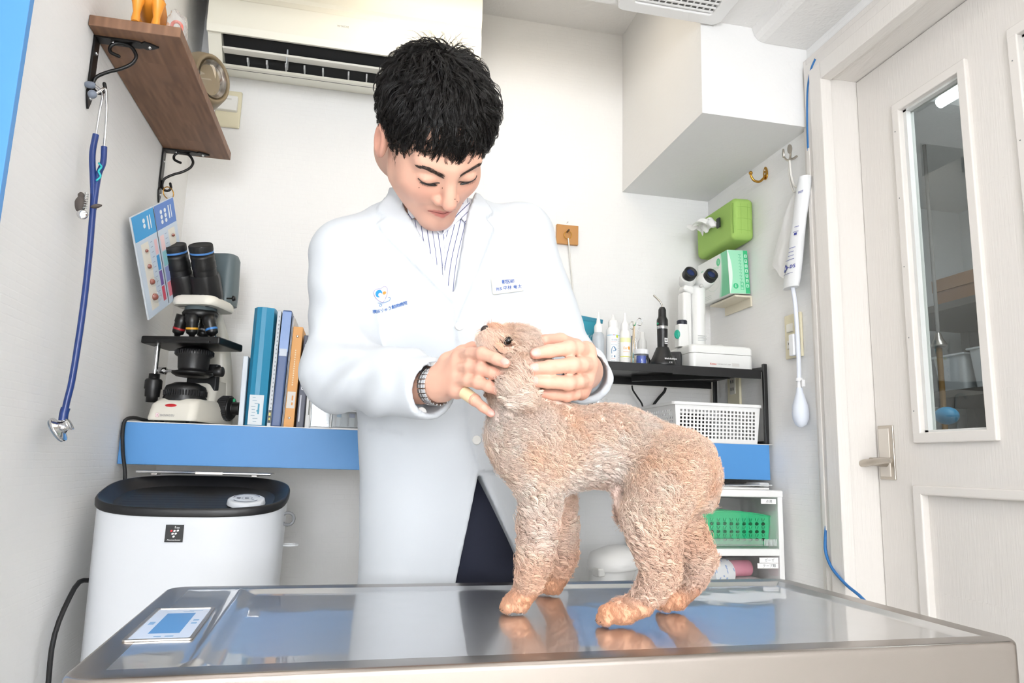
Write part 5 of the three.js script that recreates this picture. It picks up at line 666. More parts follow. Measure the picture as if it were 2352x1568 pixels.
  const wh = S(0xf0f1ef, 0.32);
  mesh('case', [loft([roundRect(0.184, 0.21, 0.014, 5).map(([a, c]) => [a, 0.001, -c]), roundRect(0.19, 0.216, 0.016, 5).map(([a, c]) => [a, 0.006, -c]), roundRect(0.19, 0.216, 0.016, 5).map(([a, c]) => [a, 0.044, -c])])], wh, sl);
  mesh('case_lid', loft([roundRect(0.19, 0.216, 0.016, 5).map(([a, c]) => [a, 0.0452, -c]), roundRect(0.19, 0.216, 0.016, 5).map(([a, c]) => [a, 0.062, -c]), roundRect(0.184, 0.208, 0.016, 5).map(([a, c]) => [a, 0.068, -c]), roundRect(0.17, 0.195, 0.016, 5).map(([a, c]) => [a, 0.07, -c])]), wh, sl);
  decal('case_print', 0.09, 0.01, 512, (x, W, H) => { textIn(x, 'Kowa', W * 0.01, H / 2, H * 0.75, '#d9705e', 'sans-serif', 'bold', 'left'); textIn(x, 'PORTABLE SLIT LAMP', W * 0.48, H / 2, H * 0.42, '#b5b2ad', 'sans-serif', 'normal'); x.fillStyle = '#dcdad6'; x.fillRect(W * 0.75, H * 0.1, W * 0.24, H * 0.8); }, sl, [0.005, 0.016, 0.1085], [0, 0, 0], { clear: true });
  mesh('column', [at(lathe([[0.021, 0.068], [0.0205, 0.075], [0.020, 0.17], [0.022, 0.175], [0.022, 0.245], [0.018, 0.255], [0, 0.256]], 32), -0.028, 0, 0.02), bounds(-0.078, -0.05, 0.07, 0.235, -0.01, 0.03, 0.008), at(bounds(-0.02, 0.02, -0.011, 0.011, -0.02, 0.02, 0.006), -0.055, 0.243, 0.012, 0, 0, -0.35)], wh, sl);
  decal('column_print', 0.03, 0.02, 128, (x, W, H) => { x.fillStyle = '#a9adb0'; for (let i = 0; i < 4; i++) x.fillRect(W * 0.05, H * (0.1 + i * 0.22), W * (0.9 - 0.1 * (i % 2)), H * 0.06); }, sl, [-0.026, 0.098, 0.0412], [0, 0, 0], { clear: true });
  mesh('lamp_tower', loft([[0.07, 0.017, 0.016], [0.12, 0.016, 0.015], [0.135, 0.0155, 0.0145]].map(([y, a, c]) => roundRect(a * 2, c * 2, 0.006, 3).map(([p, q]) => [-0.083 + p, y, 0.03 - q]))), wh, sl); mesh('tower_cap', at(lathe([[0.0145, 0], [0.0148, 0.002], [0.0148, 0.012], [0.013, 0.014], [0, 0.014]], 28), -0.083, 0.134, 0.03), S(0x1d2230, 0.4), sl);
  mesh('green_knob', at(lathe([[0, 0.006], [0.009, 0.006], [0.0105, 0.003], [0.0105, 0]], 24).scale(0.8, 1, 1.25), -0.101, 0.105, 0.038, Math.PI / 2, -0.7, 0), S(0x1fa68c, 0.4), sl);
  mesh('binocular_head', [-1, 1].map((s) => at(loft([[0.0, 0.017], [0.01, 0.022], [0.03, 0.0245], [0.044, 0.023], [0.046, 0.02]].map(([z, rr_]) => Array.from({ length: 24 }, (_, k) => { const a = k / 24 * Math.PI * 2; return [Math.cos(a) * rr_, Math.sin(a) * rr_, z]; }))), -0.032 + s * 0.02, 0.262, -0.005, -0.38, s * 0.28, 0)), wh, sl);
  for (const s of [-1, 1]) { const e = mesh('eyepiece', at(lathe([[0.0185, 0], [0.0195, 0.003], [0.0195, 0.02], [0.0175, 0.022], [0.013, 0.0212], [0.0125, 0.016], [0, 0.015]], 28), -0.032 + s * 0.0325, 0.279, 0.036, Math.PI / 2 - 0.38, 0, 0), S(0x17181b, 0.5), sl); mesh('lens', at(lathe([[0, 0.0185], [0.009, 0.0175], [0.0122, 0.016]], 24), -0.032 + s * 0.0325, 0.279, 0.036, Math.PI / 2 - 0.38, 0, 0), S(0x23305e, 0.05), e); }
  mesh('focus_lever', [at(lathe([[0, 0], [0.005, 0.001], [0.004, 0.007], [0, 0.008]], 14), -0.03, 0.25, 0.044, 1.2), tube([[0.0, 0.07, 0.0], [0.03, 0.082, 0.0], [0.06, 0.086, -0.01], [0.075, 0.078, -0.02]], 0.008, 20, 10)], S(0xd9d9d6, 0.4), sl);
  mesh('orange_mark', box(0.01, 0.001, 0.004, 0.035, 0.0707, 0.085), S(0xe08a3c, 0.4), sl);
  // under the rack: basket, cords, tube in a beaker
  const bk = thing('storage_basket', 'white plastic basket with square holes under the rack', 'basket', [0.948, 1.1068, -1.88]);
  const wb = S(0xf3f3f2, 0.4);
  { const w = 0.24, h = 0.098, holes = []; for (let i = 0; i < 21; i++) for (let j = 0; j < 8; j++) { const x = -0.106 + i * 0.0106, y = 0.013 + j * 0.0098; holes.push([[x - 0.003, y - 0.003], [x - 0.003, y + 0.003], [x + 0.003, y + 0.003], [x + 0.003, y - 0.003]]); }
    const front = extrude([[-0.117, 0.0], [0.117, 0.0], [0.124, h], [-0.124, h]], 0.0018, 0, holes); const back = front.clone();
    mesh('front_wall', at(front, 0, 0.001, 0.105, 0.07), wb, bk); mesh('rear_wall', at(back, 0, 0.001, -0.107, -0.07), wb, bk);
    const hs = []; for (let i = 0; i < 17; i++) for (let j = 0; j < 8; j++) { const x = -0.088 + i * 0.011, y = 0.013 + j * 0.0098; hs.push([[x - 0.003, y - 0.003], [x - 0.003, y + 0.003], [x + 0.003, y + 0.003], [x + 0.003, y - 0.003]]); }
    for (const s of [-1, 1]) { const side = extrude([[-0.104, 0.0], [0.104, 0.0], [0.111, h], [-0.111, h]], 0.0018, 0, hs.map((q) => q.slice())); mesh('side_wall', at(side, s * 0.117, 0.001, 0, 0, Math.PI / 2, 0).applyMatrix4(new THREE.Matrix4().makeShear(0, 0, s * 0.07, 0, 0, 0)), wb, bk); }
    mesh('floor_panel', box(0.232, 0.002, 0.21, 0, 0.0015, 0), wb, bk);
    mesh('rim', at(extrude(roundRect(0.262, 0.236, 0.012), 0.006, 0.001, [roundRect(0.246, 0.22, 0.008)]), 0, h + 0.006, 0, Math.PI / 2), wb, bk); }
  tag(mesh('dark_pouch', box(0.07, 0.07, 0.12, 0.90, 1.149, -1.86, 0.012), S(0x24262c, 0.6)), 'dark pouch inside the left half of the white basket', 'pouch');
  tag(mesh('pale_packet', box(0.09, 0.06, 0.12, 1.0, 1.144, -1.87, 0.01), S(0xb9bcbc, 0.6)), 'pale packet inside the right half of the white basket', 'packet');
  tag(mesh('charger_cable', tube([[0.80, RY - 0.03, -2.01], [0.804, 1.265, -2.015], [0.82, 1.245, -2.02], [0.836, 1.222, -2.02], [0.84, 1.19, -2.02], [0.843, 1.112, -2.02]], 0.0025, 40, 8), MAT.rubber), 'thin black cable hanging under the rack, left of the thicker one', 'cable');
  tag(mesh('charger_cable', tube([[0.912, RY - 0.03, -2.02], [0.908, 1.265, -2.02], [0.89, 1.245, -2.02], [0.872, 1.22, -2.02], [0.868, 1.19, -2.02], [0.864, 1.112, -2.02]], 0.0042, 40, 8), MAT.rubber), 'thick black cable curving down under the rack', 'cable');
  const bc = thing('beaker', 'clear plastic beaker under the left end of the rack', 'beaker', [0.632, 1.1068, -1.83]); mesh('wall', lathe([[0, 0.0006], [0.021, 0.0006], [0.0215, 0.003], [0.025, 0.108], [0.0245, 0.108]], 32), MAT.acrylic, bc); mesh('rim', at(new THREE.TorusGeometry(0.025, 0.0012, 8, 36), 0, 0.108, 0, Math.PI / 2), M({ color: 0xffffff, roughness: 0.1, transmission: 0.7, thickness: 0 }), bc);
  tag(mesh('clear_tube', tube([[0.628, 1.112, -1.83], [0.63, 1.2, -1.83], [0.63, 1.255, -1.83], [0.627, 1.274, -1.828], [0.612, 1.281, -1.825], [0.60, 1.275, -1.824], [0.597, 1.268, -1.823]], 0.0036, 50, 12), S(0xdbe8ee, 0.25)), 'bent pale plastic tube standing in the beaker', 'tube');
  const ad = thing('small_fan_adapter', 'white plug adapter beside the outlet behind the basket', 'adapter', [1.052, 1.1068, -2.0]); mesh('body', box(0.04, 0.1, 0.03, 0, 0.0505, 0, 0.004), S(0xdfe1e2, 0.4), ad); mesh('cap', box(0.012, 0.03, 0.02, 0.014, 0.112, 0, 0.004), S(0xf2f2f2, 0.4), ad);
}
// ---------------------------------------------------------------- drawer tower under the counter, bins
{
  const dt = thing('drawer_tower', 'white plastic drawer tower with clear fronts under the right of the counter', 'drawers', [0.937, 0, -1.86]);
  const w = 0.278, d = 0.36, z = d / 2, fr = MAT.plasticWhite; // front face at z = -1.68
  mesh('frame', [bounds(-w / 2, -w / 2 + 0.014, 0, 0.987, -z, z, 0.003), bounds(w / 2 - 0.014, w / 2, 0, 0.987, -z, z, 0.003), bounds(-w / 2 - 0.001, w / 2 + 0.001, 0.97, 0.988, -z, z + 0.0015, 0.004), ...[0.826, 0.66, 0.5, 0.34, 0.18, 0.0].map((y) => bounds(-w / 2 + 0.004, w / 2 - 0.004, y, y + 0.018, -z, z - 0.0015, 0.003)), bounds(-w / 2 + 0.002, w / 2 - 0.002, 0, 0.97, -z + 0.001, -z + 0.004)], fr, dt);
  const clear = M({ color: 0xffffff, roughness: 0.04, transmission: 1, thickness: 0 });
  for (const [y0, y1] of [[0.847, 0.967], [0.681, 0.823], [0.521, 0.657]]) {
    const dr = mesh('drawer', [bounds(-w / 2 + 0.017, w / 2 - 0.017, y0, y1, z - 0.004, z - 0.002), bounds(-w / 2 + 0.017, w / 2 - 0.017, y0, y0 + 0.002, -z + 0.02, z - 0.004), bounds(-w / 2 + 0.017, -w / 2 + 0.019, y0, y1 - 0.01, -z + 0.02, z - 0.004), bounds(w / 2 - 0.019, w / 2 - 0.017, y0, y1 - 0.01, -z + 0.02, z - 0.004)], clear, dt);
    mesh('drawer_handle', [bounds(-0.07, 0.075, y0 + 0.004, y0 + 0.022, z - 0.001, z + 0.011, 0.003)], M({ color: 0xf2f4f3, roughness: 0.06, transmission: 0.85, thickness: 0 }), dr);
    for (let k = 0; k < 10; k++) mesh('rib', bounds(0.084 + k * 0.0036, 0.0852 + k * 0.0036, y0 + 0.004, y0 + 0.02, z - 0.002, z + 0.0006), S(0xe6e9e8, 0.3), dr);
  }
  const lab = (y, x, wd, draw) => decal('paper_label', wd, 0.0125, 256, draw, dt, [x, y, z - 0.0013]);
  lab(0.9605, 0.099, 0.042, (x, W, H) => { fillBg(x, W, H, '#fbfbfa'); kanji(x, '点滴', W * 0.33, H * 0.16, H * 0.66, '#6f7276', 1.1); });
  lab(0.8165, 0.095, 0.052, (x, W, H) => { fillBg(x, W, H, '#fbfbfa'); kanji(x, 'ガーゼ', W * 0.28, H * 0.16, H * 0.66, '#6f7276', 1.1); });
  lab(0.803, 0.092, 0.058, (x, W, H) => { fillBg(x, W, H, '#fbfbfa'); kanji(x, 'テープ類', W * 0.26, H * 0.16, H * 0.66, '#6f7276', 1.1); });
  // green basket in the top drawer
  const gbk = thing('green_basket', 'green plastic basket with rabbit-shaped holes inside the top drawer', 'basket', [0.943, 0.8495, -1.79]);
  const gm = S(0x16b377, 0.4);
  { const holes = []; const hw = 0.116; for (let i = 0; i < 12; i++) for (let j = 0; j < 3; j++) { const x = -0.099 + i * 0.018, y = 0.012 + j * 0.0195; holes.push(Array.from({ length: 12 }, (_, k) => { const a = -k / 12 * Math.PI * 2; return [x + Math.cos(a) * 0.0056, y + Math.sin(a) * 0.0045]; })); for (const s of [-1, 1]) holes.push([[x + s * 0.0016, y + 0.0065], [x + s * 0.0016 - 0.0012, y + 0.0065 + 0.0001], [x + s * 0.0038 - 0.0011, y + 0.0135], [x + s * 0.0038 + 0.0011, y + 0.0135]].reverse()); }
    const top = Array.from({ length: 13 }, (_, k) => { const t = k / 12; return [mix(hw + 0.006, -hw - 0.006, t), 0.07 + 0.012 * Math.sin(t * Math.PI)]; });
    const wall = extrude([[-hw + 0.006, 0], [hw - 0.006, 0], ...top], 0.0016, 0, holes);
    mesh('front_wall', at(wall, 0, 0.001, 0.068, 0.03), gm, gbk); mesh('rear_wall', at(wall.clone(), 0, 0.001, -0.075), gm, gbk); for (const s of [-1, 1]) mesh('side_wall', box(0.002, 0.07, 0.145, s * (hw - 0.002), 0.036, -0.004), gm, gbk); mesh('floor_panel', box(0.22, 0.002, 0.14, 0, 0.001, -0.004), gm, gbk);
    mesh('rim', tube([[-hw - 0.007, 0.071, 0.072], [-hw / 2, 0.08, 0.073], [0, 0.083, 0.0735], [hw / 2, 0.08, 0.073], [hw + 0.007, 0.071, 0.072]], 0.002, 24, 6), gm, gbk); }
  // rolls in the second drawer
  const bl = thing('bandage_roll', 'white and blue printed bandage roll in the second drawer', 'bandage', [0.905, 0.6835, -1.73], 0.4); { const t = M({ map: canvasTex(256, 128, (x, W, H) => { fillBg(x, W, H, '#eef1f4'); x.fillStyle = '#8fa9d8'; for (let i = 0; i < 40; i++) { x.beginPath(); x.ellipse(hash3(i, 1, 1) * W, hash3(i, 2, 1) * H, 6, 3, i, 0, 7); x.fill(); } }), roughness: 0.6 }); mesh('roll', at(cyl(0.034, 0.034, 0.075, 0, 0, 0, 36), -0.03, 0.0345 + 0.06, 0, 0, 0, -Math.PI / 2), t, bl); mesh('core', at(cyl(0.012, 0.012, 0.0765, 0, 0, 0, 20), -0.031, 0.0945, 0, 0, 0, -Math.PI / 2), S(0xb9a78c, 0.7), bl); mesh('under_roll', at(cyl(0.03, 0.03, 0.075, 0, 0, 0, 36), -0.03, 0.031, 0, 0, 0, -Math.PI / 2), S(0xe8e6e0, 0.7), bl); }
  tag(mesh('pink_bandage', at(cyl(0.02, 0.02, 0.07, 0, 0, 0, 28), 0.955, 0.786, -1.76, 0, 0.1, -Math.PI / 2), S(0xd98fa2, 0.7)), 'pink bandage roll lying in the second drawer', 'bandage');
  tag(mesh('gauze_pack', box(0.10, 0.08, 0.10, 1.0, 0.7245, -1.765, 0.012), S(0xe3e4e2, 0.7)), 'white gauze pack under the pink roll in the second drawer', 'gauze');
  // clipboards on the tower
  const cbd = thing('clipboard', 'clear clipboard lying on the drawer tower', 'clipboard', [0.95, 0.988, -1.80], 0.12); mesh('board', at(box(0.2, 0.003, 0.22, 0, 0.009, 0, 0.001), 0, 0, 0, 0, 0, 0.03), M({ color: 0xf0f1f0, roughness: 0.2, transmission: 0.3, thickness: 0 }), cbd); mesh('clip', box(0.03, 0.012, 0.06, 0.1, 0.012, 0.05, 0.004), S(0xdcdcda, 0.3), cbd); mesh('papers', box(0.19, 0.005, 0.21, -0.002, 0.003, 0), S(0xf4f4f2, 0.8), cbd);
  // two white waste bins standing on the floor behind the table
  const binAt = (label, x, zz, rr_, h, k) => { const b = thing('waste_bin', label, 'bin', [x, 0, zz], 0.3); mesh('bucket', lathe([[0, 0.001], [rr_ * 0.82, 0.001], [rr_ * 0.84, 0.01], [rr_ * 0.98, h - 0.05], [rr_ * 0.99, h - 0.045]], 40), MAT.plasticWhite, b); const lid = lathe([[rr_ * 1.03, h - 0.052], [rr_ * 1.05, h - 0.047], [rr_ * 1.04, h - 0.035], [rr_ * 0.9, h - 0.015], [rr_ * 0.4, h - 0.002], [0, h]], 40); lid.translate(0, -h + 0.05, 0); at(lid, 0, h - 0.05, 0, 0, 0, k); mesh('lid', lid, MAT.plasticWhite, b); mesh('hinge', box(0.02, 0.02, 0.03, -rr_ * 0.98, h - 0.06, 0.02, 0.004), S(0xd8d8d6, 0.4), b); };
  binAt('larger white lidded waste bin behind the dog', 0.672, -1.80, 0.07, 0.838, 0.12); binAt('smaller white lidded bin beside the larger one', 0.705, -1.615, 0.055, 0.815, 0.05);
}
// ---------------------------------------------------------------- implicit surfaces
const smin = (a, b, k) => { const h = Math.max(k - Math.abs(a - b), 0) / k; return Math.min(a, b) - h * h * k * 0.25; };
const smax = (a, b, k) => -smin(-a, -b, k);
function cone(x, y, z, a, b, ra, rb) { const bx = b[0] - a[0], by = b[1] - a[1], bz = b[2] - a[2], px = x - a[0], py = y - a[1], pz = z - a[2]; const h = clamp((px * bx + py * by + pz * bz) / (bx * bx + by * by + bz * bz)); return Math.hypot(px - bx * h, py - by * h, pz - bz * h) - (ra + (rb - ra) * h); }
function ell(x, y, z, c, r) { const px = x - c[0], py = y - c[1], pz = z - c[2], k0 = Math.hypot(px / r[0], py / r[1], pz / r[2]), k1 = Math.hypot(px / (r[0] * r[0]), py / (r[1] * r[1]), pz / (r[2] * r[2])); return k1 < 1e-9 ? -Math.min(...r) : k0 * (k0 - 1) / k1; }
const ball = (x, y, z, c, r) => Math.hypot(x - c[0], y - c[1], z - c[2]) - r;
function chain(x, y, z, pts, rs, k = 0.004) { let d = 1e9; for (let i = 0; i < pts.length - 1; i++) { const e = cone(x, y, z, pts[i], pts[i + 1], rs[i], rs[i + 1]); d = i ? smin(d, e, k) : e; } return d; }
function polyD(x, y, P) { let d = 1e9, s = 1; for (let i = 0, j = P.length - 1; i < P.length; j = i++) { const ex = P[j][0] - P[i][0], ey = P[j][1] - P[i][1], wx = x - P[i][0], wy = y - P[i][1], h = clamp((wx * ex + wy * ey) / (ex * ex + ey * ey)), bx = wx - ex * h, by = wy - ey * h; d = Math.min(d, bx * bx + by * by); const c1 = y >= P[i][1], c2 = y < P[j][1], c3 = ex * wy > ey * wx; if ((c1 && c2 && c3) || (!c1 && !c2 && !c3)) s = -s; } return s * Math.sqrt(d); }
function lerpTable(T, y) { if (y <= T[0][0]) return T[0]; for (let i = 1; i < T.length; i++) if (y <= T[i][0]) { const t = (y - T[i - 1][0]) / (T[i][0] - T[i - 1][0]), u = t * t * (3 - 2 * t) * 0.5 + t * 0.5; return T[i].map((v, k) => mix(T[i - 1][k], v, u)); } return T[T.length - 1]; }
// naive surface nets over a box, skipping blocks that lie far from the surface
function skinOf(f, lo, hi, cell, slack = 1.5) {
  const n = [0, 1, 2].map((k) => Math.ceil((hi[k] - lo[k]) / cell) + 1), [nx, ny, nz] = n, F = new Float32Array(nx * ny * nz), B = 8, reach = cell * B * 0.87 * slack;
  for (let bz = 0; bz < nz; bz += B) for (let by = 0; by < ny; by += B) for (let bx = 0; bx < nx; bx += B) {
    const c = f(lo[0] + (bx + B / 2) * cell, lo[1] + (by + B / 2) * cell, lo[2] + (bz + B / 2) * cell), far = Math.abs(c) > reach;
    for (let z = bz; z < Math.min(bz + B, nz); z++) for (let y = by; y < Math.min(by + B, ny); y++) for (let x = bx; x < Math.min(bx + B, nx); x++) F[(z * ny + y) * nx + x] = far ? c : f(lo[0] + x * cell, lo[1] + y * cell, lo[2] + z * cell);
  }
  const id = new Int32Array(nx * ny * nz).fill(-1), pos = [], idx = [], I = (x, y, z) => (z * ny + y) * nx + x;
  for (let z = 0; z < nz - 1; z++) for (let y = 0; y < ny - 1; y++) for (let x = 0; x < nx - 1; x++) {
    let m = 0; const v = []; for (let k = 0; k < 8; k++) { const q = F[I(x + (k & 1), y + ((k >> 1) & 1), z + (k >> 2))]; v.push(q); if (q < 0) m |= 1 << k; }
    if (m === 0 || m === 255) continue;
    let sx = 0, sy = 0, sz = 0, c = 0;
    for (let a = 0; a < 8; a++) for (let b = 0; b < 3; b++) { const e = a | (1 << b); if (e === a) continue; if ((v[a] < 0) !== (v[e] < 0)) { const t = v[a] / (v[a] - v[e]); sx += (a & 1) + (b === 0 ? t : 0); sy += ((a >> 1) & 1) + (b === 1 ? t : 0); sz += (a >> 2) + (b === 2 ? t : 0); c++; } }
    id[I(x, y, z)] = pos.length / 3; pos.push(lo[0] + (x + sx / c) * cell, lo[1] + (y + sy / c) * cell, lo[2] + (z + sz / c) * cell);
  }
  for (let z = 1; z < nz - 1; z++) for (let y = 1; y < ny - 1; y++) for (let x = 1; x < nx - 1; x++) {
    const a = F[I(x, y, z)] < 0;
    const quad = (p, q, r, s, flip) => { if (p < 0 || q < 0 || r < 0 || s < 0) return; flip ? idx.push(p, r, q, p, s, r) : idx.push(p, q, r, p, r, s); };
    if (a !== F[I(x + 1, y, z)] < 0) quad(id[I(x, y - 1, z - 1)], id[I(x, y, z - 1)], id[I(x, y, z)], id[I(x, y - 1, z)], !a);
    if (a !== F[I(x, y + 1, z)] < 0) quad(id[I(x - 1, y, z - 1)], id[I(x - 1, y, z)], id[I(x, y, z)], id[I(x, y, z - 1)], !a);
    if (a !== F[I(x, y, z + 1)] < 0) quad(id[I(x - 1, y - 1, z)], id[I(x, y - 1, z)], id[I(x, y, z)], id[I(x - 1, y, z)], !a);
  }
  const g = new THREE.BufferGeometry(); g.setAttribute('position', new THREE.Float32BufferAttribute(pos, 3)); g.setIndex(idx); g.computeVertexNormals(); return g;
}
const tint = (g, f) => { const p = g.attributes.position, c = new Float32Array(p.count * 3); for (let i = 0; i < p.count; i++) { const r = f(p.getX(i), p.getY(i), p.getZ(i)); c[3 * i] = r[0]; c[3 * i + 1] = r[1]; c[3 * i + 2] = r[2]; } g.setAttribute('color', new THREE.BufferAttribute(c, 3)); return g; };
const lin = (hex) => new THREE.Color(hex).toArray();
const blend = (a, b, t) => [mix(a[0], b[0], t), mix(a[1], b[1], t), mix(a[2], b[2], t)];

// ---------------------------------------------------------------- the person: fields
const SKIN = lin(0xddae97), SKINRED = lin(0xd6907e), LIP = lin(0xc0746a), STUB = lin(0xbf9282);
const headM = new THREE.Matrix4().makeRotationFromEuler(new THREE.Euler(60.4 * D, 33.6 * D, 26.7 * D, 'YXZ')).setPosition(0.096, 1.543, -1.088);
const headInv = headM.clone().invert(), hi_ = headInv.elements;
const toHead = (x, y, z) => [hi_[0] * x + hi_[4] * y + hi_[8] * z + hi_[12], hi_[1] * x + hi_[5] * y + hi_[9] * z + hi_[13], hi_[2] * x + hi_[6] * y + hi_[10] * z + hi_[14]];
function headD(x, y, z) {
  const ax = Math.abs(x);
  let d = ell(x, y, z, [0, 0.032, -0.012], [0.076, 0.088, 0.096]);
  d = smin(d, ell(x, y, z, [0, -0.03, 0.022], [0.0625, 0.078, 0.07]), 0.03);
  d = smin(d, cone(ax, y, z, [0.044, -0.056, 0.012], [0.012, -0.097, 0.07], 0.025, 0.019), 0.03);
  d = smin(d, ball(ax, y, z, [0.038, -0.03, 0.052], 0.0265), 0.025);
  d = smin(d, cone(ax, y, z, [0.0, 0.017, 0.084], [0.042, 0.022, 0.068], 0.011, 0.011), 0.018);
  d = smax(d, -ball(ax, y, z, [0.032, -0.002, 0.105], 0.019), 0.014);                  // eye hollows
  d = smin(d, ell(ax, y, z, [0.032, -0.003, 0.0755], [0.0165, 0.0105, 0.0125]), 0.004);  // lids
  d = smin(d, cone(x, y, z, [0, 0.008, 0.086], [0, -0.034, 0.1065], 0.0078, 0.0122), 0.010);
  d = smin(d, ball(ax, y, z, [0.0138, -0.0385, 0.0935], 0.0085), 0.005);
  d = smax(d, -ell(ax, y, z, [0.0075, -0.0475, 0.0985], [0.0046, 0.0045, 0.007]), 0.002);
  d = smin(d, cone(ax, y, z, [0.0, -0.0615, 0.0930], [0.022, -0.066, 0.0805], 0.0050, 0.0035), 0.007);
  d = smin(d, cone(ax, y, z, [0.0, -0.0738, 0.0900], [0.018, -0.0705, 0.0815], 0.0058, 0.0035), 0.006);
  d = smax(d, -cone(ax, y, z, [0, -0.0672, 0.099], [0.021, -0.0675, 0.087], 0.0012, 0.0012), 0.003);
  d = smin(d, ball(x, y, z, [0, -0.098, 0.076], 0.018), 0.02);
  // ears
  const e = ell(ax, y, z, [0.083, -0.008, -0.014], [0.010, 0.032, 0.019]); d = smin(d, smax(e, -ell(ax, y, z, [0.094, -0.004, -0.010], [0.010, 0.02, 0.0105]), 0.006), 0.008);
  // neck stump
  d = smin(d, cone(x, y, z, [0, -0.045, -0.03], [0.0, -0.12, -0.115], 0.056, 0.056), 0.03);
  return d;
}
// hands: joints in metres
const RH = { wrist: [[0.0878, 1.1377, -1.022], [0.1118, 1.1412, -0.9850]], index: [[0.1307, 1.1737, -0.9400], [0.1407, 1.1749, -0.9080], [0.1515, 1.1716, -0.8840], [0.1657, 1.1629, -0.8640], [0.1754, 1.1567, -0.8540]], middle: [[0.1282, 1.1583, -0.9350], [0.1402, 1.1573, -0.9080], [0.1524, 1.1537, -0.8920], [0.1645, 1.1472, -0.8780], [0.1741, 1.1424, -0.8700]], ring: [[0.1277, 1.1427, -0.9350], [0.1389, 1.1400, -0.9100], [0.1497, 1.1363, -0.8960], [0.1614, 1.1299, -0.8820], [0.1713, 1.1248, -0.8750]], pinky: [[0.1293, 1.1285, -0.9420], [0.1389, 1.1229, -0.9200], [0.1475, 1.1150, -0.9080], [0.1573, 1.1053, -0.8980], [0.1667, 1.0976, -0.8930]], thumb: [[0.1195, 1.1712, -0.9700], [0.1401, 1.1868, -0.9850], [0.1525, 1.1922, -0.9750], [0.1653, 1.1906, -0.9600]] };
const LH = { wrist: [[0.342, 1.181, -1.06], [0.3209, 1.1718, -0.9950]], index: [[0.2950, 1.1866, -0.9050], [0.2729, 1.1848, -0.8750], [0.2591, 1.1821, -0.8660], [0.2318, 1.1759, -0.8580], [0.2135, 1.1712, -0.8560]], middle: [[0.2978, 1.1674, -0.9000], [0.2780, 1.1632, -0.8720], [0.2628, 1.1605, -0.8620], [0.2309, 1.1549, -0.8530], [0.2104, 1.1519, -0.8510]], ring: [[0.2932, 1.1476, -0.9020], [0.2743, 1.1416, -0.8760], [0.2592, 1.1381, -0.8660], [0.2300, 1.1370, -0.8570], [0.2101, 1.1364, -0.8550]], pinky: [[0.2915, 1.1335, -0.9150], [0.2775, 1.1279, -0.8970], [0.2648, 1.1250, -0.8900], [0.2444, 1.1243, -0.8840], [0.2295, 1.1250, -0.8800]], thumb: [[0.3109, 1.1815, -0.9650], [0.2903, 1.1965, -0.9400], [0.2600, 1.1985, -0.9080], [0.2330, 1.1930, -0.8860]] };
function handD(H, s) {
  const W = H.wrist[1], fingers = ['index', 'middle', 'ring', 'pinky'], R = { index: 1, middle: 1.03, ring: 0.98, pinky: 0.86 };
  return (x, y, z) => {
    let p = cone(x, y, z, H.wrist[0], W, 0.0265 * s, 0.026 * s);
    for (const f of fingers) { const m = H[f][0], i = f === 'index' || f === 'pinky' ? 0.3 : 0.1; p = smin(p, cone(x, y, z, W, m, 0.019 * s, 0.0118 * s * R[f]), 0.014); }
    p = smin(p, cone(x, y, z, H.index[0], H.pinky[0], 0.0105 * s, 0.0095 * s), 0.01);
    p = smin(p, cone(x, y, z, W, H.thumb[0], 0.017 * s, 0.014 * s), 0.014);
    let d = p;
    for (const f of fingers) { const r = R[f] * s; let q = chain(x, y, z, H[f], [0.0104 * r, 0.0096 * r, 0.0093 * r, 0.0084 * r, 0.0073 * r], 0.003); q = smin(q, ball(x, y, z, H[f][2], 0.0097 * r), 0.004); d = smin(d, q, 0.004); }
    d = smin(d, chain(x, y, z, H.thumb, [0.014 * s, 0.012 * s, 0.0105 * s, 0.0092 * s], 0.004), 0.006);
    return d;
  };
}
const handR = handD(RH, 0.86), handL = handD(LH, 1.0);
// clothed trunk
const TRUNK = [[0.3, 0.22, -1.31, 0.205, 0.15], [0.60, 0.212, -1.305, 0.198, 0.135], [0.85, 0.207, -1.30, 0.187, 0.125], [1.0, 0.2, -1.30, 0.183, 0.122], [1.1, 0.19, -1.295, 0.184, 0.12], [1.25, 0.165, -1.28, 0.196, 0.124], [1.35, 0.145, -1.268, 0.195, 0.116], [1.42, 0.133, -1.258, 0.165, 0.1], [1.47, 0.125, -1.25, 0.115, 0.078], [1.5, 0.12, -1.245, 0.075, 0.065]];
const SHR = [-0.03, 1.385, -1.25], ELR = [-0.022, 1.172, -1.185], WRR = [0.104, 1.136, -1.0], SHL = [0.282, 1.458, -1.275], ELL = [0.366, 1.212, -1.255], WRL = [0.338, 1.172, -1.035];
function trunkD(x, y, z, o) { const t = lerpTable(TRUNK, y), a = t[3] - o, b = t[4] - o, px = x - t[1], pz = z - t[2], k0 = Math.hypot(px / a, pz / b), k1 = Math.hypot(px / (a * a), pz / (b * b)); let d = k1 < 1e-6 ? -b : k0 * (k0 - 1) / k1; return smax(d, y - 1.49, 0.03); }
function dressed(x, y, z, o) {
  let d = trunkD(x, y, z, o);
  d = smin(d, cone(x, y, z, [0.12, 1.435, -1.25], SHR, 0.066 - o, 0.058 - o), 0.05);
  d = smin(d, cone(x, y, z, [0.12, 1.445, -1.25], SHL, 0.066 - o, 0.056 - o), 0.05);
  return d;
}
const armRD = (x, y, z, o) => smin(cone(x, y, z, SHR, ELR, 0.066 - o, 0.059 - o), cone(x, y, z, ELR, WRR, 0.062 - o, 0.043 - o), 0.03);
const armLD = (x, y, z, o) => smin(cone(x, y, z, SHL, ELL, 0.064 - o, 0.058 - o), cone(x, y, z, ELL, WRL, 0.06 - o, 0.042 - o), 0.03);
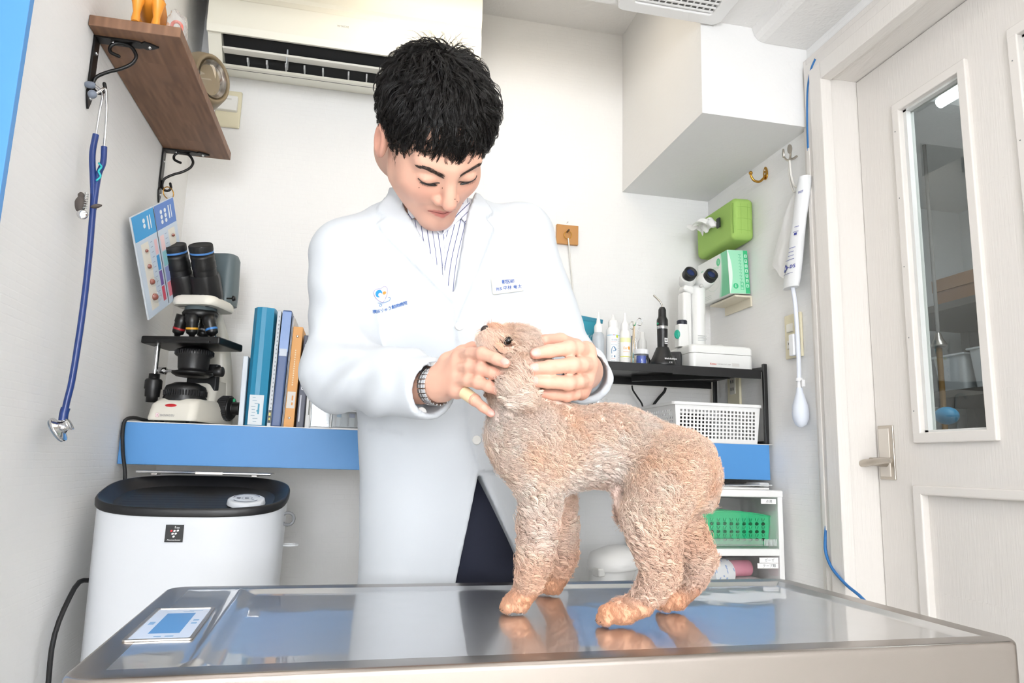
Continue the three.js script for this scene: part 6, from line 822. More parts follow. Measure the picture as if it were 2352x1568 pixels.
const VNECK = [[0.030, 1.56], [0.0600, 1.4540], [0.1456, 1.3069], [0.1656, 1.4560], [0.2, 1.56]];
const LAPL = [[0.040, 1.52], [0.012, 1.455], [0.026, 1.437], [0.014, 1.425], [0.0327, 1.3991], [0.1454, 1.2930], [0.1470, 1.3069], [0.0619, 1.4508]], LAPR = [[0.186, 1.53], [0.214, 1.468], [0.199, 1.452], [0.214, 1.436], [0.1890, 1.3648], [0.1505, 1.2582], [0.1440, 1.3069], [0.1626, 1.4522]];
const SKIRT = [[0.2029, 1.0215], [0.1716, 0.8443], [0.13, 0.52], [0.37, 0.52], [0.2966, 0.8433]];
const edgeX = (y) => y > 1.2582 ? 9 : y > 1.1274 ? mix(0.1751, 0.1498, (y - 1.1274) / 0.1308) : y > 1.0728 ? mix(0.1843, 0.1751, (y - 1.0728) / 0.0546) : y > 1.0218 ? mix(0.2029, 0.1843, (y - 1.0728 + 0.051) / 0.051) : 9;
function seg2(x, y, a, b) { const ex = b[0] - a[0], ey = b[1] - a[1], h = clamp(((x - a[0]) * ex + (y - a[1]) * ey) / (ex * ex + ey * ey)); return Math.hypot(x - a[0] - ex * h, y - a[1] - ey * h); }
function coatD(x, y, z) {
  let d = dressed(x, y, z, 0);
  const front = z > lerpTable(TRUNK, y)[2] + 0.01;
  if (d < 0.05 && d > -0.05) {
    // soft hanging folds of the cloth
    d -= 0.0036 * noise(x * 16, y * 5, 3) + 0.005 * sst(1.05, 0.7, y) * Math.sin(x * 46 + 1.5 * Math.sin(y * 5));
    d -= 0.0022 * Math.sin((x * 0.8 + y) * 62) * Math.exp(-(((x - 0.05) / 0.07) ** 2) - ((y - 1.17) / 0.07) ** 2);
    d -= 0.002 * Math.sin((y - x * 0.5) * 70) * Math.exp(-(((x - 0.26) / 0.06) ** 2) - ((y - 1.23) / 0.08) ** 2);
    if (front) {
      const l = Math.min(polyD(x, y, LAPL), polyD(x, y, LAPR)); d -= 0.0048 * sst(0.0014, -0.0014, l) + 0.0012 * sst(0.02, 0, Math.abs(l)) * (l < 0 ? 1 : 0);
      const e = edgeX(y); if (e < 5) d -= 0.005 * sst(-0.0015, 0.0015, x - e);
      d += 0.0028 * Math.exp(-((seg2(x, y, [0.0235, 1.091], [0.0758, 1.0757]) / 0.003) ** 2));
      d -= 0.0015 * sst(0.0012, -0.0012, Math.abs(polyD(x, y, SKIRT) - 0.006) - 0.005);
    }
  }
  let a = armRD(x, y, z, 0);
  if (Math.abs(a) < 0.04) {
    const rx = x - 0.03, ry = y - 1.185, ang = Math.atan2(ry, rx), r = Math.hypot(rx, ry, (z + 1.14) * 0.8);
    a -= 0.0065 * Math.sin(ang * 7 + 2 * noise(x * 12, y * 12, z * 12)) * Math.exp(-(((r - 0.075) / 0.045) ** 2)) * sst(0.02, 0.055, Math.hypot(rx, ry)) + 0.0045 * noise(x * 9 + y * 7, y * 26 - x * 8, z * 20) * sst(1.40, 1.30, y);
    a -= 0.002 * Math.sin((y + 0.6 * x) * 95) * Math.exp(-(((y - 1.30) / 0.05) ** 2)) * sst(0.02, -0.06, x);
    const t = cone(x, y, z, [0.096, 1.1384, -1.0127], [0.1017, 1.1367, -1.0036], 1, 1) + 1; // hem of the cuff
  }
  { const ux = 0.548, uy = -0.156, uz = 0.805; a = smax(a, (x - 0.1035) * ux + (y - 1.137) * uy + (z + 0.999) * uz, 0.003); a = smax(a, -Math.max(cone(x, y, z, ELR, WRR, 0.05, 0.0345), -((x - 0.075) * ux + (y - 1.145) * uy + (z + 1.04) * uz)), 0.002); }
  let b = armLD(x, y, z, 0);
  if (Math.abs(b) < 0.04) { b -= 0.0045 * noise(x * 14 + y * 10, y * 30, z * 16) + 0.0035 * Math.sin((y - z * 0.6 + x * 0.5) * 75) * Math.exp(-(((y - 1.23) / 0.045) ** 2)); }
  { const ux = -0.126, uy = -0.180, uz = 0.976; b = smax(b, (x - 0.338) * ux + (y - 1.172) * uy + (z + 1.04) * uz, 0.003); b = smax(b, -Math.max(cone(x, y, z, ELL, WRL, 0.05, 0.0335), -((x - 0.343) * ux + (y - 1.18) * uy + (z + 1.085) * uz)), 0.002); }
  d = smin(d, a, 0.004 + 0.02 * sst(1.33, 1.40, y)); d = smin(d, b, 0.004 + 0.02 * sst(1.38, 1.45, y));
  // stand of the collar round the neck
  const cl = cone(x, y, z, [0.12, 1.43, -1.25], [0.104, 1.512, -1.215], 0.083, 0.073); d = smin(d, smax(cl, y + 0.35 * z - 1.082, 0.006), 0.012);
  d = smax(d, -cone(x, y, z, [0.122, 1.40, -1.25], [0.098, 1.56, -1.195], 0.064, 0.066), 0.004);
  if (z > -1.255) { d = smax(d, -polyD(x, y, VNECK), 0.002); }
  if (y < 1.03 && z > -1.28) d = smax(d, -polyD(x, y, SKIRT), 0.002);
  return Math.max(d, 0.52 - y);
}
const shirtD = (x, y, z) => smax(smax(smin(dressed(x, y, z, 0.011), smax(cone(x, y, z, [0.12, 1.42, -1.25], [0.103, 1.505, -1.212], 0.069, 0.064), y + 0.35 * z - 1.072, 0.004), 0.01), polyD(x, y, VNECK) - 0.012, 0.003), Math.max(-1.262 - z, -cone(x, y, z, [0.122, 1.38, -1.25], [0.098, 1.56, -1.195], 0.050, 0.058)), 0.003);
const legsD = (x, y, z) => { let d = ell(x, y, z, [0.207, 0.93, -1.31], [0.155, 0.14, 0.1]); d = smin(d, chain(x, y, z, [[0.135, 0.9, -1.305], [0.125, 0.5, -1.30], [0.12, 0.07, -1.33]], [0.09, 0.075, 0.06]), 0.03); d = smin(d, chain(x, y, z, [[0.285, 0.9, -1.305], [0.295, 0.5, -1.30], [0.30, 0.07, -1.33]], [0.09, 0.075, 0.06]), 0.03); d -= 0.003 * Math.sin(y * 60 + x * 30) * Math.exp(-(((y - 0.87) / 0.05) ** 2)); return smax(d, y - 1.03, 0.01); };

// ---------------------------------------------------------------- the person: meshes
const person = thing('person', 'person in a white lab coat leaning over the dog, both hands on its head', 'person', [0, 0, 0]);
const skinMat = M({ vertexColors: true, color: 0xffffff, roughness: 0.48, sheen: 0.25, sheenColor: new THREE.Color(0xffc9b0), sheenRoughness: 0.5 });
{
  const head = skinOf(headD, [-0.105, -0.19, -0.185], [0.105, 0.13, 0.125], 0.0024);
  tint(head, (x, y, z) => {
    let c = SKIN; const ax = Math.abs(x);
    c = blend(c, SKINRED, 0.35 * Math.exp(-((ax - 0.04) ** 2 + (y + 0.025) ** 2) / 0.0006) + 0.45 * Math.exp(-(x * x + (y + 0.038) ** 2) / 0.0003) * (z > 0.08 ? 1 : 0) + 0.5 * sst(0.078, 0.088, ax));
    if (z > 0.05) { c = blend(c, STUB, 0.5 * sst(-0.05, -0.06, y) * sst(0.045, 0.03, ax)); const m = Math.max(0, 1 - ((ax / 0.0245) ** 2 + ((y + 0.0680) / (0.0088 * (1 - 0.6 * (ax / 0.0245) ** 2))) ** 2)); if (z > 0.075) c = blend(c, LIP, sst(0, 0.35, m)); }
    c = blend(c, SKINRED, 0.12 * noise(x * 60, y * 60, z * 60));
    return c;
  });
  head.applyMatrix4(headM);
  const handCol = (H) => (x, y, z) => { let c = SKIN, m = 0; for (const f of ['index', 'middle', 'ring', 'pinky']) { for (const k of [0, 2]) m = Math.max(m, Math.exp(-((x - H[f][k][0]) ** 2 + (y - H[f][k][1]) ** 2 + (z - H[f][k][2]) ** 2) / 0.00012)); const t = H[f][4]; m = Math.max(m, 0.9 * Math.exp(-((x - t[0]) ** 2 + (y - t[1]) ** 2 + (z - t[2]) ** 2) / 0.00025)); } const t = H.thumb[3]; m = Math.max(m, Math.exp(-((x - t[0]) ** 2 + (y - t[1]) ** 2 + (z - t[2]) ** 2) / 0.0004)); return blend(blend(c, SKINRED, 0.6 * m), SKINRED, 0.1 * noise(x * 90, y * 90, z * 90)); };
  const hr = tint(skinOf(handR, [0.04, 1.07, -1.07], [0.215, 1.23, -0.825], 0.0022), handCol(RH)), hl = tint(skinOf(handL, [0.18, 1.09, -1.11], [0.385, 1.24, -0.82], 0.0022), handCol(LH));
  const inner = (x, y, z) => { let d = dressed(x, y, z, 0.016); d = smin(d, armRD(x, y, z, 0.018), 0.02); d = smin(d, armLD(x, y, z, 0.018), 0.02); if (z > -1.235) d = smax(d, y - 1.44, 0.01); d = smin(d, cone(x, y, z, [0.122, 1.38, -1.25], [0.083, 1.545, -1.185], 0.052, 0.054), 0.02); d = smax(d, (x - 0.1) * 0.548 + (y - 1.137) * -0.156 + (z + 1.02) * 0.805, 0.005); d = smax(d, (x - 0.338) * -0.126 + (y - 1.172) * -0.18 + (z + 1.06) * 0.976, 0.005); if (y < 1.1) d = Math.max(d, 0.95 - y, smax(d, legsD(x, y, z) + 0.012, 0.01)); return d; };
  const trunk = tint(skinOf(inner, [-0.12, 0.9, -1.45], [0.47, 1.62, -0.97], 0.008), () => SKIN);
  const body = mesh('body', mergeGeometries([head, hr, hl, trunk]), skinMat, person);
  // nails: small curved shells at the finger ends, on the side turned up and outward
  const nailM = S(0xe2aa9e, 0.3);
  const nail = (H, f, s, up) => { const T = V(...H[f][H[f].length - 1]), Q = V(...H[f][H[f].length - 2]), ax = T.clone().sub(Q).normalize(), n = V(...up); n.addScaledVector(ax, -n.dot(ax)).normalize(); const sd = n.clone().cross(ax), r = 0.0074 * s; const c = T.clone().addScaledVector(ax, -r * 0.1).addScaledVector(n, r * 0.52); const g = new THREE.SphereGeometry(1, 20, 14).applyMatrix4(new THREE.Matrix4().makeBasis(sd.multiplyScalar(r * 0.80), n.clone().multiplyScalar(r * 0.55), ax.clone().multiplyScalar(r * 1.15)).setPosition(c)); mesh('nail', g, nailM, body); };
  for (const f of ['index', 'pinky']) nail(RH, f, f === 'pinky' ? 0.74 : 0.86, [-0.05, 0.25, 1]);
  for (const f of ['index', 'middle', 'ring']) nail(LH, f, 1, [0.05, 0.2, 1]);
  // adhesive bandage on the little finger
  { const a = V(...RH.pinky[1]), b = V(...RH.pinky[2]), ax = b.clone().sub(a), q = new THREE.Quaternion().setFromUnitVectors(V(0, 1, 0), ax.clone().normalize()), g = new THREE.CylinderGeometry(0.0079, 0.0084, ax.length() * 1.5, 24, 1, true); g.applyQuaternion(q); const c = a.clone().lerp(b, 0.45); g.translate(c.x, c.y, c.z); mesh('finger_bandage', g, S(0xe8cfa6, 0.7, 0, { side: THREE.DoubleSide }), person, 'beige adhesive bandage on the little finger'); }
  // lashes and brows follow the face surface
  const faceZ = (x, y) => { let z = 0.14; for (let i = 0; i < 60; i++) { const d = headD(x, y, z); if (d < 0.0003) break; z -= d * 0.8; } return z; };
  for (const s of [-1, 1]) {
    const line = Array.from({ length: 9 }, (_, k) => { const t = k / 8, x = mix(0.0155, 0.0485, t), y = -0.0065 - 0.0035 * Math.sin(t * Math.PI) + 0.003 * t; return [s * x, y, faceZ(s * x, y) + 0.0003]; });
    mesh('eye', at(new THREE.SphereGeometry(1, 24, 14).scale(0.0135, 0.0026, 0.003), s * 0.032, -0.0105, faceZ(s * 0.032, -0.0105) - 0.0006, 0, s * 0.28, s * 0.08).applyMatrix4(headM), S(0x17100e, 0.15), body);
    mesh('eyelid_line', tube(line, 0.0009, 24, 8).applyMatrix4(headM), S(0x2a1b17, 0.5), body);
    const la = []; for (let k = 0; k < 18; k++) { const t = 0.1 + 0.85 * (k + rnd() * 0.5) / 18, i = Math.min(7, Math.floor(t * 8)), p = line[i].map((v, q) => mix(v, line[i + 1][q], t * 8 - i)); la.push(tube([p, [p[0] + s * 0.0008 * (t - 0.4), p[1] - 0.002, p[2] + 0.0016], [p[0] + s * 0.002 * (t - 0.4), p[1] - 0.0042, p[2] + 0.0018]], 0.00022, 3, 3)); } const lm = mesh('eyelashes', mergeGeometries(la.map(clean)).applyMatrix4(headM), S(0x1a1210, 0.5), body); lm.userData.kind = 'stuff';
    const br = []; for (let k = 0; k < 320; k++) { const t = rnd(), x = s * mix(0.012, 0.051, t), y = mix(0.0095, 0.0205, sst(0, 0.75, t)) - 0.003 * sst(0.75, 1, t) + rr(-0.005, 0.005) * (1 - 0.6 * t * t), L = 0.0065 * (1 - 0.35 * t), dx = s * L * (0.75 + 0.25 * t), dy = L * (0.5 - 0.55 * t); br.push(tube([[x, y, faceZ(x, y) + 0.00005], [x + dx * 0.5, y + dy * 0.5, faceZ(x + dx * 0.5, y + dy * 0.5) + 0.0004], [x + dx, y + dy, faceZ(x + dx, y + dy) + 0.0001]], 0.00019, 3, 3)); } const bm = mesh('eyebrow', mergeGeometries(br.map(clean)).applyMatrix4(headM), S(0x41332d, 0.7), body); bm.userData.kind = 'stuff';
  }
  mesh('mouth_line', tube(Array.from({ length: 11 }, (_, k) => { const t = k / 5 - 1, x = 0.0235 * t, y = -0.0674 - 0.0012 * Math.abs(t); return [x, y, faceZ(x, y) + 0.0001]; }), 0.0006, 30, 6).applyMatrix4(headM), S(0x7a3a34, 0.6), body);
  for (const [x, y] of [[0.012, -0.03], [0.005, -0.02], [-0.045, -0.02], [-0.012, -0.012]]) { mesh('mole', at(new THREE.SphereGeometry(0.0009, 8, 6), x, y, faceZ(x, y)).applyMatrix4(headM), S(0x5a3226, 0.6), body); }
}
// hair
{
  const hairline = (x, y, z) => { const ax = Math.abs(x); const lim = z > 0.02 ? mix(0.006, 0.05, sst(0.02, 0.085, z)) : mix(-0.055, 0.006, sst(-0.09, 0.02, z)); return y - lim - (ax > 0.055 && z > -0.03 && z < 0.04 ? -0.02 * sst(0.055, 0.07, ax) : 0); };
  const capC = [0.004, 0.044, -0.022], capR = [0.092, 0.093, 0.106];
  const capD = (x, y, z) => smax(ell(x, y, z, capC, capR.map((r) => r - 0.007)), -hairline(x, y, z) + 0.006, 0.012);
  const base = skinOf(capD, [-0.13, -0.11, -0.16], [0.13, 0.17, 0.12], 0.004);
  const whorl = V(0.012, 0.13, -0.055), pos = [], idx = [], nrm = V(), dd = V(), sd = V(), up = V(), q = V(), tmp = V();
  // a lock: its path creeps over the scalp ellipsoid at a small height, strands run along it side by side
  const ontoScalp = (p, h) => { const x = (p.x - capC[0]) / capR[0], y = (p.y - capC[1]) / capR[1], z = (p.z - capC[2]) / capR[2], l = Math.hypot(x, y, z) || 1; nrm.set(x / capR[0], y / capR[1], z / capR[2]).normalize(); p.set(capC[0] + x / l * capR[0], capC[1] + y / l * capR[1], capC[2] + z / l * capR[2]).addScaledVector(nrm, h); return p; };
  function lock(p0, d0, len, count, spread, wave, h0, h1, w, K = 8, free = 0) {
    const path = [], P = p0.clone(), dir = d0.clone(), ph = rnd() * 7, fr = rr(4, 8);
    for (let i = 0; i <= K; i++) {
      const t = i / K; if (!free) ontoScalp(P, h0 + (h1 - h0) * Math.sin(Math.min(1, t * 1.25) * Math.PI * 0.62) - 0.006 * sst(0.7, 1, t)); path.push([P.clone(), nrm.clone()]);
      if (!free) dir.addScaledVector(nrm, -dir.dot(nrm)).normalize(); sd.crossVectors(dir, nrm).normalize(); dir.addScaledVector(sd, wave * Math.cos(ph + t * fr) * 0.5); if (free) dir.y -= free * t; dir.normalize(); P.addScaledVector(dir, len / K);
    }
    for (let s = 0; s < count; s++) {
      const a = rnd() * 6.283, r = spread * Math.sqrt(rnd()), ox = Math.cos(a) * r, oy = Math.sin(a) * r * 0.6, ww = w * rr(0.65, 1.25), j = rr(-1, 1);
      for (let i = 0; i <= K; i++) {
        const t = i / K, [c, n] = path[i]; dd.copy(path[Math.min(K, i + 1)][0]).sub(path[Math.max(0, i - 1)][0]).normalize(); sd.crossVectors(dd, n).normalize(); up.crossVectors(sd, dd);
        const k = 1 - 0.6 * t, cx = ox * k + 0.0016 * j * Math.sin(t * 6 + a), cy = oy * k, rad = ww * (1 - 0.88 * t * t), b = pos.length / 3;
        for (const [A, C] of [[1, 0], [-0.5, 0.75], [-0.5, -0.75]]) pos.push(c.x + sd.x * (cx + rad * A) + up.x * (cy + rad * C), c.y + sd.y * (cx + rad * A) + up.y * (cy + rad * C), c.z + sd.z * (cx + rad * A) + up.z * (cy + rad * C));
        if (i) for (let m = 0; m < 3; m++) { const e = b - 3 + m, f = b - 3 + (m + 1) % 3; idx.push(e, f, f + 3, e, f + 3, e + 3); }
      }
    }
  }
  const dir = V(), p = V(), u = V(); let made = 0, tries = 0;
  while (made < 3100 && tries++ < 90000) {
    u.set(rr(-1, 1), rr(-1, 1), rr(-1, 1)); if (u.lengthSq() > 1 || u.lengthSq() < 0.01) continue; u.normalize();
    p.set(capC[0] + u.x * capR[0], capC[1] + u.y * capR[1], capC[2] + u.z * capR[2]); const hl = hairline(p.x, p.y, p.z); if (hl < 0.003) continue; ontoScalp(p, 0);
    dir.copy(p).sub(whorl); dir.addScaledVector(nrm, -dir.dot(nrm)); const dw = dir.length(); dir.normalize(); tmp.crossVectors(nrm, dir); dir.addScaledVector(tmp, 0.6 * Math.exp(-dw / 0.05) + 0.8 * noise(p.x * 22, p.y * 22, p.z * 22) + 0.35 * noise(p.x * 60, p.y * 60, p.z * 60));
    if (p.z > 0.03) dir.add(V(-0.25 + 0.7 * noise(p.x * 36, p.y * 20, 5), -0.1, 0.1)); dir.addScaledVector(nrm, -dir.dot(nrm)).normalize();
    const top = sst(0.03, 0.1, p.y), frontK = sst(0.02, 0.07, p.z) * sst(0.09, 0.05, hl), sideK = sst(0.05, 0.08, Math.abs(p.x)) * sst(0.08, 0.03, p.y), layer = rnd();
    const len = mix(0.026, 0.05, top) * rr(0.7, 1.1) + 0.021 * frontK * rr(0.1, 1.2) - 0.006 * sideK;
    lock(p, dir, len, 6, rr(0.0018, 0.0042), rr(-0.75, 0.75), -0.005, mix(-0.002, 0.011, layer * layer) * (0.5 + 0.5 * top), 0.00042); made++;
  }
  // wisps standing up round the crown, sideburn in front of the ear
  for (let k = 0; k < 46; k++) { const a = rr(0, 6.28), r = rr(0.005, 0.05); p.set(whorl.x + Math.cos(a) * r, whorl.y, whorl.z + Math.sin(a) * r); ontoScalp(p, 0.002); dir.copy(nrm).multiplyScalar(0.7).add(V(Math.cos(a), 0, Math.sin(a)).multiplyScalar(0.8)).normalize(); lock(p, dir, rr(0.02, 0.04), 2, 0.0012, rr(-1.1, 1.1), 0, 0, 0.00026, 9, 0.24); }
  for (const s of [-1, 1]) for (let k = 0; k < 34; k++) { p.set(s * 0.072, rr(-0.02, 0.02), rr(0.008, 0.03)); const g = V(); p.x = s * 0.1; for (let i = 0; i < 30; i++) { const d = headD(p.x, p.y, p.z); if (d < 0.0004) break; p.x -= s * d * 0.8; } nrm.set(s, 0, 0.2); lock(p, V(0, -1, 0.25).normalize(), rr(0.006, 0.012), 2, 0.0015, 0.2, 0, 0, 0.00022, 5, 0.01); }
  const lg = new THREE.BufferGeometry(); lg.setAttribute('position', new THREE.Float32BufferAttribute(pos, 3)); lg.setIndex(idx); lg.computeVertexNormals();
  const hairPart = mesh('hair', lg.applyMatrix4(headM), S(0x100d0c, 0.34, 0, { specularIntensity: 0.8 }), person, 'short tousled black hair'); hairPart.userData.kind = 'stuff';
  mesh('scalp', base.applyMatrix4(headM), S(0x0b0909, 0.95, 0, { specularIntensity: 0.1 }), hairPart);
}
const white = S(0xd1d6db, 0.85);
const coat = mesh('lab_coat', skinOf(coatD, [-0.13, 0.5, -1.47], [0.46, 1.58, -0.93], 0.0042), white, person, 'white lab coat with notched lapels');
{
  // striped shirt: stripes run down the cloth
  const stripe = M({ map: dataTex(512, (u, v) => { const s = (u * 12) % 1; return s < 0.13 ? [0.30, 0.33, 0.50] : [0.93, 0.94, 0.97]; }, true), roughness: 0.8 });
  const sg = skinOf(shirtD, [0.0, 1.27, -1.30], [0.26, 1.57, -1.08], 0.0034); { const p = sg.attributes.position, uv = new Float32Array(p.count * 2); for (let i = 0; i < p.count; i++) { const x = p.getX(i), y = p.getY(i), left = x < 0.128 ? 1 : -1; uv[2 * i] = ((x - 0.128) * 1.0 + left * (y - 1.3) * 0.12 * sst(1.30, 1.45, y)) / 0.105; uv[2 * i + 1] = y; } sg.setAttribute('uv', new THREE.BufferAttribute(uv, 2)); }
  mesh('shirt', sg, stripe, person, 'white shirt with thin navy stripes');
  const frontZ = (D, x, y) => { let z = -1.02; for (let i = 0; i < 90; i++) { const d = D(x, y, z); if (d < 0.0004) break; z -= Math.max(d * 0.6, 0.0004); } return z; };
  // collar leaves of the shirt
  for (const s of [-1, 1]) {
    const A = s < 0 ? [[0.060, 1.475], [0.068, 1.437], [0.089, 1.4435], [0.1195, 1.412], [0.095, 1.46]] : [[0.171, 1.482], [0.1645, 1.438], [0.155, 1.447], [0.1235, 1.412], [0.14, 1.462]];
    const g = extrude(A, 0.003, 0.0008); const p = g.attributes.position, uv = g.attributes.uv; for (let i = 0; i < p.count; i++) { const x = p.getX(i), y = p.getY(i), zz = p.getZ(i); const zc = Math.max(frontZ(shirtD, x, y), -1.2); p.setZ(i, Math.min(zc, -1.13) + 0.004 + zz); uv.setXY(i, (x * 0.8 - s * y * 0.6) / 0.105, y); } g.computeVertexNormals(); mesh('shirt_collar', g, stripe, person);
  }
  // plain undershirt in the throat
  const pl = tube([[0.131, 1.395, frontZ(shirtD, 0.131, 1.395) + 0.001], [0.1285, 1.35, frontZ(shirtD, 0.1285, 1.35) + 0.001], [0.134, 1.32, frontZ(shirtD, 0.134, 1.32) + 0.001]], 0.0016, 20, 6); mesh('shirt_placket', pl, S(0xeceff4, 0.8), person);
  mesh('trousers', skinOf(legsD, [0.0, 0.03, -1.45], [0.42, 1.06, -1.16], 0.007), S(0x171c2e, 0.8), person, 'dark navy trousers');
  for (const x of [0.12, 0.30]) mesh('shoe', loft([[-0.10, 0.03, 0.035], [-0.09, 0.045, 0.06], [0.0, 0.048, 0.075], [0.08, 0.05, 0.05], [0.15, 0.045, 0.035], [0.175, 0.02, 0.02]].map(([z, w, h]) => Array.from({ length: 18 }, (_, k) => { const a = k / 18 * Math.PI * 2; return [x + Math.cos(a) * w, Math.max(0.001, h / 2 + Math.sin(a) * h / 2), -1.33 + z]; }))), S(0x1b1b1d, 0.4), person);
  // sewn-on badge and print: cloth patches lying on the coat
  const patch = (name, C, nx, ny, off, mat, label, thick = 0.0016) => {
    const pos = [], uv = [], idx = []; for (let j = 0; j <= ny; j++) for (let i = 0; i <= nx; i++) { const u = i / nx, v = j / ny, x = mix(mix(C[0][0], C[1][0], u), mix(C[3][0], C[2][0], u), v), y = mix(mix(C[0][1], C[1][1], u), mix(C[3][1], C[2][1], u), v); pos.push(x, y, frontZ(coatD, x, y) + off); uv.push(u, 1 - v); }
    for (let j = 0; j < ny; j++) for (let i = 0; i < nx; i++) { const a = j * (nx + 1) + i; idx.push(a, a + nx + 1, a + 1, a + 1, a + nx + 1, a + nx + 2); }
    const g = new THREE.BufferGeometry(); g.setAttribute('position', new THREE.Float32BufferAttribute(pos, 3)); g.setAttribute('uv', new THREE.Float32BufferAttribute(uv, 2)); g.setIndex(idx); g.computeVertexNormals(); return mesh(name, g, mat, coat, label);
  };
  patch('name_badge', [[0.2080, 1.3432], [0.2695, 1.3566], [0.2706, 1.3309], [0.2124, 1.3143]], 24, 12, 0.0022, M({ transparent: true, roughness: 0.7, map: canvasTex(1024, 480, (x, W, H) => {
    x.clearRect(0, 0, W, H); x.fillStyle = '#d6d4c6'; x.beginPath(); x.roundRect(4, 4, W - 8, H - 8, 60); x.fill(); x.fillStyle = '#e4e4e0'; x.beginPath(); x.roundRect(44, 44, W - 88, H - 100, 30); x.fill();
    kanji(x, '獣医師', W * 0.32, H * 0.14, H * 0.27, '#27509a', 1.0, 12); kanji(x, '院長', W * 0.12, H * 0.60, H * 0.20, '#27509a', 1.0, 12); kanji(x, '中林', W * 0.34, H * 0.53, H * 0.27, '#27509a', 1.08, 12); kanji(x, '竜太', W * 0.66, H * 0.53, H * 0.27, '#27509a', 1.12, 12);
  }) }), 'cream name badge with blue lettering');
  patch('coat_emblem', [[0.0071, 1.3147], [0.0638, 1.3339], [0.0740, 1.2859], [0.0174, 1.2675]], 24, 20, 0.0012, M({ transparent: true, roughness: 0.7, map: canvasTex(1024, 820, (x, W, H) => {
    x.clearRect(0, 0, W, H); x.lineWidth = 10; x.strokeStyle = '#6a65a6'; x.fillStyle = '#f5dce2'; x.beginPath(); x.moveTo(W * 0.34, H * 0.60); x.bezierCurveTo(W * 0.02, H * 0.30, W * 0.12, H * -0.02, W * 0.34, H * 0.13); x.bezierCurveTo(W * 0.52, H * -0.02, W * 0.62, H * 0.28, W * 0.34, H * 0.60); x.fill(); x.stroke();
    x.fillStyle = '#1f86c8'; x.beginPath(); x.ellipse(W * 0.27, H * 0.26, W * 0.095, H * 0.125, 0.2, 0, 7); x.fill(); x.fillStyle = '#f3f6fa'; x.beginPath(); x.ellipse(W * 0.30, H * 0.31, W * 0.05, H * 0.065, 0, 0, 7); x.fill(); x.fillStyle = '#e88c40'; x.beginPath(); x.ellipse(W * 0.42, H * 0.30, W * 0.05, H * 0.055, 0, 0, 7); x.fill(); x.fillStyle = '#dfe2ec'; x.beginPath(); x.ellipse(W * 0.35, H * 0.46, W * 0.07, H * 0.10, 0, 0, 7); x.fill();
    x.strokeStyle = '#2a74b4'; x.lineWidth = 12; x.beginPath(); x.moveTo(W * 0.2, H * 0.56); x.quadraticCurveTo(W * 0.36, H * 0.64, W * 0.52, H * 0.60); x.quadraticCurveTo(W * 0.60, H * 0.5, W * 0.5, H * 0.5); x.stroke(); x.beginPath(); x.arc(W * 0.27, H * 0.66, W * 0.03, 0, 7); x.stroke();
    kanji(x, '横浜りゅう動物病院', W * 0.02, H * 0.78, W * 0.104, '#2f63a8', 1.03, 11);
  }) }), 'small blue clinic emblem with lettering');
  for (const [x, y, l] of [[0.1571, 1.2558], [0.1958, 1.0725], [0.189, 1.165]]) { const z = frontZ(coatD, x, y), b = mesh('button', at(lathe([[0, 0.0012], [0.0045, 0.0012], [0.006, 0.002], [0.0072, 0.0015], [0.0074, 0]], 24), x, y, z, Math.PI / 2), S(0xf0f0ec, 0.3), coat); }
  { const q = V(0.548, -0.156, 0.805); const b = mesh('cuff_button', at(lathe([[0, 0.0012], [0.0045, 0.0012], [0.006, 0.002], [0.0072, 0.0015], [0.0074, 0]], 24), 0.0905, 1.104, frontZ(coatD, 0.0905, 1.104) + 0.0002, Math.PI / 2 - 0.2, 0.1, 0), S(0xf0f0ec, 0.3), coat); }
  // wrist watch: case and links round the wrist
  const c = V(0.1065, 1.1395, -0.9925), ax = V(0.548, -0.05, 0.83).normalize(), e1 = V(0, 1, 0).addScaledVector(ax, -ax.y).normalize(), e2 = ax.clone().cross(e1);
  const W = new THREE.Group(); W.name = 'wrist_watch'; person.add(W); W.userData.label = 'steel wrist watch with linked bracelet';
  for (let k = 0; k < 26; k++) { const a = k / 26 * Math.PI * 2, r = 0.0262, p = c.clone().addScaledVector(e1, Math.cos(a) * r).addScaledVector(e2, Math.sin(a) * r), nr = e1.clone().multiplyScalar(Math.cos(a)).addScaledVector(e2, Math.sin(a)), tn = ax.clone().cross(nr); for (const o of k < 3 || k > 23 ? [] : [-0.0058, 0, 0.0058]) { const g = new RoundedBoxGeometry(0.0052, 0.0028, 0.0056, 1, 0.0006).applyMatrix4(new THREE.Matrix4().makeBasis(ax, nr, tn).setPosition(p.clone().addScaledVector(ax, o))); mesh('link', g, MAT.chrome, W); } }
  { const p = c.clone().addScaledVector(e1, 0.028), g = lathe([[0, 0.004], [0.013, 0.004], [0.0155, 0.0025], [0.016, -0.002], [0.014, -0.004], [0, -0.004]], 32).applyMatrix4(new THREE.Matrix4().makeBasis(ax, e1, ax.clone().cross(e1)).setPosition(p)); mesh('watch_case', g, MAT.chrome, W); }
}
